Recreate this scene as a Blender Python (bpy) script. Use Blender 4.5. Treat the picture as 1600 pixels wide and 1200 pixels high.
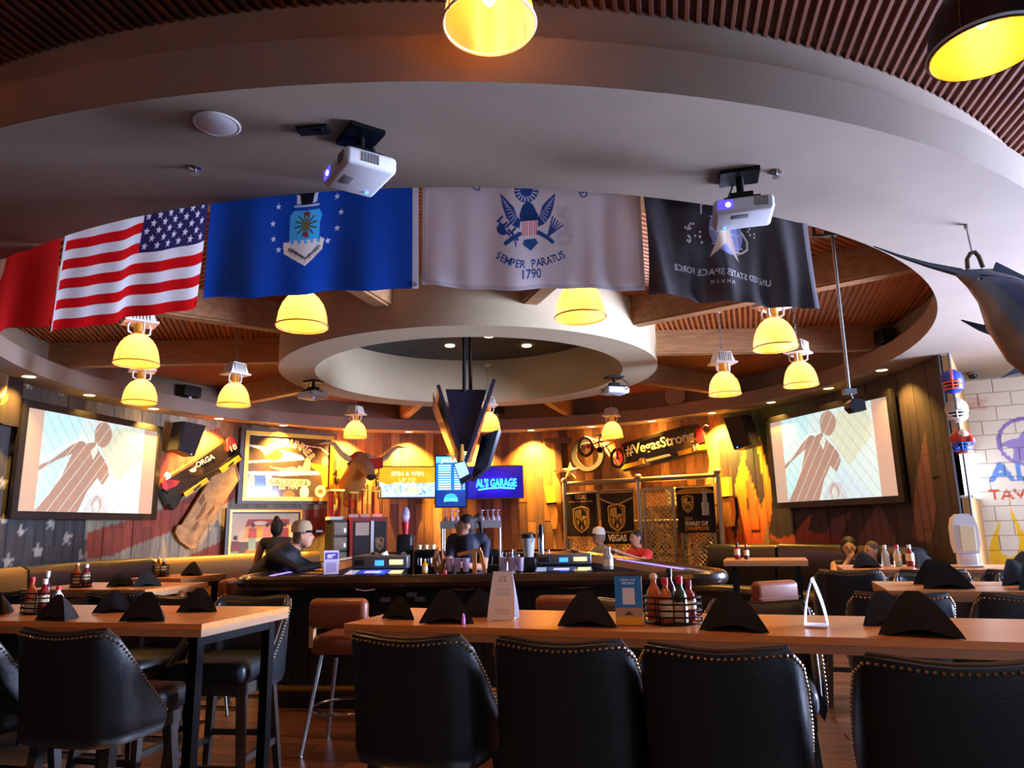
import bpy, bmesh, math, random
import numpy as np
from mathutils import Vector, Matrix, noise
random.seed(7)
for o in list(bpy.data.objects):
    bpy.data.objects.remove(o)
SC = bpy.context.scene
COL = SC.collection
PI = math.pi
def R(a): return math.radians(a)

# ---------------------------------------------------------------- camera
F = 1112.0; PIT = R(11.4); ROLL = R(1.2); CH = 1.48
_f = np.array([0, math.cos(PIT), math.sin(PIT)])
_u0 = np.array([0, -math.sin(PIT), math.cos(PIT)]); _r0 = np.array([1.0, 0, 0])
_r = math.cos(ROLL) * _r0 - math.sin(ROLL) * _u0
_u = math.cos(ROLL) * _u0 + math.sin(ROLL) * _r0
_c = np.array([0, 0, CH])
def ray(px, py): return _f + (px - 800) / F * _r + (600 - py) / F * _u
def atz(px, py, z):
    d = ray(px, py); return Vector(_c + d * ((z - CH) / d[2]))
def aty(px, py, y):
    d = ray(px, py); return Vector(_c + d * (y / d[1]))
def atd(px, py, t): return Vector(_c + ray(px, py) * t)
cam = bpy.data.cameras.new('camera'); cam.sensor_width = 36; cam.lens = 36 * F / 1600
camo = bpy.data.objects.new('camera', cam); COL.objects.link(camo)
m = Matrix.Identity(4)
for i in range(3):
    m[i][0] = _r[i]; m[i][1] = _u[i]; m[i][2] = -_f[i]; m[i][3] = _c[i]
camo.matrix_world = m
cam.clip_start = 0.05; cam.clip_end = 200
SC.camera = camo

# ---------------------------------------------------------------- light and exposure
SC.view_settings.view_transform = 'Standard'
SC.view_settings.look = 'None'
SC.view_settings.gamma = 1.0
SC.view_settings.use_curve_mapping = False
SC.view_settings.exposure = 0.95
w = bpy.data.worlds.new('world'); SC.world = w; w.use_nodes = True
w.node_tree.nodes['Background'].inputs[0].default_value = (0.62, 0.74, 1.0, 1)
w.node_tree.nodes['Background'].inputs[1].default_value = 0.5
def lin(c):
    return tuple((x / 12.92 if x <= 0.04045 else ((x + 0.055) / 1.055) ** 2.4) for x in c)
def hx(s):
    s = s.lstrip('#'); return tuple(int(s[i:i + 2], 16) / 255 for i in (0, 2, 4))
def H(s): return lin(hx(s)) + (1.0,)
def light(name, kind, loc, energy, color, **k):
    l = bpy.data.lights.new(name, kind); l.energy = energy; l.color = lin(hx(color))
    o = bpy.data.objects.new(name, l); COL.objects.link(o); o.location = loc
    for a, b in k.items():
        if a == 'to':
            o.rotation_euler = (Vector(b) - Vector(loc)).to_track_quat('-Z', 'Y').to_euler()
        else: setattr(l, a, b)
    return o
# daylight coming in through the windows along the right side of the room
light('window_daylight', 'AREA', (4.82, 0.9, 1.5), 45, '#b4ceff', shape='RECTANGLE', size=3.8, size_y=1.9, to=(0, 1.9, 1.9))
light('bay_window_daylight', 'AREA', (8.98, 5.7, 1.9), 1080, '#c2d2ff', shape='RECTANGLE', size=3.4, size_y=2.4, spread=R(115), to=(0, 4.3, 2.7))
light('block_wall_fill', 'AREA', (8.7, 6.6, 1.8), 75, '#f4f2ff', shape='RECTANGLE', size=3.0, size_y=2.2, to=(6.6, 10.2, 1.9))  # added fill lamp that brightens the block wall
# added frontal fill from an unseen opening behind the photographer
light('frontal_fill', 'AREA', (3.0, -4.3, 1.6), 14, '#dfe8ff', shape='RECTANGLE', size=6.0, size_y=2.4, to=(1.5, 4, 1.9))

# ---------------------------------------------------------------- materials
MATS = {}
def nodes(name):
    mt = bpy.data.materials.new(name); mt.use_nodes = True
    nt = mt.node_tree; MATS[name] = mt
    return mt, nt, nt.nodes['Principled BSDF']
def mat(name, col, rough=0.5, metal=0.0, emit=None, es=1.0, nz=0.0, nscale=12.0, bump=0.0, bscale=60.0, spec=0.5, trans=0.0, alpha=1.0, coat=0.0, stretch=(1, 1, 1), ior=1.45):
    mt, nt, b = nodes(name)
    c = H(col)
    b.inputs['Roughness'].default_value = rough; b.inputs['Metallic'].default_value = metal
    b.inputs['Specular IOR Level'].default_value = spec
    b.inputs['Transmission Weight'].default_value = trans; b.inputs['Alpha'].default_value = alpha
    b.inputs['Coat Weight'].default_value = coat; b.inputs['IOR'].default_value = ior
    if emit:
        b.inputs['Emission Color'].default_value = H(emit); b.inputs['Emission Strength'].default_value = es
    b.inputs['Base Color'].default_value = c
    if nz > 0 or bump > 0:
        tc = nt.nodes.new('ShaderNodeTexCoord'); mp = nt.nodes.new('ShaderNodeMapping')
        mp.inputs['Scale'].default_value = stretch
        nt.links.new(tc.outputs['Object'], mp.inputs[0])
        if nz > 0:
            n = nt.nodes.new('ShaderNodeTexNoise'); n.inputs['Scale'].default_value = nscale; n.inputs['Detail'].default_value = 5
            nt.links.new(mp.outputs[0], n.inputs[0])
            rp = nt.nodes.new('ShaderNodeValToRGB')
            rp.color_ramp.elements[0].position = 0.3; rp.color_ramp.elements[1].position = 0.7
            rp.color_ramp.elements[0].color = tuple(x * (1 - nz) for x in c[:3]) + (1,)
            rp.color_ramp.elements[1].color = tuple(min(1, x * (1 + nz)) for x in c[:3]) + (1,)
            nt.links.new(n.outputs[0], rp.inputs[0]); nt.links.new(rp.outputs[0], b.inputs['Base Color'])
        if bump > 0:
            n2 = nt.nodes.new('ShaderNodeTexNoise'); n2.inputs['Scale'].default_value = bscale; n2.inputs['Detail'].default_value = 3
            nt.links.new(mp.outputs[0], n2.inputs[0])
            bp = nt.nodes.new('ShaderNodeBump'); bp.inputs['Strength'].default_value = bump; bp.inputs['Distance'].default_value = 0.01
            nt.links.new(n2.outputs[0], bp.inputs['Height']); nt.links.new(bp.outputs[0], b.inputs['Normal'])
    return mt
def amat(name, rough=0.6, emit=0.0, grain=0.0, gscale=(9, 9, 0.7), spec=0.4, base=1.0, metal=0.0, sheen=0.0):
    """material coloured by the mesh's colour attribute (flat print or per piece tint) with optional wood grain"""
    mt, nt, b = nodes(name)
    at = nt.nodes.new('ShaderNodeAttribute'); at.attribute_name = 'Col'
    src = at.outputs['Color']
    if grain > 0:
        tc = nt.nodes.new('ShaderNodeTexCoord'); mp = nt.nodes.new('ShaderNodeMapping'); mp.inputs['Scale'].default_value = gscale
        n = nt.nodes.new('ShaderNodeTexNoise'); n.inputs['Scale'].default_value = 4; n.inputs['Detail'].default_value = 7; n.inputs['Roughness'].default_value = 0.65
        nt.links.new(tc.outputs['Object'], mp.inputs[0]); nt.links.new(mp.outputs[0], n.inputs[0])
        mr = nt.nodes.new('ShaderNodeMapRange'); mr.inputs[1].default_value = 0.3; mr.inputs[2].default_value = 0.7
        mr.inputs[3].default_value = 1 - grain; mr.inputs[4].default_value = 1 + grain * 0.6
        nt.links.new(n.outputs[0], mr.inputs[0])
        mx = nt.nodes.new('ShaderNodeMix'); mx.data_type = 'RGBA'; mx.blend_type = 'MULTIPLY'; mx.inputs[0].default_value = 1
        cb = nt.nodes.new('ShaderNodeCombineColor')
        for i in range(3): nt.links.new(mr.outputs[0], cb.inputs[i])
        nt.links.new(src, mx.inputs[6]); nt.links.new(cb.outputs[0], mx.inputs[7]); src = mx.outputs[2]
        bp = nt.nodes.new('ShaderNodeBump'); bp.inputs['Strength'].default_value = 0.25; bp.inputs['Distance'].default_value = 0.006
        nt.links.new(n.outputs[0], bp.inputs['Height']); nt.links.new(bp.outputs[0], b.inputs['Normal'])
    if base < 1:
        m2 = nt.nodes.new('ShaderNodeMix'); m2.data_type = 'RGBA'; m2.inputs[0].default_value = 1 - base; m2.inputs[7].default_value = (0, 0, 0, 1)
        nt.links.new(src, m2.inputs[6]); nt.links.new(m2.outputs[2], b.inputs['Base Color'])
    else:
        nt.links.new(src, b.inputs['Base Color'])
    b.inputs['Roughness'].default_value = rough; b.inputs['Specular IOR Level'].default_value = spec; b.inputs['Metallic'].default_value = metal
    if emit > 0:
        nt.links.new(src, b.inputs['Emission Color']); b.inputs['Emission Strength'].default_value = emit
    return mt

# ---------------------------------------------------------------- geometry helpers
def basis(d):
    d = Vector(d).normalized(); a = Vector((0, 0, 1)) if abs(d.z) < 0.95 else Vector((1, 0, 0))
    x = a.cross(d).normalized(); return x, d.cross(x), d
class G:
    def __init__(s): s.v = []; s.f = []
    def add(s, vs, fs):
        o = len(s.v); s.v += [tuple(v) for v in vs]; s.f += [tuple(i + o for i in f) for f in fs]; return s
    def box(s, c, d, rot=None):
        c = Vector(c); x, y, z = d[0] / 2, d[1] / 2, d[2] / 2
        p = [Vector(q) for q in ((-x, -y, -z), (x, -y, -z), (x, y, -z), (-x, y, -z), (-x, -y, z), (x, -y, z), (x, y, z), (-x, y, z))]
        if rot is not None: p = [rot @ q for q in p]
        return s.add([q + c for q in p], [(0, 3, 2, 1), (4, 5, 6, 7), (0, 1, 5, 4), (1, 2, 6, 5), (2, 3, 7, 6), (3, 0, 4, 7)])
    def cyl(s, a, b, r0, r1=None, n=12, cap=True):
        r1 = r0 if r1 is None else r1; a = Vector(a); b = Vector(b); x, y, z = basis(b - a)
        vs = []
        for p, r in ((a, r0), (b, r1)):
            for i in range(n):
                t = 2 * PI * i / n; vs.append(p + x * (r * math.cos(t)) + y * (r * math.sin(t)))
        fs = [(i, (i + 1) % n, n + (i + 1) % n, n + i) for i in range(n)]
        if cap: fs += [tuple(range(n - 1, -1, -1)), tuple(range(n, 2 * n))]
        return s.add(vs, fs)
    def lathe(s, prof, n=24, c=(0, 0, 0), M=None, cap=True):
        c = Vector(c); vs = []
        for r, z in prof:
            for i in range(n):
                t = 2 * PI * i / n; q = Vector((r * math.cos(t), r * math.sin(t), z))
                vs.append((M @ q if M is not None else q) + c)
        fs = []
        for k in range(len(prof) - 1):
            for i in range(n):
                j = (i + 1) % n; fs.append((k * n + i, k * n + j, (k + 1) * n + j, (k + 1) * n + i))
        if cap: fs += [tuple(range(n - 1, -1, -1)), tuple(range((len(prof) - 1) * n, len(prof) * n))]
        return s.add(vs, fs)
    def tube(s, pts, r, n=8, closed=False):
        pts = [Vector(p) for p in pts]; N = len(pts); vs = []; x = None
        for i, p in enumerate(pts):
            if closed: d = pts[(i + 1) % N] - pts[i - 1]
            else: d = pts[min(i + 1, N - 1)] - pts[max(i - 1, 0)]
            d = d.normalized() if d.length > 1e-9 else Vector((0, 0, 1))
            if x is None: x, y, _ = basis(d)
            else:
                x = (x - d * x.dot(d)).normalized(); y = d.cross(x)
            rr = r[i] if isinstance(r, (list, tuple)) else r
            for k in range(n):
                t = 2 * PI * k / n; vs.append(p + x * (rr * math.cos(t)) + y * (rr * math.sin(t)))
        fs = []
        for i in range(N if closed else N - 1):
            j = (i + 1) % N
            for k in range(n):
                l = (k + 1) % n; fs.append((i * n + k, i * n + l, j * n + l, j * n + k))
        if not closed: fs += [tuple(range(n - 1, -1, -1)), tuple(range((N - 1) * n, N * n))]
        return s.add(vs, fs)
    def ell(s, c, r, n=14, k=9, M=None):
        c = Vector(c); r = (r, r, r) if isinstance(r, (int, float)) else r; vs = []
        for j in range(1, k):
            a = PI * j / k
            for i in range(n):
                t = 2 * PI * i / n
                q = Vector((r[0] * math.sin(a) * math.cos(t), r[1] * math.sin(a) * math.sin(t), r[2] * math.cos(a)))
                vs.append((M @ q if M is not None else q) + c)
        top = Vector((0, 0, r[2])); bot = -top
        if M is not None: top = M @ top; bot = M @ bot
        vs += [c + top, c + bot]; T = len(vs) - 2; B = T + 1; fs = []
        for j in range(k - 2):
            for i in range(n):
                l = (i + 1) % n; fs.append((j * n + i, (j + 1) * n + i, (j + 1) * n + l, j * n + l))
        for i in range(n):
            l = (i + 1) % n; fs.append((T, i, l)); fs.append((B, (k - 2) * n + l, (k - 2) * n + i))
        return s.add(vs, fs)
    def prism(s, poly, d0, d1, axes='xz', M=None, c=(0, 0, 0)):
        """poly in the plane of two axes, extruded along the third"""
        c = Vector(c); n = len(poly); vs = []
        ar = sum(poly[i][0] * poly[(i + 1) % n][1] - poly[(i + 1) % n][0] * poly[i][1] for i in range(n))
        if ar < 0: poly = poly[::-1]
        for d in (d0, d1):
            for a, b in poly:
                q = Vector((a, d, b)) if axes == 'xz' else Vector((a, b, d)) if axes == 'xy' else Vector((d, a, b))
                vs.append((M @ q if M is not None else q) + c)
        bot = tuple(range(n)); top = tuple(range(2 * n - 1, n - 1, -1))
        fs = [bot, top] + [(i, n + i, n + (i + 1) % n, (i + 1) % n) for i in range(n)]
        if axes != 'xz': fs = [f[::-1] for f in fs]
        return s.add(vs, fs)
    def rbox(s, c, d, r=0.02, rot=None, n=3):
        """box with rounded edges: superellipse style grid"""
        c = Vector(c); hx_, hy, hz = [q / 2 for q in d]; r = min(r, hx_, hy, hz)
        bm = bmesh.new(); bmesh.ops.create_cube(bm, size=1)
        for v in bm.verts: v.co = Vector((v.co.x * d[0], v.co.y * d[1], v.co.z * d[2]))
        bmesh.ops.bevel(bm, geom=bm.edges[:], offset=r, segments=n, profile=0.5, affect='EDGES')
        bm.verts.index_update()
        vs = [(rot @ v.co if rot is not None else v.co.copy()) + c for v in bm.verts]
        fs = [tuple(v.index for v in f.verts) for f in bm.faces]
        bm.free(); return s.add(vs, fs)
    def grid(s, fn, nu, nv, flip=False):
        vs = [fn(i / (nu - 1), j / (nv - 1)) for j in range(nv) for i in range(nu)]
        fs = []
        for j in range(nv - 1):
            for i in range(nu - 1):
                a = j * nu + i; f = (a, a + 1, a + nu + 1, a + nu); fs.append(f[::-1] if flip else f)
        return s.add(vs, fs)
    def mesh(s, name, smooth=None):
        me = bpy.data.meshes.new(name); me.from_pydata(s.v, [], s.f)
        if smooth is not None:
            me.polygons.foreach_set('use_smooth', [True] * len(me.polygons))
            me.set_sharp_from_angle(angle=R(smooth))
        me.update(); return me
def setm(me, m):
    for q in (m if isinstance(m, (list, tuple)) else [m]): me.materials.append(MATS[q] if isinstance(q, str) else q)
def link(name, me, parent=None, loc=None, rotz=None):
    o = bpy.data.objects.new(name, me); COL.objects.link(o)
    if parent is not None: o.parent = parent
    if loc is not None: o.location = loc
    if rotz is not None: o.rotation_euler = (0, 0, rotz)
    return o
def obj(name, g, m, parent=None, smooth=35, loc=None, rotz=None):
    me = g.mesh(name, smooth) if isinstance(g, G) else g
    setm(me, m); return link(name, me, parent, loc, rotz)
def tag(o, label=None, cat=None, group=None, kind=None):
    if label: o['label'] = label
    if cat: o['category'] = cat
    if group: o['group'] = group
    if kind: o['kind'] = kind
    return o
def thing(name, label, cat, loc=(0, 0, 0), rotz=0.0, group=None, rot=None):
    o = bpy.data.objects.new(name, None); COL.objects.link(o); o.empty_display_size = 0.1
    o.location = loc; o.rotation_euler = rot if rot is not None else (0, 0, rotz)
    return tag(o, label, cat, group)
def struct(name, g, m, smooth=30): return tag(obj(name, g, m, None, smooth), kind='structure')
def dup(root, loc=None, rotz=None, label=None, group=None, rot=None):
    def cp(o, par):
        c = o.copy(); COL.objects.link(c); c.parent = par
        for ch in o.children: cp(ch, c)
        return c
    c = cp(root, root.parent)
    if loc is not None: c.location = loc
    if rotz is not None: c.rotation_euler = (0, 0, rotz)
    if rot is not None: c.rotation_euler = rot
    if label: c['label'] = label
    if group: c['group'] = group
    return c

# ---------------------------------------------------------------- flat print: a colour per grid vertex
_TX = {}
def tris(s, bold=0.0):
    k = (s, bold)
    if k in _TX: return _TX[k]
    cu = bpy.data.curves.new('t', 'FONT'); cu.body = s; cu.offset = bold; cu.resolution_u = 3
    o = bpy.data.objects.new('t', cu); COL.objects.link(o)
    dg = bpy.context.evaluated_depsgraph_get(); dg.update(); ev = o.evaluated_get(dg); me = ev.to_mesh()
    me.calc_loop_triangles()
    P = np.array([v.co[:2] for v in me.vertices]) if len(me.vertices) else np.zeros((0, 2))
    T = np.array([t.vertices[:] for t in me.loop_triangles], dtype=int) if len(me.loop_triangles) else np.zeros((0, 3), int)
    ev.to_mesh_clear(); bpy.data.objects.remove(o); bpy.data.curves.remove(cu)
    _TX[k] = (P, T); return _TX[k]
CAP = 0.69
def text_pts(s, h, sx=1.0, bold=0.0, center=True):
    """vertices (n,2), triangles of a line of text with capital height h"""
    P, T = tris(s, bold); P = P.copy()
    if len(P) == 0: return P, T
    sc = h / CAP; P[:, 0] *= sc * sx; P[:, 1] *= sc
    if center: P[:, 0] -= (P[:, 0].min() + P[:, 0].max()) / 2
    return P, T
def text_g(s, h, sx=1.0, bold=0.0, depth=0.004, fn=None):
    """text as solid lettering in the xz plane facing -y, optional fn(x,z)->point"""
    P, T = text_pts(s, h, sx, bold); g = G()
    if fn is None: fn = lambda x, z, d: (x, d, z)
    n = len(P)
    g.add([fn(x, z, -depth) for x, z in P] + [fn(x, z, 0) for x, z in P], [tuple(t) for t in T] + [tuple(int(i) + n for i in t[::-1]) for t in T])
    e = {}
    for t in T:
        for a, b in ((t[0], t[1]), (t[1], t[2]), (t[2], t[0])): e[(int(a), int(b))] = 1
    g.add([], [])
    for (a, b) in e:
        if (b, a) not in e: g.f.append((b, a, a + n, b + n))
    return g
class Cv:
    def __init__(s, A, n, bg):
        """canvas A wide by 1 high, n vertices high"""
        s.h = n; s.w = max(2, int(round(n * A))); s.A = A
        s.X, s.Y = np.meshgrid(np.linspace(0, A, s.w), np.linspace(0, 1, s.h))
        s.c = np.empty((s.h, s.w, 3)); s.c[:] = hx(bg) if isinstance(bg, str) else bg
    def sub(s, x0, x1, y0, y1):
        i0 = max(0, int(x0 / s.A * (s.w - 1))); i1 = min(s.w, int(x1 / s.A * (s.w - 1)) + 2)
        j0 = max(0, int(y0 * (s.h - 1))); j1 = min(s.h, int(y1 * (s.h - 1)) + 2)
        return slice(j0, max(j0, j1)), slice(i0, max(i0, i1))
    def put(s, sl, mask, col, a=1.0):
        col = np.array(hx(col) if isinstance(col, str) else col)
        k = s.c[sl]; k[mask] = k[mask] * (1 - a) + col * a
    def poly(s, pts, col, a=1.0):
        xs = [p[0] for p in pts]; ys = [p[1] for p in pts]; sl = s.sub(min(xs), max(xs), min(ys), max(ys))
        X = s.X[sl]; Y = s.Y[sl]; m = np.zeros(X.shape, bool); n = len(pts)
        for i in range(n):
            x0, y0 = pts[i]; x1, y1 = pts[(i + 1) % n]
            if y0 == y1: continue
            c = ((y0 > Y) != (y1 > Y)) & (X < (x1 - x0) * (Y - y0) / (y1 - y0) + x0); m ^= c
        s.put(sl, m, col, a); return s
    def rect(s, x0, y0, x1, y1, col, a=1.0):
        sl = s.sub(x0, x1, y0, y1); X = s.X[sl]; Y = s.Y[sl]
        s.put(sl, (X >= x0) & (X <= x1) & (Y >= y0) & (Y <= y1), col, a); return s
    def ell(s, cx, cy, rx, ry, col, a=1.0, inner=0.0):
        sl = s.sub(cx - rx, cx + rx, cy - ry, cy + ry); X = s.X[sl]; Y = s.Y[sl]
        d = ((X - cx) / rx) ** 2 + ((Y - cy) / ry) ** 2
        s.put(sl, (d <= 1) & (d >= inner * inner), col, a); return s
    def line(s, pts, wd, col, a=1.0):
        for (x0, y0), (x1, y1) in zip(pts[:-1], pts[1:]):
            sl = s.sub(min(x0, x1) - wd, max(x0, x1) + wd, min(y0, y1) - wd, max(y0, y1) + wd)
            X = s.X[sl]; Y = s.Y[sl]; dx, dy = x1 - x0, y1 - y0; L = dx * dx + dy * dy + 1e-12
            t = np.clip(((X - x0) * dx + (Y - y0) * dy) / L, 0, 1)
            s.put(sl, (X - x0 - t * dx) ** 2 + (Y - y0 - t * dy) ** 2 <= (wd / 2) ** 2, col, a)
        return s
    def star(s, cx, cy, r, col, rot=0.0, sx=1.0):
        return s.poly([(cx + sx * r * (1 if k % 2 == 0 else 0.4) * math.sin(rot + k * PI / 5), cy + r * (1 if k % 2 == 0 else 0.4) * math.cos(rot + k * PI / 5)) for k in range(10)], col)
    def tri(s, P, T, col, a=1.0):
        for t in T:
            (x0, y0), (x1, y1), (x2, y2) = P[t[0]], P[t[1]], P[t[2]]
            d = (y1 - y2) * (x0 - x2) + (x2 - x1) * (y0 - y2)
            if abs(d) < 1e-12: continue
            sl = s.sub(min(x0, x1, x2), max(x0, x1, x2), min(y0, y1, y2), max(y0, y1, y2)); X = s.X[sl]; Y = s.Y[sl]
            l0 = ((y1 - y2) * (X - x2) + (x2 - x1) * (Y - y2)) / d; l1 = ((y2 - y0) * (X - x2) + (x0 - x2) * (Y - y2)) / d
            s.put(sl, (l0 >= -1e-6) & (l1 >= -1e-6) & (l0 + l1 <= 1 + 1e-6), col, a)
        return s
    def text(s, t, cx, cy, h, col, sx=1.0, bold=0.0, rot=0.0, mir=False):
        P, T = text_pts(t, h, sx, bold)
        if len(P) == 0: return s
        if mir: P[:, 0] *= -1
        c, k = math.cos(rot), math.sin(rot); Q = np.empty_like(P)
        Q[:, 0] = cx + P[:, 0] * c - P[:, 1] * k; Q[:, 1] = cy + P[:, 0] * k + P[:, 1] * c
        return s.tri(Q, T, col)
    def arc(s, t, cx, cy, r, a0, a1, h, col, sx=1.0, bold=0.0, inside=False):
        """letters spread from angle a0 to a1 (degrees) round a centre"""
        n = len(t)
        for i, ch in enumerate(t):
            if ch == ' ': continue
            a = R(a0 + (a1 - a0) * (i + 0.5) / n)
            s.text(ch, cx + r * math.cos(a), cy + r * math.sin(a), h, col, sx, bold, a + PI / 2 if inside else a - PI / 2)
        return s
    def noise(s, amp, seed=1, cell=1):
        rg = np.random.RandomState(seed); n = rg.rand(s.h // cell + 2, s.w // cell + 2)
        n = np.kron(n, np.ones((cell, cell)))[:s.h, :s.w]; s.c *= (1 - amp + 2 * amp * n)[..., None]; s.c = np.clip(s.c, 0, 1); return s
    def mesh(s, name, fn, mats, flip=False):
        """fn(U,V) arrays 0..1 -> (h,w,3) positions"""
        U = s.X / s.A; V = s.Y; P = fn(U, V); me = bpy.data.meshes.new(name); N = s.w * s.h
        idx = np.arange(N).reshape(s.h, s.w); a = idx[:-1, :-1].ravel(); b = idx[:-1, 1:].ravel(); c = idx[1:, 1:].ravel(); d = idx[1:, :-1].ravel()
        q = np.stack([a, b, c, d] if not flip else [d, c, b, a], 1)
        me.vertices.add(N); me.vertices.foreach_set('co', np.ascontiguousarray(P, dtype=np.float32).reshape(-1))
        M = len(q); me.loops.add(4 * M); me.polygons.add(M)
        me.polygons.foreach_set('loop_start', np.arange(0, 4 * M, 4, dtype=np.int32))
        me.polygons.foreach_set('loop_total', np.full(M, 4, dtype=np.int32))
        me.polygons.foreach_set('vertices', q.astype(np.int32).ravel())
        me.polygons.foreach_set('use_smooth', np.ones(M, dtype=bool))
        me.update(calc_edges=True); paint(me, s.c.reshape(-1, 3)); setm(me, mats); return me
def lina(c): return np.where(c <= 0.04045, c / 12.92, ((np.clip(c, 0, 1) + 0.055) / 1.055) ** 2.4)
def paint(me, c):
    at = me.color_attributes.new('Col', 'FLOAT_COLOR', 'POINT')
    q = np.ones((len(me.vertices), 4), np.float32); q[:, :3] = lina(np.asarray(c)); at.data.foreach_set('color', q.ravel())
def paint1(me, col): paint(me, np.tile(np.array(hx(col) if isinstance(col, str) else col), (len(me.vertices), 1)))
def panel(name, cv, o, ax, up, m, parent=None):
    """flat printed panel: lower left corner o, full edge vectors ax and up; faces ax x up"""
    o = np.array(o); ax = np.array(ax); up = np.array(up)
    return link(name, cv.mesh(name, lambda U, V: o + U[..., None] * ax + V[..., None] * up, m), parent)

# ---------------------------------------------------------------- soft bodies fused into one skin
def sd(p, pr):
    if pr[0] == 'c':
        _, a, b, r0, r1, _c2 = pr; a = np.array(a); b = np.array(b); ab = b - a; t = np.clip(((p - a) @ ab) / (ab @ ab + 1e-12), 0, 1)
        return np.linalg.norm(p - a - t[:, None] * ab, axis=1) - (r0 + (r1 - r0) * t)
    _, c, r, M, _c2 = pr; q = p - np.array(c)
    if M is not None: q = q @ np.array(M)
    r = np.array(r); k = np.linalg.norm(q / r, axis=1); return (k - 1) * r.min()
def figure(name, prims, m, parent=None, vox=0.014, smooth=3):
    g = G()
    for pr in prims:
        if pr[0] == 'c':
            _, a, b, r0, r1, _c2 = pr; g.ell(a, r0, 12, 8); g.ell(b, r1, 12, 8)
            if (Vector(a) - Vector(b)).length > 1e-4: g.cyl(a, b, r0, r1, 12)
        else: g.ell(pr[1], pr[2], 16, 10, Matrix(pr[3]) if pr[3] is not None else None)
    o = link(name, g.mesh(name))
    mo = o.modifiers.new('r', 'REMESH'); mo.mode = 'VOXEL'; mo.voxel_size = vox; mo.use_smooth_shade = True
    if smooth:
        ms = o.modifiers.new('s', 'SMOOTH'); ms.iterations = smooth; ms.factor = 0.5
    dg = bpy.context.evaluated_depsgraph_get(); dg.update()
    me = bpy.data.meshes.new_from_object(o.evaluated_get(dg)); old = o.data
    o.modifiers.clear(); o.data = me; bpy.data.meshes.remove(old); me.name = name
    P = np.empty(len(me.vertices) * 3, np.float32); me.vertices.foreach_get('co', P); P = P.reshape(-1, 3).astype(float)
    D = np.stack([sd(P, pr) for pr in prims], 1); C = np.array([hx(pr[-1]) for pr in prims])
    for a_ in list(me.color_attributes): me.color_attributes.remove(a_)
    paint(me, C[D.argmin(1)]); me.materials.clear(); setm(me, m)
    me.polygons.foreach_set('use_smooth', [True] * len(me.polygons))
    if parent is not None: o.parent = parent
    return o
def cap(a, b, r0, r1, c): return ('c', a, b, r0, r1, c)
def el(c, r, col, M=None): return ('e', c, (r, r, r) if isinstance(r, (int, float)) else r, M, col)
# ================================================================ the room
CX, CY = -0.55, 9.35            # centre of the round bar ceiling
ZS = 3.48                       # underside of the ring soffit
ZC = 4.06                       # corrugated ceiling
RI, RO, RW = 5.42, 6.45, 5.92   # soffit inner and outer radius, plank wall radius
def cp(r, a, z=0.0): return Vector((CX + r * math.cos(R(a)), CY + r * math.sin(R(a)), z))
mat('plaster', '#8f7d6b', 0.85, nz=0.05, nscale=3, bump=0.05, bscale=80)
mat('plaster_ring', '#b8a684', 0.8, nz=0.04, nscale=3)
mat('charcoal_paint', '#4a4a49', 0.85)
mat('drum_paint', '#88725a', 0.85, nz=0.06, nscale=2)
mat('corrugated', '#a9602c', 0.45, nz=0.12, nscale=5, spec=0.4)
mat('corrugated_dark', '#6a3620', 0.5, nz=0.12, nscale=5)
mat('beam_wood', '#94683f', 0.6, nz=0.25, nscale=3, stretch=(1, 8, 8))
mat('floor_wood', '#5b3320', 0.35, nz=0.3, nscale=4, stretch=(1.5, 14, 14))
mat('dark_wall', '#2a2420', 0.85)
mat('black', '#0c0c0d', 0.5)
mat('black_gloss', '#0a0a0b', 0.18)
mat('black_metal', '#101012', 0.4, 0.6)
mat('chrome', '#c8c8cc', 0.18, 1.0)
mat('steel', '#9a9a98', 0.35, 0.9)
mat('white_plastic', '#d8d8da', 0.4)
mat('white_paint', '#d9d6cf', 0.6)
mat('glass', '#e8f0f2', 0.05, trans=0.9, alpha=0.5)
mat('downlight', '#ffe3a8', 0.4, emit='#ffd890', es=6)
mat('daylight_glass', '#f2f6ff', 0.2, emit='#f4f8ff', es=1.6)
amat('planks', 0.65, grain=0.45, gscale=(7, 7, 0.55))
amat('blocks', 0.7)
amat('cloth', 0.75, spec=0.2)
amat('satin', 0.35, spec=0.5)
for nm_, tw_ in (('cloth', 0.45), ('satin', 0.2)):
    mt_ = amat('flag_' + nm_, 0.75 if nm_ == 'cloth' else 0.35, spec=0.2 if nm_ == 'cloth' else 0.5); nt_ = mt_.node_tree
    tr_ = nt_.nodes.new('ShaderNodeBsdfTranslucent'); mx_ = nt_.nodes.new('ShaderNodeMixShader'); mx_.inputs[0].default_value = tw_
    at_ = [n_ for n_ in nt_.nodes if n_.bl_idname == 'ShaderNodeAttribute'][0]; nt_.links.new(at_.outputs['Color'], tr_.inputs[0])
    nt_.links.new(nt_.nodes['Principled BSDF'].outputs[0], mx_.inputs[1]); nt_.links.new(tr_.outputs[0], mx_.inputs[2]); nt_.links.new(mx_.outputs[0], nt_.nodes['Material Output'].inputs[0])
amat('print', 0.5)
amat('body', 0.65, spec=0.3)

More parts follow.
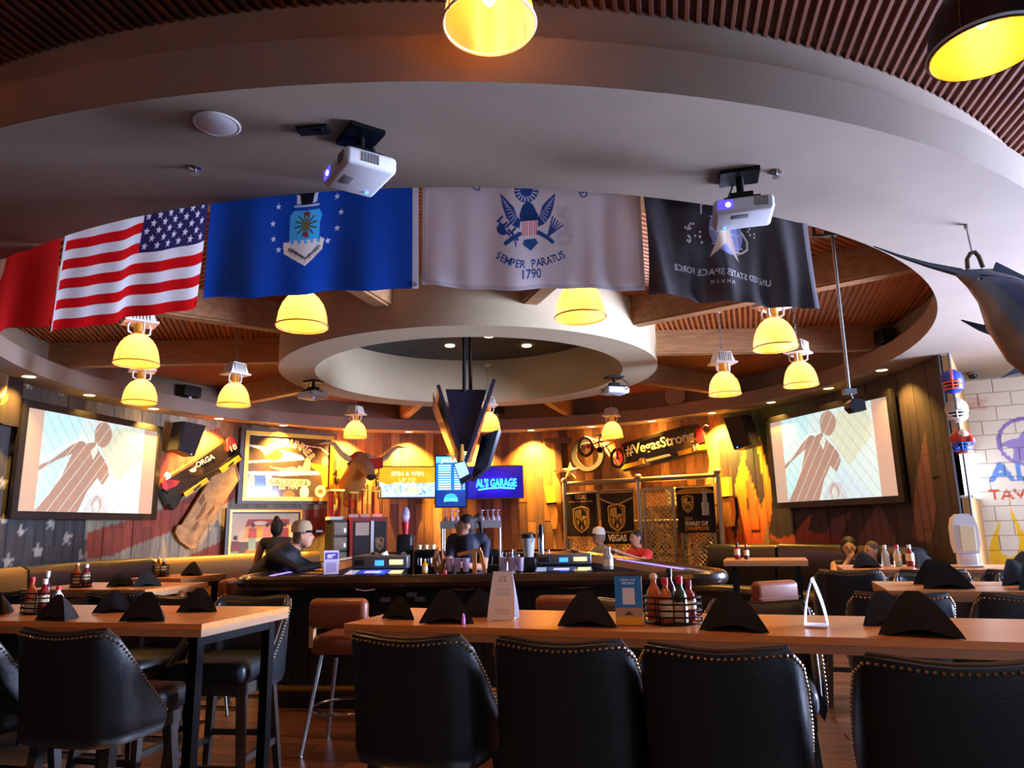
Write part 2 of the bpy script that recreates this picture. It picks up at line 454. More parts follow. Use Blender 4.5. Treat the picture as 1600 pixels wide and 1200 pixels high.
# floor with boards
tag(obj('floor', G().box((0, 6, -0.03), (19, 24, 0.06)), 'dark_wall'), kind='structure')
FLOOR = bpy.data.objects['floor']
FM = []
for k in range(6):
    me = G().box((0, 0, 0), (1.19, 0.146, 0.012)).mesh('board'); c = np.array(hx('#6d3f25')) * random.uniform(0.75, 1.15); paint1(me, c); setm(me, 'floor_boards' if 'floor_boards' in MATS else amat('floor_boards', 0.3, grain=0.4, gscale=(0.8, 9, 9))); FM.append(me)
fr = Matrix.Rotation(R(-14), 3, 'Z')
for j in range(44):
    for i in range(6):
        q = fr @ Vector((-3.7 + 1.2 * i + (j % 3) * 0.4, 2.4 + 0.15 * j, 0)) + Vector((-0.3, 0.4, 0.004))
        o = link('floor_board', random.choice(FM), FLOOR, q, R(-14))

# outer shell
struct('wall_left', G().box((-9.1, 6, 2.1), (0.2, 23, 4.3)), 'dark_wall')
struct('wall_rear', G().box((0, 17.1, 2.1), (18.4, 0.2, 4.3)), 'dark_wall')
struct('wall_front', G().box((-4.6, -5.1, 2.1), (9, 0.2, 4.3)).box((7.9, -5.1, 2.1), (2.4, 0.2, 4.3)).box((3.3, -5.1, 3.6), (7, 0.2, 1.3)), 'dark_wall')
g = G().box((5.05, -1.0, 0.2), (0.2, 8.2, 0.5)).box((5.05, -1.0, 3.65), (0.2, 8.2, 1.2)).box((5.05, 2.95, 2.0), (0.2, 0.3, 3.4)).box((5.05, -3.5, 2.0), (0.2, 3.2, 3.4)).box((9.15, 12.5, 2.0), (0.2, 9, 4.2)).box((9.15, 5.6, 0.3), (0.2, 5, 0.6)).box((9.15, 5.6, 3.7), (0.2, 5, 1.0)).box((9.15, 3.5, 2.0), (0.2, 1, 4.2)).box((7.1, 3.1, 2.0), (4.3, 0.2, 4.2))
struct('wall_right', g, 'dark_wall')
for i in range(5):
    y0 = -1.9 + 0.94 * i
    wn = struct('window_%d' % (i + 1), G().box((5.05, y0, 1.75), (0.1, 0.08, 2.6)).box((5.05, y0 + 0.47, 0.5), (0.1, 0.94, 0.08)).box((5.05, y0 + 0.47, 3.02), (0.1, 0.94, 0.08)), 'black_metal')
    obj('pane', G().box((5.07, y0 + 0.47, 1.75), (0.01, 0.86, 2.5)), 'glass', wn)
struct('roof', G().box((0, 6, 4.45), (18.6, 23, 0.3)), 'dark_wall')

# corrugated deck helper: ribs run along direction d in the plane z, sector cut as trapezoid
def ribs(g, c0, dirw, dirl, w0, w1, lfun, z, pitch=0.066, amp=0.012):
    """steps along dirw from w0 to w1; the sheet spans lfun(w) along dirl"""
    prof = [(0.0, 0), (0.22, 0), (0.34, 1), (0.66, 1), (0.78, 0)]
    n = int((w1 - w0) / pitch); vs = []
    for k in range(n + 1):
        for f, hgt in prof:
            wv = w0 + (k + f) * pitch
            if wv > w1: continue
            l0, l1 = lfun(wv)
            for l in (l0, l1): vs.append(c0 + dirw * wv + dirl * l + Vector((0, 0, z - amp * 2 * hgt)))
    m2 = len(vs) // 2
    g.add(vs, [(2 * i, 2 * i + 1, 2 * i + 3, 2 * i + 2) for i in range(m2 - 1)])
CEIL = thing('ceiling', None, None); CEIL['kind'] = 'structure'
for s in range(10):
    am = -18 + 36 * s
    dw = Vector((math.cos(R(am)), math.sin(R(am)), 0)); dl = Vector((-dw.y, dw.x, 0)); t = math.tan(R(18))
    g = G(); ribs(g, Vector((CX, CY, 0)), dw, dl, 2.2, 5.7, lambda wv: (-wv * t, wv * t), ZC)
    obj('corrugated_panel', g, 'corrugated', CEIL, smooth=20)
    g = G(); a0 = 36 * s
    M = Matrix.Rotation(R(a0), 3, 'Z'); g.box(M @ Vector((4.0, 0, 3.90)) + Vector((CX, CY, 0)), (3.35, 0.2, 0.31), M)
    obj('beam', g, 'beam_wood', CEIL)
    g = G(); c = cp(2.6, a0 + 2.9, 0); 
    M2 = Matrix.Rotation(R(a0), 3, 'Z')
    # slim cap strip under each beam
    g.box(M2 @ Vector((4.0, 0, 3.735)) + Vector((CX, CY, 0)), (3.3, 0.14, 0.025), M2)
    obj('beam_cap', g, 'beam_wood', CEIL)
# ceiling over the dining room in front of the ring
g = G(); dl = Vector((math.cos(R(78)), math.sin(R(78)), 0)); dw = Vector((dl.y, -dl.x, 0))
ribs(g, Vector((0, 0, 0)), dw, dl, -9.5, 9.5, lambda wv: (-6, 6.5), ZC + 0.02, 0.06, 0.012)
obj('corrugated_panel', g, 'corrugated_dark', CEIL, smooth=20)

# ring soffit: flat underside, low fascias, set back drums
def ring_profile(g, prof, a0, a1, n):
    def fn(u, v):
        k = v * (len(prof) - 1); i = int(round(k)); r, z = prof[i]; return cp(r, a0 + (a1 - a0) * u, z)
    g.grid(fn, n, len(prof))
SOF = thing('soffit', None, None); SOF['kind'] = 'structure'
g = G(); ring_profile(g, [(RI, 3.71), (RI, ZS)], -180, 180, 181)
obj('inner_fascia', g, 'plaster', SOF, 30)
g = G(); ring_profile(g, [(5.66, ZC + 0.03), (5.66, 3.71), (RI, 3.71)], -180, 180, 181)
obj('drum', g, 'drum_paint', SOF, 30)
def rout(a):
    a = (a + 180) % 360 - 180
    if -140 <= a <= -48: return RO
    d = (-140 - a) if a < -140 else (a + 48)
    d = min(abs(d), abs(-140 - (a - 360)))
    return RO + min(5.2, 0.0016 * d * d + 0.01 * d)
g = G()
def fn(u, v):
    a = -180 + 360 * u; r = RI + (rout(a) - RI) * v; return cp(r, a, ZS)
g.grid(fn, 181, 6)
obj('underside', g, 'plaster', SOF, 30)
g = G()
def fn(u, v):
    a = -170 + 170 * u; r = rout(a); rr, z = [(r, ZS), (r, 3.72), (r - 0.2, 3.72), (r - 0.2, ZC + 0.03)][int(round(v * 3))]; return cp(rr, a, z)
g.grid(fn, 121, 4, flip=True)
obj('outer_fascia', g, 'plaster', SOF, 30)

# hanging ring over the middle of the bar
RING = thing('ceiling_ring', None, None); RING['kind'] = 'structure'
g = G(); ring_profile(g, [(2.02, 4.2), (2.02, ZS), (2.46, ZS), (2.46, 3.78), (2.46, ZC)], -180, 180, 121)
obj('ring', g, 'plaster_ring', RING, 30)
g = G(); ring_profile(g, [(0.01, 4.18), (2.05, 4.18)], -180, 180, 61)
obj('ring_ceiling', g, 'charcoal_paint', RING)
for px, py in ((703, 541), (764, 526), (823, 541)):
    q = atz(px, py, 4.165)
    obj('downlight', G().cyl(q, q + Vector((0, 0, 0.02)), 0.07, n=20), 'downlight', RING)
    light('ring_downlight', 'SPOT', q - Vector((0, 0, 0.03)), 40, '#ffd9a0', spot_size=R(95), spot_blend=0.8, shadow_soft_size=0.05, to=q - Vector((0, 0, 2)))

# plank wall round the back, painted with a flag on the left and flames on the right
def proj(p):
    v = np.array(p) - _c; z = v @ _f; return 800 + F * (v @ _r) / z, 600 - F * (v @ _u) / z
def inside(pts, x, y):
    c = False; n = len(pts)
    for i in range(n):
        x0, y0 = pts[i]; x1, y1 = pts[(i + 1) % n]
        if (y0 > y) != (y1 > y) and x < (x1 - x0) * (y - y0) / (y1 - y0) + x0: c = not c
    return c
def starpts(cx, cy, r): return [(cx + r * (1 if k % 2 == 0 else .42) * math.sin(k * PI / 5) * 0.8, cy - r * (1 if k % 2 == 0 else .42) * math.cos(k * PI / 5)) for k in range(10)]
STARS = [starpts(*q) for q in ((79, 817, 12), (33, 831, 11), (104, 841, 12), (59, 861, 15), (6, 812, 12), (13, 877, 13), (126, 868, 10), (12, 640, 12), (20, 700, 12), (45, 600, 9), (4, 755, 12), (95, 610, 10))]
REDS = [[(135, 832), (178, 819), (240, 800), (281, 784), (330, 755), (372, 735), (372, 775), (330, 800), (272, 829), (197, 857), (174, 869), (135, 875)],
        [(262, 885), (300, 866), (345, 846), (420, 820), (480, 796), (530, 796), (530, 828), (470, 850), (400, 880), (330, 900)],
        [(135, 742), (240, 715), (300, 680), (345, 668), (345, 700), (300, 720), (240, 756), (135, 785)],
        [(375, 682), (430, 672), (530, 672), (530, 690), (440, 700), (375, 720)]]
FLM = [[(1122, 880), (1132, 830), (1128, 790), (1140, 815), (1150, 850), (1155, 800), (1148, 760), (1162, 700), (1166, 690), (1164, 725), (1178, 762), (1190, 795), (1196, 770), (1190, 735), (1184, 700), (1186, 680), (1196, 720), (1206, 760), (1206, 800), (1200, 830), (1215, 842), (1240, 836), (1252, 820), (1270, 800), (1262, 830), (1300, 835), (1320, 842), (1330, 880)]]
HOLE = [[(1166, 760), (1170, 735), (1176, 760), (1184, 800), (1176, 812), (1168, 795)], [(1192, 848), (1198, 815), (1206, 842), (1220, 850), (1200, 866)], [(1138, 850), (1142, 835), (1147, 860), (1140, 870)]]
SMOKE = [[(1330, 870), (1345, 830), (1365, 800), (1372, 780), (1385, 812), (1400, 840), (1395, 870)], [(1425, 840), (1430, 760), (1442, 690), (1446, 668), (1452, 720), (1462, 790), (1455, 850)], [(1282, 850), (1300, 812), (1330, 800), (1318, 830), (1310, 860)]]
WOODC = ['#8a5a33', '#96683c', '#7a4c2c', '#a87a48', '#6b4a34', '#b08654', '#84664a', '#9c6a3a', '#74573f', '#a5713c']
def wallcol(p, base):
    x, y = proj(p); b = base
    if x < 134:
        b = np.array(hx('#4a4a48')) * (0.7 + 0.5 * base.mean())
        for s_ in STARS:
            if inside(s_, x, y): return np.array(hx('#b3ad9a'))
        return b
    if x < 500 or (x < 528 and y > 780):
        for s_ in REDS:
            if inside(s_, x, y): return np.array(hx('#a04a30')) * (0.65 + 0.6 * base.mean())
        if x < 345 or y > 780: return np.array(hx('#a59a7e')) * (0.6 + 0.7 * base.mean())
        return b
    if x > 1112:
        for s_ in HOLE:
            if inside(s_, x, y): return base * 0.8
        for s_ in FLM:
            if inside(s_, x, y):
                t = min(1, max(0, (860 - y) / 130)); f = min(1, max(0, (1330 - x) / 140))
                c = (np.array(hx('#c4442c')) * (1 - t) + np.array(hx('#f4c236')) * t)
                return c * f + np.array(hx('#7a3b3a')) * (1 - f)
        for s_ in SMOKE:
            if inside(s_, x, y): return np.array(hx('#6a4a4c'))
        k = min(1, max(0, (x - 1118) / 25))
        top = min(1, max(0, (740 - y) / 60)) * min(1, max(0, (1330 - x) / 120))
        d = np.array(hx('#453a42')) * (0.55 + 0.5 * base.mean()); d = d * (1 - top) + np.array(hx('#2f4a34')) * top
        return b * (1 - k) + d * k
    return b
WALL = struct('wall_back', None or (lambda g: (ring_profile(g, [(RW + 0.004, 0), (RW + 0.004, ZS + 0.02)], 206, -7, 90), g)[1])(G()), 'dark_wall')
NPL = 122; DA = (206 + 7) / NPL
for i in range(NPL):
    a = 206 - DA * (i + 0.5); wd = RW * R(DA)
    p = cp(RW, a); rr = R(a) + PI / 2
    cuts = [0.0] + sorted(random.sample([0.9, 1.35, 1.6, 2.0, 2.3, 2.7, 3.0], random.choice((0, 1, 1, 2)))) + [ZS]
    for z0, z1 in zip(cuts[:-1], cuts[1:]):
        base = np.array(hx(random.choice(WOODC))) * random.uniform(0.9, 1.38)
        x0, _y = proj((p.x, p.y, 2.2)); mural = x0 < 540 or x0 > 1105
        nz = max(2, int((z1 - z0) / 0.035)) if mural else 2; nx = 6 if mural else 2
        dpt = random.uniform(0.0, 0.012); hw = wd / 2 - 0.002; vs = []; fs = []
        # local frame: x along the wall, y towards the room
        for k in range(nz):
            z = z0 + 0.0015 + (z1 - z0 - 0.003) * k / (nz - 1)
            vs.append((-hw, 0, z))
            for q in range(nx): vs.append((-hw + 2 * hw * q / (nx - 1), 0.018 + dpt, z))
            vs.append((hw, 0, z))
        W_ = nx + 2
        for k in range(nz - 1):
            for q in range(W_ - 1):
                b_ = k * W_ + q; fs.append((b_ + 1, b_, b_ + W_, b_ + W_ + 1))
        fs.append(tuple(range(W_))); fs.append(tuple(range((nz) * W_ - 1, (nz - 1) * W_ - 1, -1)))
        me = G().add(vs, fs).mesh('plank')
        ux, uy = math.cos(rr), math.sin(rr)
        # x axis (ux,uy), y axis points to the centre
        M = Matrix(((ux, -uy, 0, p.x), (uy, ux, 0, p.y), (0, 0, 1, 0), (0, 0, 0, 1)))
        if mural: paint(me, [wallcol(M @ Vector(v), base) for v in vs])
        else: paint1(me, base)
        setm(me, 'planks'); o = link('plank', me, WALL); o.matrix_local = M
# soffit downlights washing the plank wall
DLK = []
for i in range(15):
    a = 186 - 13.2 * i
    q = cp(5.58, a, ZS)
    o = obj('downlight', G().lathe([(0.075, -0.012), (0.085, -0.012), (0.085, 0.0), (0.07, 0.0)], 20, cap=False), 'white_paint', SOF, loc=q)
    obj('lamp_face', G().cyl((0, 0, -0.006), (0, 0, 0.0), 0.072, n=20), 'downlight', o)
    warm = 1.0 if 2 <= i <= 11 else 0.35 if i < 2 else 0.22
    light('wall_washer', 'SPOT', q - Vector((0, 0, 0.03)), 760 * warm, '#ffbe58', spot_size=R(104), spot_blend=0.9, shadow_soft_size=0.03, to=cp(5.95, a, 1.5))

# return wall with a window slot, and the painted block wall on the right
A0 = Vector((5.42, 8.66, 0)); B0 = Vector((6.62, 10.36, 0)); d = (B0 - A0).normalized(); n = Vector((d.y, -d.x, 0))
L0 = (B0 - A0).length; Mx = Matrix(((d.x, -n.x, 0), (d.y, -n.y, 0), (0, 0, 1)))
mat('column_wood', '#b98c56', 0.6, nz=0.2, nscale=3, stretch=(6, 6, 1))
g = G().box(A0 + d * L0 / 2 + Vector((0, 0, 2.95)), (L0, 0.1, 1.06), Mx).box(A0 + d * L0 / 2 + Vector((0, 0, 0.86)), (L0, 0.1, 1.72), Mx)
struct('wall_return', g, 'column_wood')
wq = struct('window_6', G().box(A0 + d * L0 / 2 + Vector((0, 0, 1.735)), (L0, 0.14, 0.03), Mx).box(A0 + d * L0 / 2 + Vector((0, 0, 2.41)), (L0, 0.14, 0.03), Mx), 'white_paint')
obj('pane', G().box(A0 + d * L0 / 2 + Vector((0, 0, 2.07)), (L0, 0.02, 0.66), Mx), 'daylight_glass', wq)
# block wall
A1 = Vector((6.62, 10.36, 0)); B1 = Vector((9.0, 9.25, 0)); d1 = (B1 - A1).normalized(); L1 = (B1 - A1).length
cvw = Cv(L1 / ZS, 300, '#d8d0c4'); sx_ = 1 / ZS
def WP(px, py):
    nrm = np.array((d1.y, -d1.x, 0)); rr_ = ray(px, py); t = ((np.array(A1) - _c) @ nrm) / (rr_ @ nrm); q = _c + rr_ * t
    return ((Vector(q) - A1).dot(d1) * sx_, q[2] * sx_)
def WQ(*p): return [WP(x, y) for x, y in p]
cvw.poly(WQ((1556, 905), (1546, 880), (1545, 855), (1552, 835), (1558, 820), (1563, 812), (1561, 835), (1560, 850), (1566, 865), (1578, 872), (1590, 865), (1592, 845), (1585, 820), (1577, 800), (1574, 780), (1582, 800), (1594, 825), (1606, 840), (1640, 830), (1660, 800), (1665, 860), (1650, 905)), '#e8b818')
cvw.poly(WQ((1552, 905), (1549, 885), (1556, 872), (1575, 884), (1600, 880), (1650, 880), (1650, 905)), '#e09a20', 0.6)
c0_ = WP(1602, 690); r0_ = abs(WP(1602, 652)[1] - c0_[1])
cvw.ell(c0_[0], c0_[1], r0_, r0_, '#8573b8', 1, 0.86)
cvw.poly(WQ((1564, 692), (1590, 684), (1600, 672), (1640, 690), (1640, 700), (1604, 700), (1600, 720), (1584, 722), (1582, 700), (1564, 698)), '#8f80bd')
q0 = WP(1554, 752); q1 = WP(1572, 752); hL = abs(WP(1560, 725)[1] - WP(1560, 753)[1])
cvw.text("AL'S", WP(1600, 755)[0], q0[1], hL, '#5f84c4', 1.25, 0.03)
cvw.text('TAVERN', WP(1603, 778)[0], WP(1603, 779)[1], abs(WP(1560, 764)[1] - WP(1560, 779)[1]), '#c4452f', 1.2, 0.01)
for q in range(60):
    x = random.uniform(1512, 1540); y = random.uniform(622, 640); c_ = WP(x, y); cvw.ell(c_[0], c_[1], 0.008, 0.006, '#c9a79a', 0.5)
BW = struct('wall_block', G().box(A1 + d1 * L1 / 2 + Vector((-d1.y, d1.x, 0)) * 0.1 + Vector((0, 0, ZS / 2)), (L1, 0.18, ZS), Matrix(((d1.x, -d1.y, 0), (d1.y, d1.x, 0), (0, 0, 1)))), 'white_paint')
nb = Vector((d1.y, -d1.x, 0))
for j in range(17):
    z0 = 0.204 * j
    for i in range(8):
        x0 = 0.4 * i - (0.2 if j % 2 else 0); x1 = min(x0 + 0.4, L1); x0 = max(0, x0)
        if x1 - x0 < 0.03: continue
        z1 = min(z0 + 0.204, ZS); nu, nv = 28, 15; vs = []; fs = []
        for b in range(nv):
            for a in range(nu):
                e = 0.0 if a in (0, nu - 1) or b in (0, nv - 1) else 0.012
                u = x0 + 0.002 + (x1 - x0 - 0.004) * (0 if a == 0 else 1 if a == nu - 1 else 0.03 + 0.94 * (a - 1) / (nu - 3))
                z = z0 + 0.002 + (z1 - z0 - 0.004) * (0 if b == 0 else 1 if b == nv - 1 else 0.05 + 0.9 * (b - 1) / (nv - 3))
                vs.append(A1 + d1 * u + nb * e + Vector((0, 0, z)))
        for b in range(nv - 1):
            for a in range(nu - 1): k = b * nu + a; fs.append((k, k + 1, k + nu + 1, k + nu))
        me = G().add(vs, fs).mesh('block')
        cc = []
        for b in range(nv):
            for a in range(nu):
                v = vs[b * nu + a]; u = (v - A1).dot(d1) * sx_; w_ = v.z * sx_
                cc.append(cvw.c[min(cvw.h - 1, int(w_ * (cvw.h - 1) + .5)), min(cvw.w - 1, int(u / cvw.A * (cvw.w - 1) + .5))])
        paint(me, cc); setm(me, 'blocks'); link('block', me, BW)
# ================================================================ things that hang from the ceiling
def shade_mat(name, col, es, tw=0.6):
    mt, nt, b = nodes(name); out = nt.nodes['Material Output']
    tr = nt.nodes.new('ShaderNodeBsdfTranslucent'); tr.inputs[0].default_value = H(col)
    b.inputs['Base Color'].default_value = H(col); b.inputs['Roughness'].default_value = 0.25
    b.inputs['Emission Color'].default_value = H('#ffc44c'); b.inputs['Emission Strength'].default_value = es
    mx = nt.nodes.new('ShaderNodeMixShader'); mx.inputs[0].default_value = tw
    nt.links.new(b.outputs[0], mx.inputs[1]); nt.links.new(tr.outputs[0], mx.inputs[2]); nt.links.new(mx.outputs[0], out.inputs[0])
shade_mat('amber_shade', '#c8985a', 0.10)
mat('lamp_white', '#d8d2c6', 0.45)
mat('bulb', '#fff0c0', 0.3, emit='#ffca60', es=14)
mat('amber_inside', '#b07a28', 0.4, emit='#ffb030', es=0.08)
mat('rim_metal', '#8f6f40', 0.35, 0.7)
SH = [(0.19, 0.0), (0.188, 0.03), (0.182, 0.08), (0.17, 0.135), (0.15, 0.185), (0.12, 0.23), (0.085, 0.262), (0.055, 0.278)]
def pendant(label, group, chain, dark=False):
    t = thing('pendant_lamp', label, 'lamp', group=group)
    sh = obj('shade', G().lathe(SH, 36, cap=False), 'black' if dark else 'amber_shade', t)
    if dark: obj('reflector', G().lathe([(r - 0.006, z) for r, z in SH], 36, cap=False), 'amber_inside', sh)
    ring = [(0.192 * math.cos(2 * PI * k / 36), 0.192 * math.sin(2 * PI * k / 36), 0.012) for k in range(36)]
    obj('rim', G().tube(ring, 0.006, 6, True), 'white_plastic' if dark or group is None else 'rim_metal', t)
    g = G()
    for k in range(4):
        a = k * PI / 2 + 0.6; g.tube([((r + 0.003) * math.cos(a), (r + 0.003) * math.sin(a), z) for r, z in SH], 0.0025, 5)
    obj('guard_wire', g, 'rim_metal', sh)
    obj('collar', G().lathe([(0.055, 0.27), (0.06, 0.29), (0.048, 0.3), (0.048, 0.38)], 20), 'amber_inside', t)
    obj('bulb', G().ell((0, 0, 0.17), (0.035, 0.035, 0.07)), 'bulb', t)
    for k in range(4):
        a = k * PI / 2 + 0.2; c, s = math.cos(a), math.sin(a)
        obj('bracket', G().tube([(0.06 * c, 0.06 * s, 0.285), (0.095 * c, 0.095 * s, 0.30), (0.1 * c, 0.1 * s, 0.35), (0.085 * c, 0.085 * s, 0.385)], 0.009, 6), 'lamp_white', t)
    obj('ballast_plate', G().prism([(-0.14, -0.12), (0.14, -0.12), (0.14, 0.12), (-0.14, 0.12)], 0.38, 0.4, 'xy'), 'lamp_white', t)
    g = G(); a0 = [(-0.12, -0.1, 0.4), (0.12, -0.1, 0.4), (0.12, 0.1, 0.4), (-0.12, 0.1, 0.4), (-0.08, -0.075, 0.53), (0.08, -0.075, 0.53), (0.08, 0.075, 0.53), (-0.08, 0.075, 0.53)]
    g.add(a0, [(0, 3, 2, 1), (4, 5, 6, 7), (0, 1, 5, 4), (1, 2, 6, 5), (2, 3, 7, 6), (3, 0, 4, 7)])
    bl = obj('ballast_housing', g, 'lamp_white', t)
    for k in range(6):
        x = -0.07 + 0.028 * k; obj('fin', G().box((x, 0, 0.46), (0.006, 0.21, 0.11)), 'lamp_white', bl)
    if chain > 0.03:
        g = G(); n = max(2, int(chain / 0.05))
        for k in range(n):
            z = 0.53 + chain * (k + 0.5) / n; hh = chain / n * 0.62
            pts = [(0.011 * math.cos(q) * (1 if k % 2 else 0), 0.011 * math.cos(q) * (0 if k % 2 else 1), z + hh * math.sin(q)) for q in [2 * PI * j / 8 for j in range(8)]]
            g.tube(pts, 0.0035, 5, True)
        obj('chain', g, 'steel', t)
        obj('canopy', G().cyl((0, 0, 0.53 + chain - 0.02), (0, 0, 0.53 + chain), 0.05, n=16), 'lamp_white', t)
    return t
ZL = 3.0
spots = [(472, 512), (907, 498), (213, 570), (218, 630), (365, 634), (555, 684), (957, 684), (1133, 617), (1252, 603), (1212, 545), (763, 672)]
LL = ('just below the blue shield flag', 'just below the off white eagle flag', 'close under the striped flag', 'low behind the one under the striped flag', 'beside the left curve of the ceiling ring', 'above the longhorn head', 'before the red bicycle', 'beside the round wall disc', 'beside the thin boom pole', 'close under the charcoal flag', 'behind the hanging televisions')
LG = 'amber bell pendants hanging round the bar'
p0 = pendant('amber bell shaped pendant lamp with white ballast hanging above the bar', LG, ZC - ZL - 0.53)
for i, (px, py) in enumerate(spots):
    q = atz(px, py, ZL)
    o = p0 if i == 0 else dup(p0)
    o.location = q; o.rotation_euler = (0, 0, random.uniform(0, 6)); o['label'] = 'amber bell shaped pendant lamp ' + LL[i]
    light('pendant_bulb', 'POINT', q + Vector((0, 0, 0.16)), 85, '#ffbe68', shadow_soft_size=0.05)
q = atd(765, 42, 2.95)
fa = pendant('amber pendant lamp with pale rim hanging before the curved soffit', None, ZC - q.z - 0.53); fa.location = q
light('pendant_bulb', 'POINT', q + Vector((0, 0, 0.14)), 15, '#ffb85c', shadow_soft_size=0.05)
q = atd(1541, 80, 2.65)
fb = pendant('black pendant lamp with glowing amber inside near the hanging fish', None, ZC - q.z - 0.53, True); fb.location = q
light('pendant_bulb', 'POINT', q + Vector((0, 0, 0.14)), 15, '#ffb85c', shadow_soft_size=0.05)

# unseen pendants added behind the photographer to warm the soffit edge
for k, (x, y) in enumerate(((-3.0, 1.5), (-1.0, 0.1), (1.5, 0.4))):
    o = dup(p0, (x, y, 3.5), 0.4, 'added unseen amber pendant lamp over the dining room behind the high tables', 'added pendants over the dining room')
    for ch in list(o.children):
        if ch.name.startswith(('chain', 'canopy')): bpy.data.objects.remove(ch)
    obj('hook', G().cyl((0, 0, 0.53), (0, 0, ZC - 3.5), 0.02), 'steel', o)
    light('pendant_bulb', 'POINT', (x, y, 3.62), 50, '#ff9c44', shadow_soft_size=0.05)

# ---------------------------------------------------------------- flags
def flag(name, label, cv, L, Rr, zb, hgt, fold, lean=0.0, sag=0.0, mats='flag_cloth', rings=None):
    L = Vector(L); Rr = Vector(Rr); ax = Rr - L; ax.z = 0; wd = ax.length; axn = ax.normalized(); nn = Vector((axn.y, -axn.x, 0))
    t = thing(name, label, 'flag', (L + Rr) / 2 * 1.0 + Vector((0, 0, 0)), group='flags strung along the soffit edge')
    org = (L + Rr) / 2; t.location = (org.x, org.y, zb)
    def fn(U, V):
        s = (U - 0.5) * wd; a = fold(U, V) * (1 - V) ** 0.7
        x = axn.x * s + nn.x * a + axn.x * lean * (V - 0.5); y = axn.y * s + nn.y * a + axn.y * lean * (V - 0.5)
        z = V * hgt + (Rr.z - L.z) * (U - 0.5) + sag * np.sin(U * PI)
        return np.stack([x, y, z], -1)
    link('cloth', cv.mesh('cloth', fn, mats), t)
    e = 0.0 if rings != 'L' else 1.0
    g = G()
    for k in (0, 1):
        u = 0.985 if rings != 'L' else 0.015; P = fn(np.array([[u]]), np.array([[0.03 + 0.9 * k]]))[0, 0]
        g.tube([tuple(P + np.array((axn.x * 0.012 * math.cos(q), axn.y * 0.012 * math.cos(q), 0.012 * math.sin(q))) - np.array(nn) * 0.004) for q in [2 * PI * j / 10 for j in range(10)]], 0.003, 5, True)
    tag(obj('grommet', g, 'rim_metal', t), kind='stuff')
    return t
def inw(p, k=0.07):
    d = Vector((CX - p.x, CY - p.y, 0)).normalized(); return p + d * k
FH = 0.93
# red service flag, mostly outside the view
cv = Cv(1.6, 150, '#c01f1c')
for k in range(46):
    a = k / 45 * PI; cv.ell(0.8 - 0.34 * math.cos(a), 0.62 - 0.36 * math.sin(a), 0.035, 0.04, '#d9a37c', 0.7)
cv.ell(0.8, 0.62, 0.22, 0.22, '#c98b4a', 0.8); cv.ell(0.8, 0.62, 0.16, 0.16, '#a2321e', 0.8); cv.line([(0.66, 0.5), (0.95, 0.78)], 0.05, '#d9b27c')
L = inw(atz(-215, 445, ZS)); Rr = inw(atz(76, 378, ZS)); L.z = Rr.z = 0
zb = aty(40, 515, (L.y + 3 * Rr.y) / 4).z
flag('marine_flag', 'red service flag with faded gold emblem beside the striped flag', cv, L, Rr, zb - 0.02, FH, lambda U, V: 0.03 * np.sin(U * 17) + 0.02 * np.sin(U * 31 + 1))
# striped national flag
cv = Cv(1.66, 230, '#e9e5e4')
for k in range(0, 13, 2): cv.rect(0, k / 13, 1.66, (k + 1) / 13, '#d3161a')
cv.rect(0, 0, 0.045, 1, '#dedbd9')
cv.rect(1.66 - 0.68, 6 / 13, 1.66, 1, '#2b2a58')
for r_ in range(9):
    n_ = 6 if r_ % 2 == 0 else 5
    for k in range(n_): cv.star(1.66 - 0.68 + 0.68 * (k + (0.5 if n_ == 6 else 1.0)) / 6.0 - 0.01, 6 / 13 + (7 / 13) * (r_ + 0.8) / 9.6, 0.032, '#e4e4ea', 0.15)
L = inw(atz(82, 377, ZS)); Rr = inw(atz(312, 321, ZS)); L.z = Rr.z = 0
zb = (aty(66, 512, L.y).z + aty(306, 487, Rr.y).z) / 2
f = flag('striped_flag', 'red and white striped flag with white stars on a blue canton', cv, L, Rr, zb, FH, lambda U, V: 0.025 * np.sin(U * 13) + 0.015 * np.sin(U * 25), 0.05)
# air force
cv = Cv(1.62, 230, '#123f9a')
def AF(x, y): return ((x - 318) / 327 * 1.62, 1 - (y - 258) / 202)
for s_ in ((438, 314), (427, 334), (419, 358), (421, 380), (430, 396), (507, 308), (521, 327), (528, 350), (523, 373), (509, 390)): cv.star(*AF(*s_), 0.024, '#d3d6ea')
cv.poly([AF(*q) for q in ((446, 348), (452, 341), (492, 341), (498, 350), (494, 362), (494, 388), (446, 388), (446, 362))], '#3aa0d8')
for k in range(12):
    a = k * PI / 6 + 0.2; c0 = AF(471, 362); cv.line([c0, (c0[0] + 0.085 * math.cos(a), c0[1] + 0.085 * math.sin(a))], 0.014, '#4a4a30')
cv.ell(*AF(471, 362), 0.03, 0.03, '#6a5a30'); cv.ell(*AF(472, 346), 0.016, 0.02, '#8a2a30'); cv.ell(*AF(471, 376), 0.016, 0.02, '#8a2a30')
cv.poly([AF(*q) for q in ((446, 384), (494, 384), (494, 392), (471, 408), (446, 392))], '#d0c6bc')
for k in range(5): c0 = AF(450 + 10.5 * k, 386); cv.ell(c0[0], c0[1], 0.013, 0.016, '#3aa0d8')
cv.poly([AF(*q) for q in ((437, 386), (446, 386), (448, 395), (471, 408), (494, 395), (496, 382), (503, 386), (500, 400), (471, 420), (438, 402))], '#d8cfc2')
cv.poly([AF(*q) for q in ((444, 397), (471, 411), (497, 396), (497, 394), (471, 408), (445, 394))], '#3a342c')
P0 = AF(457, 408); P1 = AF(486, 407)
cv.text('UNITED STATES', P0[0], P0[1], 0.026, '#77623f', 0.62, 0.01, -0.5); cv.text('AIR FORCE', P1[0], P1[1], 0.026, '#77623f', 0.62, 0.01, 0.5)
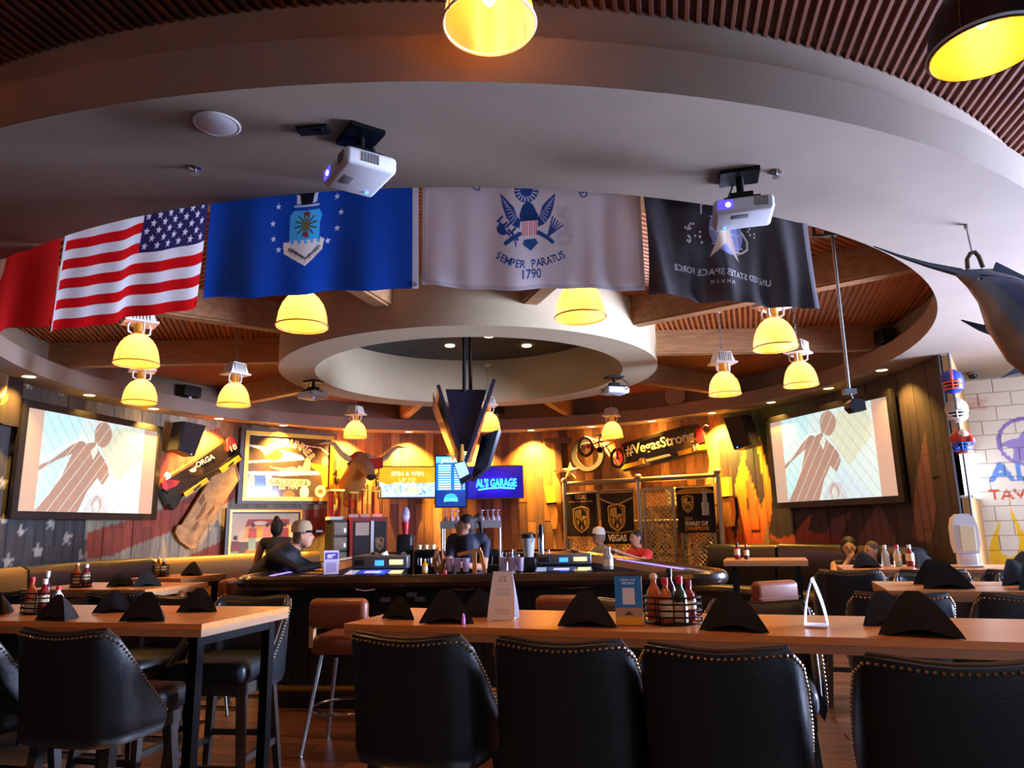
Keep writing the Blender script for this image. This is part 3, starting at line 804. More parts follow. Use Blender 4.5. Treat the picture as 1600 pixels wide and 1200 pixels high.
cv.poly([AF(*q) for q in ((455, 315), (460, 300), (484, 300), (492, 312), (486, 330), (478, 333), (466, 333), (458, 330))], '#15151c')
cv.ell(*AF(472, 309), 0.05, 0.022, '#d8d4d2'); cv.poly([AF(*q) for q in ((455, 318), (460, 318), (462, 332), (456, 332))], '#c6c8d4'); cv.poly([AF(*q) for q in ((484, 318), (490, 316), (488, 330), (481, 332))], '#c6c8d4')
cv.line([AF(453, 335), AF(491, 335)], 0.014, '#b8bcc8')
cv.rect(1.575, 0, 1.62, 1, '#b9b6bb')
L = inw(atz(318, 321, ZS)); Rr = inw(atz(651, 297, ZS)); L.z = Rr.z = 0
zb = (aty(318, 467, L.y).z + aty(648, 450, Rr.y).z) / 2
flag('air_force_flag', 'blue flag with light blue shield and ring of white stars', cv, L, Rr, zb, FH, lambda U, V: 0.02 * np.sin(U * 11 + 1) + 0.015 * np.sin(U * 23))
# coast guard
cv = Cv(1.62, 270, '#c3bdc0')
def CG(x, y): return ((x - 659) / 348 * 1.62, 1 - (y - 236) / 217)
def CP(*p): return [CG(*q) for q in p]
navy = '#20407e'
cv.arc('UNITED STATES COAST GUARD', *CG(826, 352), 0.42, 152, 22, 0.055, navy, 0.8, 0.02)
cv.arc('SEMPER PARATUS', *CG(826, 315), 0.49, 238, 302, 0.052, navy, 0.85, 0.02, True)
cv.text('1790', CG(827, 437)[0], CG(827, 437)[1], 0.062, navy, 0.8, 0.02)
cv.ell(*CG(822, 305), 0.088, 0.088, navy)
for k in range(18): a = k * PI / 9; c0 = CG(822, 305); cv.line([(c0[0] + 0.05 * math.cos(a), c0[1] + 0.05 * math.sin(a)), (c0[0] + 0.078 * math.cos(a), c0[1] + 0.078 * math.sin(a))], 0.01, '#b9b8c4')
for sx in (-1, 1):
    def WX(x, y): return CG(824 + sx * (x - 824), y)
    cv.poly([WX(*q) for q in ((868, 309), (858, 318), (846, 330), (842, 342), (836, 350), (838, 362), (848, 358), (858, 346), (864, 330))], navy)
    for k in range(8):
        cv.line([WX(841 + k * 2.2, 344 - k * 2.5), WX(850 + k * 2, 356 - k * 5.5)], 0.008, '#8f98bc')
    cv.line([WX(838, 370), WX(852, 378), WX(860, 384)], 0.03, navy)
cv.poly(CP((810, 342), (815, 328), (820, 324), (827, 323), (832, 328), (838, 342), (838, 352), (812, 352)), '#1b3a6b')
cv.poly(CP((813, 351), (838, 351), (838, 366), (834, 375), (826, 377), (817, 375), (813, 366)), '#cfc9cc')
for k in range(7): cv.poly(CP((814 + k * 3.5, 351), (815.6 + k * 3.5, 351), (815.6 + k * 3.5, 375), (814 + k * 3.5, 374)), '#c8444a')
cv.poly(CP((812, 342), (839, 342), (838, 352), (813, 352)), '#16315f')
cv.poly(CP((817, 379), (834, 379), (838, 386), (826, 397), (814, 386)), '#274a78')
for k in range(7):
    a = 2.2 + 0.35 * k; c0 = CG(791, 365); cv.ell(c0[0] + 0.06 * math.cos(a), c0[1] + 0.07 * math.sin(a) * 0.8 + 0.01 * k - 0.02, 0.012 + 0.008 * abs(math.cos(a)), 0.022, navy)
cv.line(CP((778, 350), (790, 368), (803, 380), (804, 389)), 0.01, navy)
for k in range(8): x, y = 776 + 3.4 * k, 352 + 4.2 * (k % 4) + (8 if k > 3 else 0); cv.line(CP((x, y), (x + 7, y + (6 if k % 2 else -7))), 0.017, navy)
for k in range(5): cv.line(CP((853, 376), (862 + 4 * k, 346 + 3 * k)), 0.011, navy)
for k in range(60): cv.ell(*CG(random.uniform(868, 892), random.uniform(330, 388)), 0.02, 0.02, '#aaa6ab', 0.3)
cv.rect(0, 0, 1.62, 0.028, '#aba6ab'); cv.rect(1.588, 0, 1.62, 1, '#a8a4a8'); cv.rect(0, 0, 0.02, 1, '#aaa6ab')
L = inw(atz(658, 297, ZS)); Rr = inw(atz(1009, 307, ZS)); L.z = Rr.z = 0
zb = (aty(660, 446, L.y).z + aty(1008, 453, Rr.y).z) / 2
flag('coast_guard_flag', 'off white flag with blue eagle emblem and arched lettering', cv, L, Rr, zb, FH + 0.02, lambda U, V: 0.03 * np.sin(U * 9 + 2) + 0.012 * np.sin(U * 27), 0, -0.012)
# space force, seen from its back
cv = Cv(1.5, 240, '#2c2629')
def SF(x, y): return ((x - 1012) / 262 * 1.5, 1 - (y - 268) / 210)
def SP(*p): return [SF(*q) for q in p]
cv.ell(*SF(1136, 371), 0.165, 0.17, '#7f86b8')
for k in (-0.1, 0, 0.1):
    c0 = SF(1136, 371); cv.line([(c0[0] - 0.15, c0[1] + k), (c0[0] + 0.15, c0[1] + k)], 0.008, '#aab0d0'); cv.line([(c0[0] + k * 1.1, c0[1] - 0.15), (c0[0] + k * 1.1, c0[1] + 0.15)], 0.008, '#aab0d0')
cv.line([SF(1118, 328), SF(1106, 326), SF(1098, 334), SF(1098, 346)], 0.014, '#c0b2a6'); cv.line([SF(1109, 368), SF(1120, 375)], 0.016, '#c8bcb4')
cv.line([SF(1164, 366), SF(1171, 380), SF(1170, 393), SF(1160, 400), SF(1145, 399)], 0.014, '#c8b6a6')
cv.poly(SP((1107, 412), (1136, 330), (1154, 416), (1131, 389)), '#bda493'); cv.poly(SP((1107, 412), (1136, 330), (1131, 389)), '#d2bda8')
for k in range(16): cv.ell(*SF(1075 + random.uniform(0, 24), 362 + random.uniform(0, 28)), 0.008, 0.008, '#d8d0c8')
for k in range(5): cv.ell(*SF(1172 + random.uniform(0, 18), 356 + random.uniform(0, 18)), 0.007, 0.007, '#d8d0c8')
cv.text('UNITED STATES SPACE FORCE', SF(1130, 438)[0], SF(1130, 440)[1], 0.045, '#c5bfc2', 0.98, 0.005, -0.055, mir=True)
cv.text('M M X I X', SF(1123, 450)[0], SF(1123, 452)[1], 0.026, '#c5bfc2', 1.1, 0.0, -0.05, mir=True)
cv.rect(1.455, 0, 1.5, 1, '#8d8a97')
L = inw(atz(1012, 308, ZS)); Rr = inw(atz(1275, 343, ZS)); L.z = Rr.z = 0
zb = (aty(1036, 462, L.y).z + aty(1271, 483, Rr.y).z) / 2
flag('space_force_flag', 'charcoal flag seen from behind with mirrored lettering and arrow emblem', cv, L, Rr, zb, FH, lambda U, V: 0.05 * np.sin(U * 15 + 0.6 * V * 6) * np.clip(1.3 - U, 0, 1) + 0.015 * np.sin(U * 33), 0.0, 0, 'flag_satin')
# small flag behind the gap
cv = Cv(0.2, 60, '#b8a08c')
for k in range(0, 9, 2): cv.rect(0, k / 9, 0.2, (k + 1) / 9, '#8a2a20')

# ---------------------------------------------------------------- projectors
mat('lens_glow', '#2a2a80', 0.1, emit='#5a4aff', es=0.8); mat('lens_hot', '#ddffff', 0.1, emit='#d8fff0', es=6); mat('led_blue', '#2060ff', 0.2, emit='#2a6cff', es=5); mat('vent_grey', '#6d6d70', 0.5)
def projector(label, loc, yaw, drop, grp=None, tilt=0.0):
    t = thing('projector', label, 'projector', loc, rot=(tilt, 0, yaw), group=grp)
    b = obj('body', G().rbox((0, 0, 0), (0.33, 0.27, 0.09), 0.025), 'white_plastic', t)
    obj('lens_window', G().rbox((-0.1, -0.133, 0.005), (0.085, 0.012, 0.055), 0.004), 'lens_glow', b)
    obj('lens', G().cyl((-0.085, -0.136, 0.0), (-0.085, -0.142, 0.0), 0.014, n=14), 'lens_hot', b)
    v = G()
    for k in range(7): v.box((0.06 + 0.011 * k, -0.135, 0.005), (0.005, 0.006, 0.055))
    obj('vent', v, 'vent_grey', b)
    v = G()
    for k in range(6): v.box((0.166, -0.05 + 0.016 * k, 0.0), (0.006, 0.008, 0.05))
    obj('side_vent', v, 'vent_grey', b)
    obj('panel', G().rbox((-0.02, -0.06, -0.046), (0.09, 0.05, 0.004), 0.001), 'vent_grey', b)
    obj('indicator', G().cyl((-0.1, 0.08, -0.045), (-0.1, 0.08, -0.05), 0.009, n=12), 'led_blue', b)
    m_ = obj('mount', G().box((0, 0.0, 0.06), (0.2, 0.16, 0.02)).box((0, 0, 0.085), (0.13, 0.1, 0.05)).cyl((0, 0, 0.09), (0, 0, drop), 0.022).box((0, 0, drop - 0.012), (0.22, 0.18, 0.024)), 'black_metal', t)
    for sx in (-1, 1): obj('arm', G().tube([(0.04 * sx, 0, 0.08), (0.11 * sx, 0.06, 0.065), (0.13 * sx, 0.1, 0.045)], 0.008, 6), 'black_metal', m_)
    obj('cable', G().tube([(-0.1, 0.14, 0.0), (-0.13, 0.19, 0.03), (-0.1, 0.18, 0.09), (-0.03, 0.08, drop - 0.02)], 0.006, 6), 'black', t)
    return t
q = atz(562, 270, 3.27); projector('white projector with glowing lens hanging before the blue flag', q, R(-56), ZS - q.z)
q = atz(1160, 333, 3.24); projector('white projector hanging before the charcoal flag', q, R(-14), ZS - q.z)
q = atz(489, 618, 3.28); projector('white projector under the ceiling ring beside the mirror wall', q, R(150), ZS - q.z)
q = atz(960, 611, 3.28); projector('white projector under the ceiling ring beside the red bicycle', q, R(200), ZS - q.z)

# ---------------------------------------------------------------- small ceiling fittings
q = atz(339, 193, ZS)
t = thing('ceiling_speaker', 'round white ceiling speaker in the grey soffit', 'speaker', q)
obj('grille', G().lathe([(0.1, 0.0), (0.098, -0.008), (0.085, -0.014), (0.03, -0.02), (0.002, -0.021)], 32), 'white_plastic', t)
obj('trim_ring', G().lathe([(0.105, 0), (0.115, -0.004), (0.105, -0.01), (0.098, -0.006)], 32, cap=False), 'white_paint', t)
q = atz(490, 201, ZS)
t = thing('ceiling_plate', 'flat black plate on the soffit near the projector', 'plate', q, R(-6))
obj('plate', G().box((0, 0, -0.008), (0.16, 0.07, 0.016)), 'black', t); obj('socket', G().box((0.03, 0, -0.02), (0.04, 0.04, 0.012)), 'black_metal', t)
def sprinkler(label, q):
    t = thing('sprinkler', label, 'sprinkler', q)
    obj('flange', G().lathe([(0.032, 0), (0.034, -0.006), (0.014, -0.012)], 20), 'chrome', t)
    obj('head', G().cyl((0, 0, -0.01), (0, 0, -0.035), 0.008).cyl((0, 0, -0.035), (0, 0, -0.039), 0.022), 'steel', t)
sprinkler('small recessed sprinkler head above the striped flag', atz(305, 262, ZS)); sprinkler('small chrome sprinkler head above the charcoal flag', atz(1212, 268, ZS))
# camera dome above the block wall
q = atz(1519, 582, ZS)
t = thing('dome_camera', 'small dark dome camera on the ceiling beside the football helmets', 'camera', q)
obj('base', G().cyl((0, 0, 0), (0, 0, -0.04), 0.07, n=20), 'vent_grey', t); obj('dome', G().ell((0, 0, -0.04), (0.06, 0.06, 0.06)), 'black_gloss', t)
# boom with a small black speaker
q0 = atz(1300, 366, 3.72); t = thing('boom_spotlight', 'small black spotlight on a long thin pole before the right screen', 'spotlight', (q0.x, q0.y, 0))
zt = q0.z; q1 = aty(1327, 612, q0.y)
obj('pole', G().cyl((0, 0, zt), (q1.x - q0.x, 0, q1.z), 0.012, n=10), 'steel', t)
obj('bracket', G().box((-0.02, 0, zt), (0.11, 0.05, 0.035)).box((-0.1, 0.0, zt - 0.01), (0.12, 0.02, 0.02)).box((-0.15, 0, (zt + ZC) / 2), (0.03, 0.03, ZC - zt + 0.04)), 'steel', t)
hb = Vector((q1.x - q0.x, 0, q1.z))
obj('clamp', G().box(hb, (0.09, 0.06, 0.04)).cyl(hb, hb + Vector((0.02, 0, -0.06)), 0.008), 'steel', t)
obj('head', G().prism([(-0.06, -0.04), (-0.03, -0.075), (0.06, -0.06), (0.055, 0.02), (-0.02, 0.03), (-0.06, 0.0)], -0.05, 0.05, 'xz', c=hb + Vector((0.03, 0, -0.09))), 'black', t)

# ---------------------------------------------------------------- hanging television cluster
mat('screen_blue', '#86b8e8', 0.2, emit='#8fc0f0', es=0.9)
mat('tv_back', '#17172a', 0.35)
q = atz(727, 606, 3.12); t = thing('television_cluster', 'black cluster of televisions hanging on twin poles over the bar', 'television', (q.x, q.y, 0)); TV0 = Vector((q.x, q.y, 0))
def TQ(px, py, dy=0.0): return aty(px, py, q.y + dy) - TV0
for dx in (0, 9): a = TQ(725 + dx, 560); obj('pole', G().cyl((a.x, 0.0 + dx * 0.01, TQ(725, 606).z - 0.05), (a.x, dx * 0.01, 4.18), 0.022, n=12), 'black_metal', t)
def slab(g, pts, th):
    P = [Vector(p) for p in pts]; n = (P[1] - P[0]).cross(P[2] - P[0]).normalized() * th
    g.add(P + [p + n for p in P], [(0, 3, 2, 1), (4, 5, 6, 7), (0, 1, 5, 4), (1, 2, 6, 5), (2, 3, 7, 6), (3, 0, 4, 7)]); return g
obj('mount_plate', slab(G(), [TQ(696, 608), TQ(760, 609), TQ(731, 706), TQ(716, 702)], 0.03), 'tv_back', t)
l = obj('left_screen', slab(G(), [TQ(682, 602, -0.05), TQ(717, 710, -0.05), TQ(714, 722, 1.0), TQ(681, 640, 1.0)], 0.04), 'tv_back', t)
obj('screen_face', slab(G(), [TQ(681, 613, 0.0) + Vector((-0.03, 0, 0)), TQ(680, 640, 1.0) + Vector((-0.03, 0, 0)), TQ(712, 722, 1.0) + Vector((-0.03, 0, 0)), TQ(715, 709, 0.0) + Vector((-0.03, 0, 0))], 0.005), 'amber_gloss' if 'amber_gloss' in MATS else mat('amber_gloss', '#b07838', 0.15), l)  # amber base colour paints an orange reflection onto this screen
obj('right_screen', slab(G(), [TQ(775, 593, -0.05), TQ(771, 600, 0.9), TQ(737, 722, 0.9), TQ(729, 724, -0.05)], 0.04), 'tv_back', t)
obj('lower_screen', slab(G(), [TQ(753, 681, 0.5), TQ(779, 671, 0.3), TQ(761, 730, 0.3), TQ(735, 752, 0.3)], 0.05), 'tv_back', t)
b = obj('lower_box', slab(G(), [TQ(708, 724, -0.1), TQ(727, 720, -0.1), TQ(738, 746, -0.1), TQ(720, 757, -0.1)], 0.12), 'tv_back', t)
obj('lit_panel', slab(G(), [TQ(710, 725, -0.12), TQ(726, 721, -0.12), TQ(733, 740, -0.12), TQ(718, 748, -0.12)], 0.01), 'screen_blue', b)
obj('neck', G().cyl(TQ(721, 695, -0.02), TQ(720, 728, -0.06), 0.03, 0.045, 10), 'amber_gloss', t)

# ---------------------------------------------------------------- hanging billfish
D0 = 4.75
t = thing('billfish', 'mounted billfish with long bill hanging from the ceiling by a rope', 'fish', atd(1525, 432, D0)); O = atd(1525, 432, D0)
def FQ(px, py, d=0.0): return atd(px, py, D0 + d) - O
path = [FQ(1492, 424), FQ(1508, 428), FQ(1530, 434), FQ(1556, 452, -.05), FQ(1585, 482, -.12), FQ(1625, 525, -.2), FQ(1680, 590, -.3), FQ(1745, 665, -.4), FQ(1800, 720, -.45)]
rad = [0.02, 0.055, 0.105, 0.15, 0.23, 0.27, 0.2, 0.09, 0.03]
g = G(); N = 26
seg = []
for i in range(len(path) - 1):
    for k in range(4): f = k / 4; seg.append((path[i].lerp(path[i + 1], f), rad[i] * (1 - f) + rad[i + 1] * f))
seg.append((path[-1], rad[-1])); vs = []; fs = []; cc = []
axd = (path[-1] - path[0]).normalized(); side = Vector((0.25, -0.97, 0)); side = (side - axd * side.dot(axd)).normalized(); upd = side.cross(axd); upd = upd if upd.z > 0 else -upd
for p, r in seg:
    for k in range(N):
        a = 2 * PI * k / N; h = math.sin(a); vs.append(p + upd * (r * 1.15 * h) + side * (r * 0.55 * math.cos(a)))
        n_ = noise.noise(p * 9 + Vector((k * .2, 0, 0))) * 0.06
        c = hx('#26364e') if h > 0.5 else hx('#4e6480') if h > -0.25 else hx('#6c747a') if h > -0.7 else hx('#8c6a4c'); cc.append([max(0, x + n_) for x in c])
for i in range(len(seg) - 1):
    for k in range(N): l_ = (k + 1) % N; fs.append((i * N + k, i * N + l_, (i + 1) * N + l_, (i + 1) * N + k))
fs += [tuple(range(N)), tuple(range(len(seg) * N - 1, (len(seg) - 1) * N - 1, -1))]
me = G().add(vs, fs).mesh('body', 60); paint(me, cc); obj('body', me, amat('fish_skin', 0.25, spec=0.6), t)
obj('bill', G().tube([FQ(1500, 426), FQ(1450, 414), FQ(1405, 400), FQ(1365, 385)], [0.03, 0.018, 0.01, 0.004], 8), mat('fish_dark', '#2a2f3a', 0.3), t)
mat('fish_eye', '#c9d2d8', 0.1)
e = obj('eye', G().ell(FQ(1520, 446) + side * 0.06, 0.022), 'fish_eye', t); obj('pupil', G().ell(FQ(1520, 446) + side * 0.078, 0.010), 'black_gloss', e)
mat('fish_fin', '#3a4152', 0.4)
def fin(pts, th=0.006): P = [FQ(*p) for p in pts]; n_ = side * th; k = len(P); return G().add([p - n_ for p in P] + [p + n_ for p in P], [tuple(range(k)), tuple(range(2 * k - 1, k - 1, -1))] + [(i, (i + 1) % k, k + (i + 1) % k, k + i) for i in range(k)])
obj('pectoral_fin', fin([(1502, 500), (1535, 508), (1552, 502), (1562, 512), (1560, 528), (1530, 516)]), 'fish_fin', t)
obj('anal_fin', fin([(1562, 592), (1590, 572), (1606, 570), (1600, 582), (1580, 586)]), 'fish_fin', t)
obj('dorsal_fin', fin([(1548, 430), (1556, 410), (1600, 432), (1660, 492), (1650, 520), (1600, 470)]), 'fish_fin', t)
obj('tail_fin', fin([(1790, 700), (1860, 660), (1830, 735), (1840, 830), (1790, 740)]), 'fish_fin', t)
obj('lateral_line', G().tube([FQ(1520, 438) + side * 0.07, FQ(1560, 447) + side * 0.1, FQ(1600, 460) + side * 0.12], 0.004, 6), 'fish_dark', t)
obj('rope_loop', G().tube([FQ(1512, 420), FQ(1511, 405), FQ(1516, 396), FQ(1523, 394), FQ(1529, 400), FQ(1536, 418)], 0.014, 8), mat('rope', '#5a4a3a', 0.9, bump=0.5, bscale=90), t)
top = atz(1509, 351, ZS) - O
obj('wire', G().tube([FQ(1519, 395), (FQ(1519, 395).lerp(top, 0.5)), top], 0.006, 6).cyl(top, top - Vector((0, 0, 0.03)), 0.014), 'steel', t)
# ================================================================ things on the plank wall
def wallpt(px, py, r):
    d = ray(px, py); a = d[0] ** 2 + d[1] ** 2; b = -2 * (d[0] * CX + d[1] * CY); c = CX ** 2 + CY ** 2 - r * r
    t = (-b + math.sqrt(max(0, b * b - 4 * a * c))) / (2 * a); return Vector(_c + d * t)
class WPl:
    """vertical working plane on the wall: local x to the viewer's right, z up, -y towards the room"""
    def __init__(s, px, py, r=RW - 0.05, x0=None, x1=None):
        if x0 is not None:
            a = wallpt(x0, py, r); b = wallpt(x1, py, r); s.o = (a + b) / 2; d = b - a; d.z = 0; s.x = d.normalized()
        else:
            s.o = wallpt(px, py, r); t = Vector((s.o.x - CX, s.o.y - CY, 0)).normalized(); s.x = Vector((t.y, -t.x, 0))
        s.y = Vector((-s.x.y, s.x.x, 0)); s.rz = math.atan2(s.x.y, s.x.x)
    def l(s, px, py, d=0.0):
        rr = ray(px, py); n = np.array(s.y); o = np.array(s.o + s.y * d); t = ((o - _c) @ n) / (rr @ n); q = Vector(_c + rr * t) - s.o
        return (q.dot(s.x), q.z)
    def pts(s, *p): return [s.l(*q) for q in p]
def frame_bars(g, x0, x1, z0, z1, w, d0, d1):
    P = [(x0, z0), (x1, z0), (x1, z1), (x0, z1)]; Q = [(x0 + w, z0 + w), (x1 - w, z0 + w), (x1 - w, z1 - w), (x0 + w, z1 - w)]
    vs = [(x, d, z) for d in (d0, d1) for L_ in (P, Q) for x, z in L_]
    fs = []
    for i in range(4):
        j = (i + 1) % 4
        fs += [(i, j, 4 + j, 4 + i), (8 + j, 8 + i, 12 + i, 12 + j), (i, 8 + i, 8 + j, j), (4 + j, 12 + j, 12 + i, 4 + i)]
    return g.add(vs, fs)
mat('gold', '#b8862e', 0.3, 0.85); mat('gold_paint', '#d8b45a', 0.45); mat('dark_frame', '#4a3020', 0.4)
amat('screen_print', 0.6, emit=0.55, base=0.25); amat('tv_print', 0.2, emit=1.15, base=0.05); amat('print_gloss', 0.08, spec=0.8)

# ---- two projection screens showing the same feed
def screen_cv(n):
    cv = Cv(1.78, n, '#c8a892')
    def Q(x, y):
        xl = 10 + (y - 625) * .097; xr = 755 + (y - 478) * .142; yt = 625 - (x - 10) * .197; yb = 1142 - (x - 60) * .064
        return ((x - xl) / (xr - xl) * 1.78, 1 - (y - yt) / (yb - yt))
    cv.rect(0.2, 0, 1.56, 1, '#d5e8e6'); 
    cv.poly([(0.2, 0), (0.2, 1), (0.7, 1), (0.4, 0.3), (0.5, 0)], '#bfe9ec'); cv.poly([Q(*p) for p in ((480, 560), (640, 500), (690, 700), (560, 900), (430, 720))], '#d6dcc0'); cv.poly([Q(*p) for p in ((370, 1110), (520, 900), (700, 1090), (720, 1100))], '#cfe3ec')
    body = '#b08a78'
    cv.poly([Q(*p) for p in ((272, 800), (290, 745), (350, 705), (385, 690), (410, 730), (445, 765), (490, 820), (505, 870), (480, 940), (440, 900), (400, 990), (370, 1120), (140, 1135), (200, 1040), (245, 930))], body)
    cv.poly([Q(*p) for p in ((115, 905), (180, 850), (250, 760), (300, 700), (340, 715), (280, 790), (200, 850), (120, 930))], '#a78578'); cv.line([Q(130, 872), Q(220, 770), Q(300, 700), Q(365, 690)], 0.03, '#e9f2ee')
    cv.poly([Q(*p) for p in ((380, 690), (372, 640), (385, 590), (420, 570), (455, 590), (465, 640), (440, 690), (415, 690))], '#b9937f'); cv.ell(*Q(420, 630), 0.12, 0.14, '#b48e7a')
    cv.poly([Q(*p) for p in ((370, 745), (395, 700), (410, 745), (392, 800))], '#dfe8dc'); cv.ell(*Q(470, 1065), 0.07, 0.1, '#b39a94'); cv.ell(*Q(470, 1078), 0.04, 0.07, '#e8f6f2'); cv.poly([Q(*p) for p in ((400, 1110), (410, 1060), (440, 1010), (500, 1000), (540, 1060), (560, 1110))], '#cdbdb8', 0.5)
    for k in range(-8, 16):
        cv.line([(0.2 + k * 0.13, 0), (0.2 + k * 0.13 + 0.75, 1)], 0.008, '#e6efe9', 0.75); cv.line([(0.2 + k * 0.13, 1), (0.2 + k * 0.13 + 0.75, 0)], 0.008, '#9aa6a2', 0.6)
    cv.rect(0, 0, 0.2, 1, '#c8a892'); cv.rect(1.56, 0, 1.78, 1, '#c8a28e'); return cv
def screen(label, x0, x1, py, tops, bots, cv):
    w = WPl(0, py, RW - 0.16, x0, x1); zt = (w.l(x0, tops[0])[1] + w.l(x1, tops[1])[1]) / 2; zb = (w.l(x0, bots[0])[1] + w.l(x1, bots[1])[1]) / 2
    xa = w.l(x0, py)[0]; xb = w.l(x1, py)[0]
    t = thing('projection_screen', label, 'screen', w.o, w.rz)
    panel('screen_surface', cv, (xa, 0, zb), (xb - xa, 0, 0), (0, 0, zt - zb), 'screen_print', t)
    obj('frame', frame_bars(G(), xa - 0.09, xb + 0.09, zb - 0.09, zt + 0.09, 0.095, -0.03, 0.03), 'black', t, 20)
    obj('backing', G().box(((xa + xb) / 2, 0.06, (zt + zb) / 2), (xb - xa, 0.05, zt - zb)), 'black', t); return t
cv = screen_cv(150)
screen('framed projection screen showing a figure behind a fence, over the flag mural', 33, 243, 720, (636, 672), (800, 803), cv)
screen('framed projection screen showing a figure behind a fence, over the flame mural', 1207, 1398, 705, (656, 621), (787, 775), cv)

# ---- loudspeakers
mat('grille_black', '#141416', 0.7, bump=0.4, bscale=200)
def loudspeaker(label, pts, led):
    w = WPl(*[(sum(p[i] for p in pts) / 4) for i in (0, 1)], r=RW - 0.45); L_ = w.pts(*pts); t = thing('loudspeaker', label, 'speaker', w.o, w.rz)
    obj('cabinet', G().prism(L_, 0.0, 0.26), 'black', t); c = Vector((sum(p[0] for p in L_) / 4, 0, sum(p[1] for p in L_) / 4))
    obj('grille', G().prism([(c.x + (x - c.x) * 0.9, c.z + (z - c.z) * 0.93) for x, z in L_], -0.015, 0.0), 'grille_black', t)
    q = w.l(*led); obj('indicator', G().cyl((q[0], -0.016, q[1]), (q[0], -0.02, q[1]), 0.012, n=8), 'led_blue', t)
    obj('bracket', G().box((c.x, 0.3, c.z), (0.06, 0.12, 0.2)), 'black_metal', t)
loudspeaker('black loudspeaker angled on the wall beside the left racing bodywork', [(277, 702), (304, 713), (322, 665), (287, 658)], (298, 710))
loudspeaker('black loudspeaker angled on the wall beside the flame mural', [(1147, 703), (1175, 695), (1159, 648), (1130, 653)], (1153, 699))
def ledge_box(label, px, py, wd, hg):
    w = WPl(px, py, 5.5); t = thing('ledge_speaker', label, 'speaker', (w.o.x, w.o.y, 3.71), w.rz)
    z = max(0.05, w.o.z - 3.71 - hg / 2)
    obj('cabinet', G().rbox((0, 0, z + hg / 2), (wd, 0.16, hg), 0.015), 'black', t); obj('grille', G().rbox((0, -0.082, z + hg / 2), (wd * 0.92, 0.01, hg * 0.85), 0.004), 'grille_black', t); obj('stand', G().cyl((0, 0, 0), (0, 0, z + 0.01), 0.03).cyl((0, 0, 0), (0, 0, 0.01), 0.07, n=16), 'white_paint', t)
ledge_box('small black speaker on the ledge above the left racing bodywork', 297, 612, 0.34, 0.18)
ledge_box('small black speaker on the ledge behind the hanging televisions', 777, 640, 0.3, 0.17)
ledge_box('small black speaker on the ledge above the right screen', 1378, 545, 0.4, 0.2)
w = WPl(1055, 618, 5.62); t = thing('wall_disc', 'round pale disc speaker on the drum above the racing bodywork', 'speaker', w.o, w.rz)
MY = Matrix.Rotation(R(90), 3, 'X'); obj('disc', G().lathe([(0.2, -0.04), (0.2, 0.0), (0.185, 0.02), (0.01, 0.025)], 36, M=MY), 'plaster_ring', t); obj('rim', G().tube([(0.2 * math.cos(2 * PI * k / 36), -0.01, 0.2 * math.sin(2 * PI * k / 36)) for k in range(36)], 0.008, 6, True), 'white_paint', t)

# ---- racing car bodywork panels
mat('race_black', '#17120e', 0.25, coat=0.5); mat('race_red', '#b0202a', 0.3, coat=0.3); mat('race_yellow', '#e0a21c', 0.35); mat('race_letter', '#f0e2b8', 0.5)
w = WPl(315, 745, RW - 0.22); t = thing('race_car_bodywork', 'black and red racing car bodywork with yellow strips over the wooden map', 'car panel', w.o, w.rz)
def rp(name, pts, d0, d1, m_, par): return obj(name, G().prism(w.pts(*pts), d0, d1), m_, par)
rp('tail_panel', [(251, 764), (268, 745), (290, 732), (350, 690), (362, 684), (372, 702), (378, 718), (372, 722), (300, 760), (283, 778), (276, 792), (270, 797), (262, 785)], -0.02, 0.12, 'race_black', t)
rp('bumper', [(252, 766), (276, 755), (300, 750), (340, 732), (366, 706), (371, 710), (345, 738), (302, 757), (262, 772)], -0.06, -0.02, 'race_black', t)
rp('tail_light', [(249, 755), (256, 749), (277, 752), (272, 759), (256, 766), (251, 764)], -0.07, -0.02, 'race_red', t)
rp('tail_light', [(352, 686), (360, 682), (366, 694), (364, 699), (353, 705)], -0.07, -0.02, 'race_red', t)
rp('reflector', [(253, 744), (257, 738), (263, 742), (261, 747), (255, 751)], -0.09, -0.04, 'white_plastic', t)
s1 = rp('sponsor_strip', [(283, 771), (319, 747), (323, 753), (286, 777)], -0.075, -0.06, 'race_yellow', t); s2 = rp('sponsor_strip', [(339, 733), (369, 712), (374, 718), (343, 740)], -0.075, -0.06, 'race_yellow', t)
for par, a, b in ((s1, (298, 765), (310, 757)), (s2, (352, 728), (361, 722))):
    rp('logo', [a, (b[0] - 1, b[1] - 1), (b[0], b[1] + 2), (a[0] + 1, a[1] + 3)], -0.08, -0.074, 'black', par)
def wtext(par, s_, a, b, h, m_, d=-0.07, sx=1.0, bold=0.01, name='lettering'):
    A_ = w.l(*a); B_ = w.l(*b); an = math.atan2(B_[1] - A_[1], B_[0] - A_[0]); L_ = math.hypot(B_[0] - A_[0], B_[1] - A_[1]); P, T = text_pts(s_, h, 1, bold); k = L_ / (P[:, 0].max() - P[:, 0].min())
    cx, cz = (A_[0] + B_[0]) / 2, (A_[1] + B_[1]) / 2; c, s = math.cos(an), math.sin(an)
    return tag(obj(name, text_g(s_, h, k, bold, 0.006, lambda x, z, dd: (cx + x * c - z * s, d + dd, cz + x * s + z * c)), m_, par, None), kind='stuff')
wtext(t, 'ORGA', (306, 731), (334, 716), 0.085, 'race_letter', -0.025); rp('emblem', [(294, 735), (302, 731), (306, 727), (304, 737), (298, 738)], -0.03, -0.02, 'race_letter', t)
wtext(t, '18', (358, 706), (367, 701), 0.1, 'race_letter', -0.065)
w = WPl(1040, 705, RW - 0.3); t = thing('race_car_bodywork', 'black racing car bodywork with large pale lettering above the fence gate', 'car panel', w.o, w.rz)
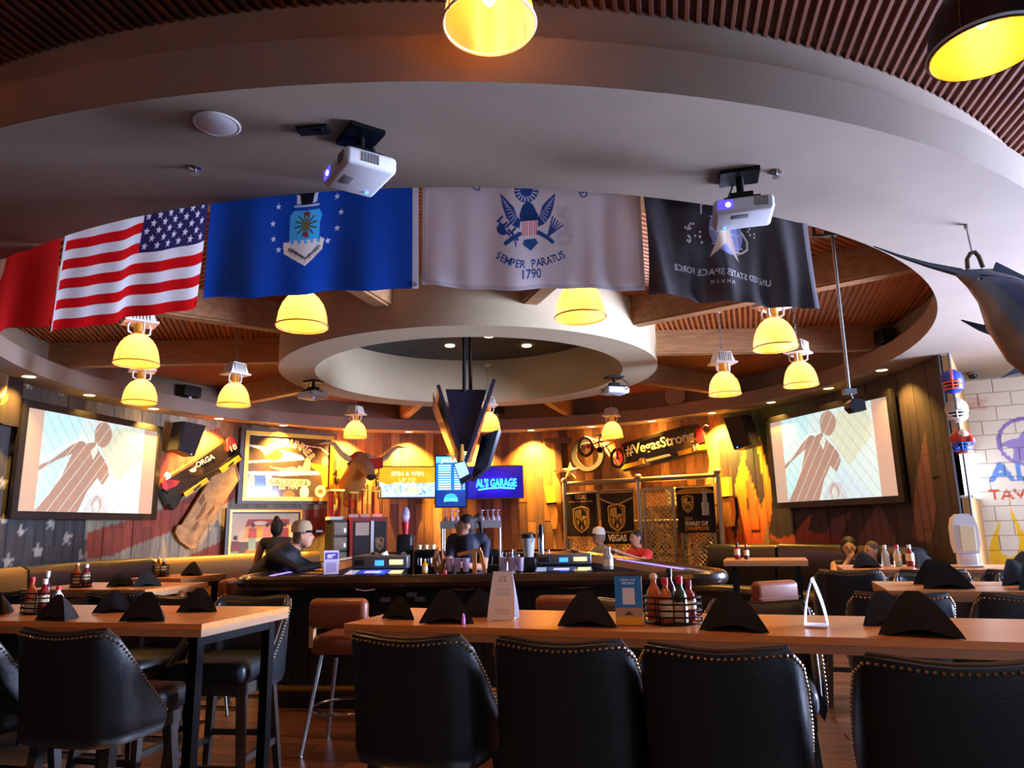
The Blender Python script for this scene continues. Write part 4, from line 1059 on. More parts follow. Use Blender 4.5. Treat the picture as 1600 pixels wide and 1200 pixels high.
rp('side_panel', [(972, 695), (1018, 681), (1052, 672), (1086, 663), (1098, 670), (1105, 704), (1040, 722), (975, 737), (968, 722)], -0.02, 0.14, 'race_black', t)
rp('roof_edge', [(975, 693), (1020, 679), (1054, 670), (1086, 662), (1086, 666), (1020, 685), (975, 698)], -0.03, 0.16, 'race_black', t)
rp('tail_light', [(1088, 670), (1098, 667), (1104, 690), (1092, 693)], -0.05, -0.02, 'race_red', t); rp('front_light', [(967, 700), (975, 698), (976, 724), (971, 726), (966, 718)], -0.05, -0.02, 'race_red', t)
s1 = rp('sponsor_strip', [(973, 727), (1006, 719), (1008, 724), (974, 734)], -0.05, -0.02, 'race_yellow', t); s2 = rp('sponsor_strip', [(1060, 706), (1102, 694), (1104, 702), (1062, 712)], -0.05, -0.02, 'race_yellow', t)
wtext(t, '#VegasStrong', (980, 712), (1087, 687), 0.19, 'race_letter', -0.03, bold=0.02); wtext(t, '18', (1087, 704), (1096, 701), 0.1, 'race_letter', -0.055)
rp('sponsor_logo', [(1010, 718), (1046, 709), (1050, 712), (1012, 722)], -0.03, -0.02, 'race_letter', t)
obj('tow_hook', G().tube([(*[w.l(1098, 668)[0]], -0.03, w.l(1098, 668)[1]), (w.l(1104, 664)[0], -0.06, w.l(1104, 664)[1]), (w.l(1108, 666)[0], -0.05, w.l(1108, 666)[1])], 0.012), 'steel', t)

# ---- carved wooden map
mat('map_wood', '#b48a54', 0.6, nz=0.3, nscale=3, stretch=(3, 3, 3)); mat('map_carve', '#8a5c34', 0.7)
w = WPl(320, 800, RW - 0.11); t = thing('wooden_map', 'carved wooden state map plaque leaning above the booth', 'plaque', w.o, w.rz)
out = [(273, 832), (276, 822), (283, 820), (330, 745), (345, 728), (366, 726), (372, 748), (366, 757), (341, 795), (318, 828), (311, 840), (304, 855), (297, 857), (290, 852), (280, 845)]
obj('board', G().prism(w.pts(*out), -0.03, 0.03), 'map_wood', t)
for pl in ([(304, 812), (312, 800), (320, 785), (318, 800), (310, 810)], [(322, 803), (332, 790), (334, 795), (326, 806)], [(299, 825), (306, 815), (309, 818), (303, 830)], [(309, 785), (316, 772), (319, 780), (313, 790)]): obj('carving', G().prism(w.pts(*pl), -0.042, -0.03), 'map_carve', t)
e = out + out[:1]; obj('edge_band', G().tube([(w.l(*p)[0], -0.03, w.l(*p)[1]) for p in out], 0.012, 6, True), 'column_wood', t)

# ---- saloon mirror
w = WPl(449, 728, RW - 0.1, 384, 516); xa, zb = w.l(384, 776); xb, zt = w.l(516, 686); zt = (w.l(384, 680)[1] + zt) / 2; A_ = (xb - xa) / (zt - zb)
t = thing('saloon_mirror', 'gold framed bar mirror printed with a roadrunner and saloon lettering', 'mirror', w.o, w.rz)
cv = Cv(A_, 130, '#4a3f36')
def Q(x, y): return ((x - 384) / 132 * A_, (778 - y) / 95)
def QP(*p): return [Q(*q) for q in p]
cv.poly(QP((384, 698), (420, 702), (445, 706), (470, 712), (474, 718), (440, 722), (384, 727), (384, 724), (425, 719), (440, 712), (410, 706), (384, 701)), '#f2ece0')
cv.poly(QP((384, 740), (440, 738), (500, 735), (502, 741), (440, 745), (384, 744)), '#eee6da'); cv.line(QP((455, 694), (500, 697), (516, 708)), 0.02, '#d8cfc0')
cv.poly(QP((384, 745), (423, 745), (428, 776), (384, 776)), '#2f4fb4'); cv.poly(QP((412, 745), (421, 745), (425, 776), (416, 776)), '#7fa0e0'); cv.ell(*Q(391, 755), 0.055, 0.13, '#c8a49a'); cv.poly(QP((384, 776), (386, 765), (392, 762), (400, 766), (402, 776)), '#3a2f90')
cv.ell(*Q(423, 712), 0.16, 0.1, '#d89c2c'); cv.poly(QP((484, 722), (504, 726), (512, 722), (514, 760), (506, 762), (502, 740), (486, 730)), '#c8962e'); cv.ell(*Q(508, 719), 0.06, 0.08, '#e0b070')
cv.arc('ROADRUNNER', *Q(446, 742), 0.46, 142, 30, 0.125, '#ecd68c', 0.78, 0.05)
cv.poly(QP((416, 731), (440, 733), (455, 730), (462, 733), (464, 728), (468, 728), (470, 732), (476, 714), (480, 714), (481, 734), (475, 738), (462, 736), (448, 738), (436, 737)), '#ecdc98'); cv.ell(*Q(479, 727), 0.055, 0.12, '#ecdc98')
cv.poly(QP((416, 751), (420, 749), (480, 750), (484, 753), (484, 758), (478, 761), (418, 760), (414, 756)), '#f0e09a'); cv.text('SALOON', Q(449, 759)[0], Q(449, 759)[1], 0.085, '#3a3020', 1.3, 0.01)
cv.text('Est. 1979', Q(449, 766)[0], Q(449, 766)[1], 0.055, '#efe2b8', 1.1, 0.01); cv.ell(*Q(475, 770), 0.08, 0.11, '#f0e8d0'); cv.ell(*Q(450, 774), 0.1, 0.07, '#a8683a'); cv.ell(*Q(502, 768), 0.1, 0.1, '#d8cabc'); cv.ell(*Q(502, 768), 0.05, 0.04, '#6a5a3a')
panel('mirror_glass', cv, (xa, 0, zb), (xb - xa, 0, 0), (0, 0, zt - zb), 'print_gloss', t)
obj('gold_frame', frame_bars(G(), xa - 0.07, xb + 0.07, zb - 0.07, zt + 0.07, 0.075, -0.03, 0.03), 'gold', t, 20); obj('outer_frame', frame_bars(G(), xa - 0.15, xb + 0.15, zb - 0.13, zt + 0.13, 0.085, -0.01, 0.03), 'dark_frame', t, 20)
# ---- painting under it: figures round a jukebox coloured counter, kept generic
w = WPl(415, 832, RW - 0.12, 357, 468); xa, zb = w.l(357, 866); xb, zt = w.l(468, 802); A_ = (xb - xa) / (zt - zb)
t = thing('framed_painting', 'framed painting of people round a red and yellow stand', 'painting', w.o, w.rz)
cv = Cv(A_, 90, '#d9c39a')
def Q(x, y): return ((x - 357) / 111 * A_, (866 - y) / 64)
cv.poly(QP((380, 823), (384, 812), (451, 812), (451, 821)), '#b8402e'); cv.ell(*Q(404, 818), 0.2, 0.05, '#e8d8b0'); cv.poly(QP((378, 842), (382, 823), (452, 822), (452, 842)), '#e0a428'); cv.poly(QP((368, 866), (372, 848), (455, 846), (458, 866)), '#5a5048'); cv.ell(*Q(392, 864), 0.16, 0.1, '#e07a30')
for x, c1, c2 in ((392, '#a8483a', '#86a89a'), (415, '#cf7a6a', '#6a5a4a'), (366, '#7a3a2c', '#7f9a90'), (444, '#8a2e28', '#506a70')):
    y = 818 if x != 366 else 838; cv.ell(*Q(x, y + 3), 0.055, 0.06, '#4a3326'); cv.poly(QP((x - 6, y + 8), (x + 6, y + 8), (x + 7, y + 24), (x - 7, y + 24)), c1); cv.poly(QP((x - 6, y + 24), (x + 6, y + 24), (x + 5, y + 44), (x - 5, y + 44)), c2)
panel('canvas', cv, (xa, 0, zb), (xb - xa, 0, 0), (0, 0, zt - zb), 'print', t)
obj('frame', frame_bars(G(), xa - 0.09, xb + 0.09, zb - 0.09, zt + 0.09, 0.095, -0.04, 0.04), 'dark_frame', t, 20); obj('gold_slip', frame_bars(G(), xa - 0.03, xb + 0.03, zb - 0.03, zt + 0.06, 0.035, -0.05, -0.035), 'gold', t, 20)

# ---- longhorn head
w = WPl(548, 745, RW - 0.28); t = thing('longhorn_head', 'mounted longhorn steer head wearing a red bandana', 'animal head', w.o, w.rz)
def LQ(px, py, d): q = w.l(px, py); k = 1 + d / (w.o - Vector(_c)).length; return Vector((q[0], d, q[1]))
pr = [cap(LQ(545, 765, -.1), LQ(548, 735, -.45), 0.32, 0.2, '#b9823f'), cap(LQ(545, 780, -.08), LQ(545, 765, -.1), 0.18, 0.3, '#a8702f'), cap(LQ(549, 722, -.5), LQ(556, 733, -.7), 0.17, 0.14, '#8d6a48'), cap(LQ(556, 733, -.7), LQ(559, 748, -.85), 0.13, 0.1, '#9a7a58'), el(LQ(559, 750, -.9), (0.1, 0.07, 0.06), '#3a2820'),
      el(LQ(541, 728, -.5), (0.14, 0.05, 0.05), '#5a4030'), el(LQ(567, 728, -.5), (0.14, 0.05, 0.06), '#6a4c36'), el(LQ(550, 728, -.68), 0.028, '#15100c'), el(LQ(562, 729, -.68), 0.028, '#15100c'), cap(LQ(548, 719, -.5), LQ(562, 719, -.5), 0.1, 0.1, '#a08460')]
figure('head', pr, 'body', t, 0.025)
mat('horn', '#c9b184', 0.35, nz=0.2, nscale=4)
obj('horn', G().tube([LQ(565, 720, -.5), LQ(578, 724, -.5), LQ(590, 719, -.5), LQ(600, 708, -.48), LQ(610, 702, -.45), LQ(624, 703, -.45)], [0.07, 0.065, 0.055, 0.045, 0.03, 0.006], 10), 'horn', t)
obj('horn', G().tube([LQ(543, 719, -.5), LQ(532, 720, -.5), LQ(522, 712, -.5), LQ(512, 698, -.48), LQ(502, 695, -.45), LQ(490, 698, -.45)], [0.07, 0.065, 0.055, 0.045, 0.03, 0.006], 10), 'horn', t)
mat('bandana', '#b5241c', 0.8); obj('bandana', G().prism([(LQ(566, 721, 0).x, LQ(566, 721, 0).z), (LQ(583, 719, 0).x, LQ(583, 719, 0).z), (LQ(583, 735, 0).x, LQ(583, 735, 0).z), (LQ(571, 737, 0).x, LQ(571, 737, 0).z), (LQ(565, 743, 0).x, LQ(565, 743, 0).z)], -0.62, -0.5), 'bandana', t); obj('poll_cap', G().ell(LQ(548, 718, -.55), (0.17, 0.1, 0.07)), 'bandana', t)

# ---- televisions on the wall
def wall_tv(name, label, x0, x1, y0, y1, cv_fn, depth=0.07, r=RW - 0.2):
    global w
    w = WPl(0, (y0 + y1) / 2, r, x0, x1); xa, zb = w.l(x0, y1); xb, zt = w.l(x1, y0); t = thing(name, label, 'television', w.o, w.rz)
    A_ = (xb - xa) / (zt - zb); cv = cv_fn(A_); panel('display', cv, (xa, 0, zb), (xb - xa, 0, 0), (0, 0, zt - zb), 'tv_print', t)
    obj('bezel', frame_bars(G(), xa - 0.02, xb + 0.02, zb - 0.02, zt + 0.02, 0.022, -0.012, 0.05), 'black', t, 20); obj('back_shell', G().box(((xa + xb) / 2, 0.05, (zt + zb) / 2), (xb - xa, 0.06, zt - zb)), 'black', t); obj('wall_mount', G().box(((xa + xb) / 2, 0.13, (zt + zb) / 2), (0.3, 0.14, 0.25)), 'black_metal', t); return t
def cv1(A_):
    cv = Cv(A_, 100, '#c88a18')
    for k in range(30): cv.ell(random.uniform(0, A_), random.uniform(0.5, 1), 0.12, 0.06, '#d89a20', 0.3)
    cv.poly([(0, 0.02), (0, 0.52), (0.3, 0.42), (0.6, 0.5), (1.0, 0.47), (1.4, 0.46), (A_, 0.5), (A_, 0.02)], '#9cc4e0')
    for k in range(60):
        x = random.uniform(0, A_); y = random.uniform(0.06, 0.45); a = random.uniform(0, 3); cv.line([(x, y), (x + 0.14 * math.cos(a), y + 0.1 * math.sin(a))], 0.03, random.choice(('#dff0fa', '#5f90b8', '#c8e2f0', '#4a7aa8')))
    cv.rect(0, 0, A_, 0.03, '#3a1a60'); cv.text('SPIN & WIN', A_ * 0.5, 0.72, 0.13, '#f6e6a8', 1.1, 0.02); cv.text('UP TO', A_ * 0.5, 0.52, 0.12, '#f2d888', 1.1, 0.01); cv.text('1,000', A_ * 0.53, 0.14, 0.24, '#f3e48a', 1.1, 0.03); return cv
wall_tv('wall_television', 'wall television with an orange and blue prize screen reading spin and win', 592, 680, 730, 778, cv1)
def cv2(A_):
    cv = Cv(A_, 170, '#0a64c4'); cv.rect(0, 0.0, A_, 0.32, '#0a2a78'); cv.rect(0, 0.87, A_, 1, '#5ab4ec'); cv.text('JACKPOT', A_ * 0.55, 0.885, 0.075, '#f4faff', 0.95, 0.03)
    for k in range(11):
        y = 0.34 + k * 0.047
        for x0, x1 in ((0.05, 0.3), (0.37, 0.5), (0.55, 0.75) if k < 7 else (0.68 * A_, 0.97 * A_)): cv.rect(x0 * 1.0, y, min(x1, A_ - 0.02), y + 0.022, '#d8eefc'); cv.rect(x0, y - 0.012, min(x1, A_ - 0.02), y, '#2a9af0')
    cv.ell(A_ * 0.5, 0.16, 0.13, 0.1, '#28a0f0'); cv.rect(A_ * 0.5 - 0.14, 0.0, A_ * 0.5 + 0.14, 0.13, '#0a2a78'); cv.text("AL'S GARAGE", A_ * 0.5, 0.125, 0.04, '#7fe0ff', 0.8, 0.02); cv.line([(A_ * 0.28, 0.105), (A_ * 0.5, 0.115), (A_ * 0.72, 0.105)], 0.015, '#6cd8ff'); return cv
wall_tv('wall_television', 'upright wall television with a blue list of jackpot rows', 681, 727, 713, 792, cv2, r=RW - 0.42)
def cv3(A_):
    cv = Cv(A_, 110, '#140a78'); cv.ell(A_ * 0.52, 0.45, 0.7, 0.42, '#2310b0', 0.5); cv.ell(A_ * 0.52, 0.42, 0.5, 0.26, '#2c1ad8', 0.5)
    P = "AL'S GARAGE"; cv.text(P, A_ * 0.53, 0.36, 0.24, '#38c8f4', 0.62, 0.05); cv.line([(A_ * 0.22, 0.27), (A_ * 0.4, 0.31), (A_ * 0.6, 0.32), (A_ * 0.85, 0.29)], 0.05, '#58d8ff'); return cv
wall_tv('wall_television', 'wide wall television with glowing blue lettering on a violet screen', 729, 816, 728, 779, cv3)
light('television_glow', 'POINT', wallpt(720, 752, RW - 0.9), 9, '#5a6cff', shadow_soft_size=0.3)

# ---- letter, tyre, star and bicycle
mat('tin_letter', '#6a5240', 0.5, 0.3); mat('tyre', '#33302c', 0.7); mat('star_cream', '#e6d4a0', 0.5); mat('bike_red', '#c8281c', 0.3, coat=0.4)
w = WPl(871, 710, RW - 0.06); t = thing('metal_letter', 'dark metal letter T standing beside the big tyre', 'letter', w.o, w.rz)
obj('crossbar', G().prism(w.pts((850, 686), (891, 684), (893, 692), (851, 694)), -0.06, 0.02), 'tin_letter', t); obj('stem', G().prism(w.pts((867, 692), (877, 692), (880, 737), (869, 738)), -0.06, 0.02), 'tin_letter', t); obj('foot', G().prism(w.pts((866, 735), (884, 735), (884, 738), (866, 738)), -0.08, 0.02), 'tin_letter', t)
w = WPl(919, 711, RW - 0.2); cx_, cz_ = w.l(919, 711); ro = abs(w.l(919, 684)[1] - cz_)
t = thing('racing_slick', 'large black tyre hung on the wall behind the red bicycle', 'tyre', w.o, w.rz)
obj('tread', G().lathe([(ro * .72, -.07), (ro * .8, -.1), (ro * .95, -.09), (ro, -.05), (ro, .05), (ro * .95, .09), (ro * .72, .07)], 40, (cx_, 0, cz_), MY, cap=False), 'tyre', t)
obj('rim', G().lathe([(ro * .66, -.07), (ro * .735, -.075), (ro * .735, .07), (ro * .66, .07), (ro * .66, -.07)], 40, (cx_, 0, cz_), MY, cap=False), 'steel', t)
w = WPl(890, 735, RW - 0.34); cx_, cz_ = w.l(891, 736); t = thing('cream_star', 'small cream five pointed star at the corner of the fence gate', 'star', w.o, w.rz)
st = [(cx_ + 0.19 * (1 if k % 2 == 0 else .42) * math.sin(k * PI / 5), cz_ + 0.19 * (1 if k % 2 == 0 else .42) * math.cos(k * PI / 5)) for k in range(10)]
g = G(); g.add([(x, 0, z) for x, z in st] + [(cx_, -0.06, cz_)], [(i, (i + 1) % 10, 10) for i in range(10)] + [tuple(range(9, -1, -1))]); obj('star_face', g, 'star_cream', t, 5); obj('stand_off', G().cyl((cx_, 0, cz_), (cx_, 0.12, cz_), 0.03), 'steel', t)
w = WPl(945, 710, RW - 0.42); t = thing('red_bicycle', 'small red bicycle hung on the wall beside the racing bodywork', 'bicycle', w.o, w.rz)
def BQ(px, py, d=0.0): q = w.l(px, py); return Vector((q[0], d, q[1]))
def bwheel(px, py, rpx, sq):
    c = BQ(px, py); rr = abs(BQ(px, py - rpx).z - c.z); ww = obj('wheel', G().tube([(c.x + rr * sq * math.cos(2 * PI * k / 30), 0, c.z + rr * math.sin(2 * PI * k / 30)) for k in range(30)], 0.032, 8, True), 'tyre', t)
    g = G()
    for k in range(12): a = 2 * PI * k / 12; g.cyl((c.x, 0.01, c.z), (c.x + rr * sq * math.cos(a), 0, c.z + rr * math.sin(a)), 0.005, n=5)
    tag(obj('spokes', g, 'chrome', ww), kind='stuff'); obj('hub', G().cyl((c.x, -0.04, c.z), (c.x, 0.04, c.z), 0.03), 'steel', ww)
bwheel(915, 698, 14, 0.8); bwheel(965, 716, 14, 0.75)
a, b, c_, d_, h_ = BQ(915, 698), BQ(935, 690), BQ(938, 703), BQ(962, 688), BQ(965, 716)
obj('frame', G().tube([a, b, d_, c_, b], 0.022, 8).tube([a, c_], 0.018).tube([d_, BQ(963, 698), h_], 0.02), 'bike_red', t)
obj('fork', G().tube([BQ(963, 692, -.04), BQ(966, 705, -.05), h_ + Vector((0, -.05, 0))], 0.016), 'bike_red', t); obj('seat', G().rbox(BQ(938, 680), (0.22, 0.1, 0.04), 0.02), 'black', t); obj('seat_post', G().cyl(b, BQ(938, 681), 0.014), 'steel', t)
obj('handlebar', G().tube([BQ(970, 681, -.2), BQ(965, 683, -.05), BQ(962, 688, 0), BQ(965, 683, .05), BQ(970, 681, .2)], 0.014), 'chrome', t); obj('crank', G().cyl(c_ - Vector((0, .05, 0)), c_ + Vector((0, .05, 0)), 0.06, n=16), 'black_metal', t); obj('wall_hook', G().cyl(b, b + Vector((0, 0.36, 0)), 0.015), 'steel', t)

# ---- fence gate with team banners, at the far end behind the bar
w = WPl(1005, 810, RW - 0.36, 885, 1125); zfl = -w.o.z
t = thing('fence_gate', 'chain link fence gate with round top rails behind the bar', 'gate', w.o, w.rz)
def GQ(px, py, d=0.0): q = w.l(px, py); return Vector((q[0], d, q[1]))
mat('pipe', '#b5a888', 0.3, 0.8)
posts = [(882, 751), (997, 745), (1121, 737)]
for px, py in posts:
    a = GQ(px, py); po = obj('post', G().cyl((a.x, 0, zfl), a, 0.05, n=14), 'pipe', t); obj('cap', G().ell(a, (0.075, 0.075, 0.06)), 'pipe', po)
zt = (GQ(882, 757).z + GQ(1121, 742).z) / 2
obj('top_rail', G().cyl((GQ(882, 757).x, 0, zt), (GQ(1121, 742).x, 0, zt), 0.05, n=14), 'pipe', t)
gates = [(888, 935), (941, 991), (1006, 1055), (1062, 1117)]
mat('mesh_wire', '#cfc4a4', 0.35, 0.7)
for gx0, gx1 in gates:
    x0, x1 = GQ(gx0, 800).x, GQ(gx1, 800).x; z1 = zt - 0.16; z0 = z1 - 2.15
    gf = obj('gate_frame', frame_bars(G(), x0, x1, z0, z1, 0.045, -0.02, 0.02), 'pipe', t, 20)
    g = G(); s = 0.085; W_, H_ = x1 - x0 - 0.05, z1 - z0 - 0.05; n_ = int((W_ + H_) / s) + 1
    for k in range(n_):
        u = k * s
        for mir in (0, 1):
            a = (min(u, W_), max(0, u - W_)); b = (max(0, u - H_), min(u, H_))
            if mir: a = (W_ - a[0], a[1]); b = (W_ - b[0], b[1])
            g.cyl((x0 + 0.025 + a[0], -0.006 + 0.012 * mir, z0 + 0.025 + a[1]), (x0 + 0.025 + b[0], -0.006 + 0.012 * mir, z0 + 0.025 + b[1]), 0.009, n=4, cap=False)
    tag(obj('chain_link', g, 'mesh_wire', gf), kind='stuff')
obj('middle_rail', G().cyl((GQ(990, 815).x, 0.03, GQ(1000, 815).z), (GQ(1060, 815).x, 0.03, GQ(1000, 815).z), 0.03), 'pipe', t)
def shield(cv, cx, cy, s, gold='#c9a04a', dark='#1a1512'):
    O_ = [(-.5, .55), (-.42, .62), (0, .72), (.42, .62), (.5, .55), (.48, -.2), (.38, -.45), (0, -.75), (-.38, -.45), (-.48, -.2)]
    def sp(pts, k=1.0): return [(cx + x * s * k, cy + y * s * k) for x, y in pts]
    cv.poly(sp(O_), gold); cv.poly(sp(O_, .86), dark); cv.poly(sp(O_, .76), gold)
    cv.poly(sp([(0, .56), (.3, .42), (.33, .12), (.1, .2), (0, .05)]), dark); cv.poly(sp([(-.34, .1), (-.06, -.05), (0, .3), (.06, -.05), (.34, .1), (.3, -.25), (.1, -.5), (0, -.25), (-.1, -.5), (-.3, -.25)]), dark)
    cv.poly(sp([(-.05, -.05), (0, .22), (.05, -.05), (0, -.22)]), gold); cv.poly(sp([(-.26, 0), (-.1, -.1), (-.16, -.36), (-.26, -.2)]), gold); cv.poly(sp([(.26, 0), (.1, -.1), (.16, -.36), (.26, -.2)]), gold)
def banner(label, x0, x1, y0, y1, cvf, off=-0.06):
    a = w.l(x0, y1); b = w.l(x1, y0); A_ = (b[0] - a[0]) / (b[1] - a[1]); tb = thing('team_banner', label, 'banner', w.o, w.rz); cv = cvf(A_)
    sx, sz = b[0] - a[0], b[1] - a[1]
    link('banner_cloth', cv.mesh('banner_cloth', lambda U, V: np.stack([a[0] + U * sx, off + 0.012 * np.sin(U * 11 + V * 4), a[1] + V * sz], -1), 'cloth'), tb)
    obj('hem_rod', G().cyl((a[0], off, b[1]), (b[0], off, b[1]), 0.012), 'rim_metal', tb)
def b1(A_):
    cv = Cv(A_, 150, '#2b2119'); cv.rect(0, 0, A_, 0.04, '#b08c48'); cv.text('VEGAS', A_ * 0.5, 0.87, 0.1, '#d6b878', 0.72, 0.03); cv.rect(0.08, 0.8, A_ - 0.08, 0.83, '#b58f4a'); shield(cv, A_ * 0.5, 0.42, 0.42); return cv
banner('black banner with gold shield and lettering across its head, on the gate', 889, 932, 770, 841, b1)
def b2(A_):
    cv = Cv(A_, 150, '#1c1816'); cv.poly([(0, 1), (0, 0.86), (A_ / 2, 0.72), (A_, 0.86), (A_, 1)], '#3a3128'); cv.line([(0, 0.86), (A_ / 2, 0.72), (A_, 0.86)], 0.03, '#c09a52'); cv.line([(0, 0.98), (A_, 0.98)], 0.03, '#c09a52'); shield(cv, A_ * 0.5, 0.5, 0.37)
    cv.line([(0, 0.24), (A_ / 2, 0.2), (A_, 0.24)], 0.02, '#b58f4a'); cv.text('VEGAS', A_ * 0.48, 0.06, 0.11, '#e8e0d0', 0.8, 0.04); return cv
banner('black banner with gold shield and pale lettering below, behind the two men', 943, 989, 766, 850, b2)
def b3(A_):
    cv = Cv(A_, 150, '#1b1917'); cv.ell(A_ * 0.5, 0.86, A_ * 0.5, 0.14, '#c8922e'); cv.rect(0, 0, A_, 0.86, '#1b1917'); cv.line([(0.02, 0.87), (A_ - 0.02, 0.87)], 0.015, '#e0b860'); shield(cv, A_ * 0.3, 0.64, 0.27)
    for z0, z1, k in ((0.38, 0.66, .085), (0.66, 0.76, .05), (0.76, 0.84, .04), (0.84, 0.92, .055)): cv.rect(A_ * 0.76 - k, z0, A_ * 0.76 + k, z1, '#a8a8a0'); cv.rect(A_ * 0.76 - k, z0, A_ * 0.76 - k * .5, z1, '#cac8be')
    cv.text('2023', A_ * 0.3, 0.28, 0.07, '#b5803a', 0.9, 0.02); cv.text('STANLEY CUP', A_ * 0.5, 0.17, 0.08, '#e6dcc8', 0.72, 0.03); cv.text('CHAMPIONS', A_ * 0.5, 0.06, 0.085, '#c08a3a', 0.78, 0.03); return cv
banner('black banner with a silver cup and gold champions lettering', 1062, 1116, 760, 833, b3)
# shelf with bottles in the cage behind the mesh
sh = thing('cage_shelf', 'steel storage shelf behind the chain link gate', 'shelf', w.o, w.rz)
for z in (0.9, 1.35, 1.8):
    obj('shelf_board', G().box(((GQ(1000, 800).x + GQ(1118, 800).x) / 2, 0.22, zfl + z), (GQ(1118, 800).x - GQ(1000, 800).x, 0.22, 0.03)), 'steel', sh)
for px in (1004, 1060, 1116): obj('upright', G().box((GQ(px, 800).x, 0.3, zfl + 1.1), (0.04, 0.04, 2.2)), 'steel', sh)
mat('bottle_amber', '#7a3e14', 0.1, trans=0.3); mat('bottle_clear', '#cfd6d4', 0.08, trans=0.5); mat('bottle_green', '#2c4a2a', 0.1, trans=0.3); mat('paper_white', '#e2dcd0', 0.7); mat('carton', '#b07844', 0.8)
MB_ = {}
def bottle(label, loc, h=0.26, r=0.036, m_='bottle_amber', cap_='black', band='paper_white', grp=None, cat='bottle', pm=None):
    k = (round(h, 3), r, m_, cap_, band)
    if k not in MB_:
        b_ = G().lathe([(r * .95, 0), (r, 0.01), (r, h * .55), (r * .85, h * .64), (r * .4, h * .76), (r * .36, h * .92)], 14).mesh('glass', 40); setm(b_, m_)
        c = G().lathe([(r * .44, h * .9), (r * .44, h), (r * .4, h)], 12).mesh('cap', 30); setm(c, cap_)
        l_ = G().lathe([(r * 1.02, h * .15), (r * 1.02, h * .45)], 14, cap=False).mesh('label_band', 60); setm(l_, band); MB_[k] = (b_, c, l_)
    t_ = thing('bottle', label, cat, loc, group=grp); b_, c, l_ = MB_[k]; link('glass', b_, t_); link('cap', c, t_); link('label_band', l_, t_); return t_
for i in range(18):
    px = 1012 + 12 * (i // 2); z = (0.915, 1.365)[i % 2]; p = w.o + w.x * GQ(px, 800).x + w.y * 0.2; p.z = z
    bottle('small bottle standing on the shelf behind the chain link gate', p, random.uniform(0.2, 0.3), 0.035, random.choice(('bottle_amber', 'bottle_clear', 'bottle_green')), grp='bottles on the cage shelf')
p = w.o + w.x * GQ(1022, 780).x + w.y * 0.2; p.z = 1.816
t = thing('carton', 'brown carton on the top shelf behind the chain link gate', 'box', p, w.rz); obj('box_body', G().box((0, 0, 0.13), (0.4, 0.2, 0.26)), 'carton', t); obj('tape', G().box((0, 0, 0.262), (0.4, 0.05, 0.004)), 'paper_white', t)
p = w.o + w.x * GQ(1050, 780).x + w.y * 0.2; p.z = 1.816
t = thing('paper_stack', 'stack of white paper packs on the shelf behind the gate', 'paper', p, w.rz)
for k in range(4): obj('pack', G().rbox((0, 0, 0.045 + 0.085 * k), (0.3, 0.2, 0.08), 0.01), 'paper_white', t)

# ---- wooden torch sconces either side of the gate
mat('sconce_glow', '#f0b030', 0.4, emit='#ffb020', es=0.6); mat('sconce_wood', '#c48a48', 0.55, nz=0.2, nscale=4, stretch=(6, 6, 1))
def sconce(label, pts_top, pts_bot, band):
    global w
    w = WPl(pts_top[0][0], 780, RW - 0.12); t = thing('wall_sconce', label, 'sconce', w.o, w.rz)
    obj('glowing_panel', G().prism(w.pts(*pts_top), -0.08, 0.02), 'sconce_glow', t); obj('wooden_shaft', G().prism(w.pts(*pts_bot), -0.12, 0.04), 'sconce_wood', t); obj('band', G().prism(w.pts(*band), -0.125, 0.045), 'black_metal', t)
    c = w.l(*pts_top[0]); light('sconce_bulb', 'POINT', w.o + w.x * c[0] - w.y * 0.25 + Vector((0, 0, c[1])), 5, '#ffb030', shadow_soft_size=0.08)
sconce('tapered wooden torch sconce at the left of the fence gate', [(851, 760), (868, 759), (869, 788), (856, 788)], [(856, 788), (869, 787), (872, 805), (870, 826), (865, 827), (860, 808)], [(855, 786), (870, 785), (870, 788), (855, 789)])
sconce('tapered wooden torch sconce at the right of the fence gate', [(1120, 748), (1142, 745), (1144, 778), (1127, 779)], [(1128, 779), (1145, 777), (1148, 800), (1146, 822), (1140, 824), (1134, 805)], [(1126, 777), (1145, 775), (1145, 778), (1127, 780)])

# ---- football helmets on the return wall
HQ = []
def helmet(label, px, py, shell, mask, stripe, spots=None):
    q = aty(px, py, 8.4)
    HQ.append(q)
    t = thing('football_helmet', label, 'helmet', q, group='helmets on the corner wall', rotz=math.atan2(q.y, q.x) - PI / 2)
    pr = [el((0, 0, 0.02), (0.125, 0.15, 0.135), shell), el((0, 0.02, -0.06), (0.115, 0.12, 0.08), shell)]
    if stripe: pr += [el((0, -0.005, 0.025), (0.03, 0.155, 0.14), stripe)]
    if spots: pr += [el((0.09 * math.cos(k * 1.3), -0.08 - 0.02 * (k % 2), 0.09 * math.sin(k * 1.3)), 0.05, spots[k % len(spots)]) for k in range(6)]
    figure('shell', pr, 'satin', t, 0.014, 2)
    obj('face_opening', G().ell((0, -0.1, -0.03), (0.085, 0.05, 0.055)), 'black', t)
    for k in range(3): obj('mask_bar', G().tube([(0.1 * math.sin(a), -0.08 - 0.1 * math.cos(a), -0.02 - 0.04 * k) for a in (-1.3, -.8, -.3, .3, .8, 1.3)], 0.009, 6), mask, t)
    obj('mask_stem', G().tube([(0, -0.183, -0.01), (0, -0.19, -0.06), (0, -0.183, -0.105)], 0.009, 6), mask, t); obj('peg', G().cyl((0, 0.1, 0), (0, 0.2, 0), 0.02), 'steel', t)
mat('mask_orange', '#e0562a', 0.4); mat('mask_white', '#dedad2', 0.4); mat('mask_blue', '#3a5ac8', 0.4)
helmet('blue football helmet with orange stripe and orange face mask', 1488, 597, '#2a3aa0', 'mask_orange', '#e0603a')
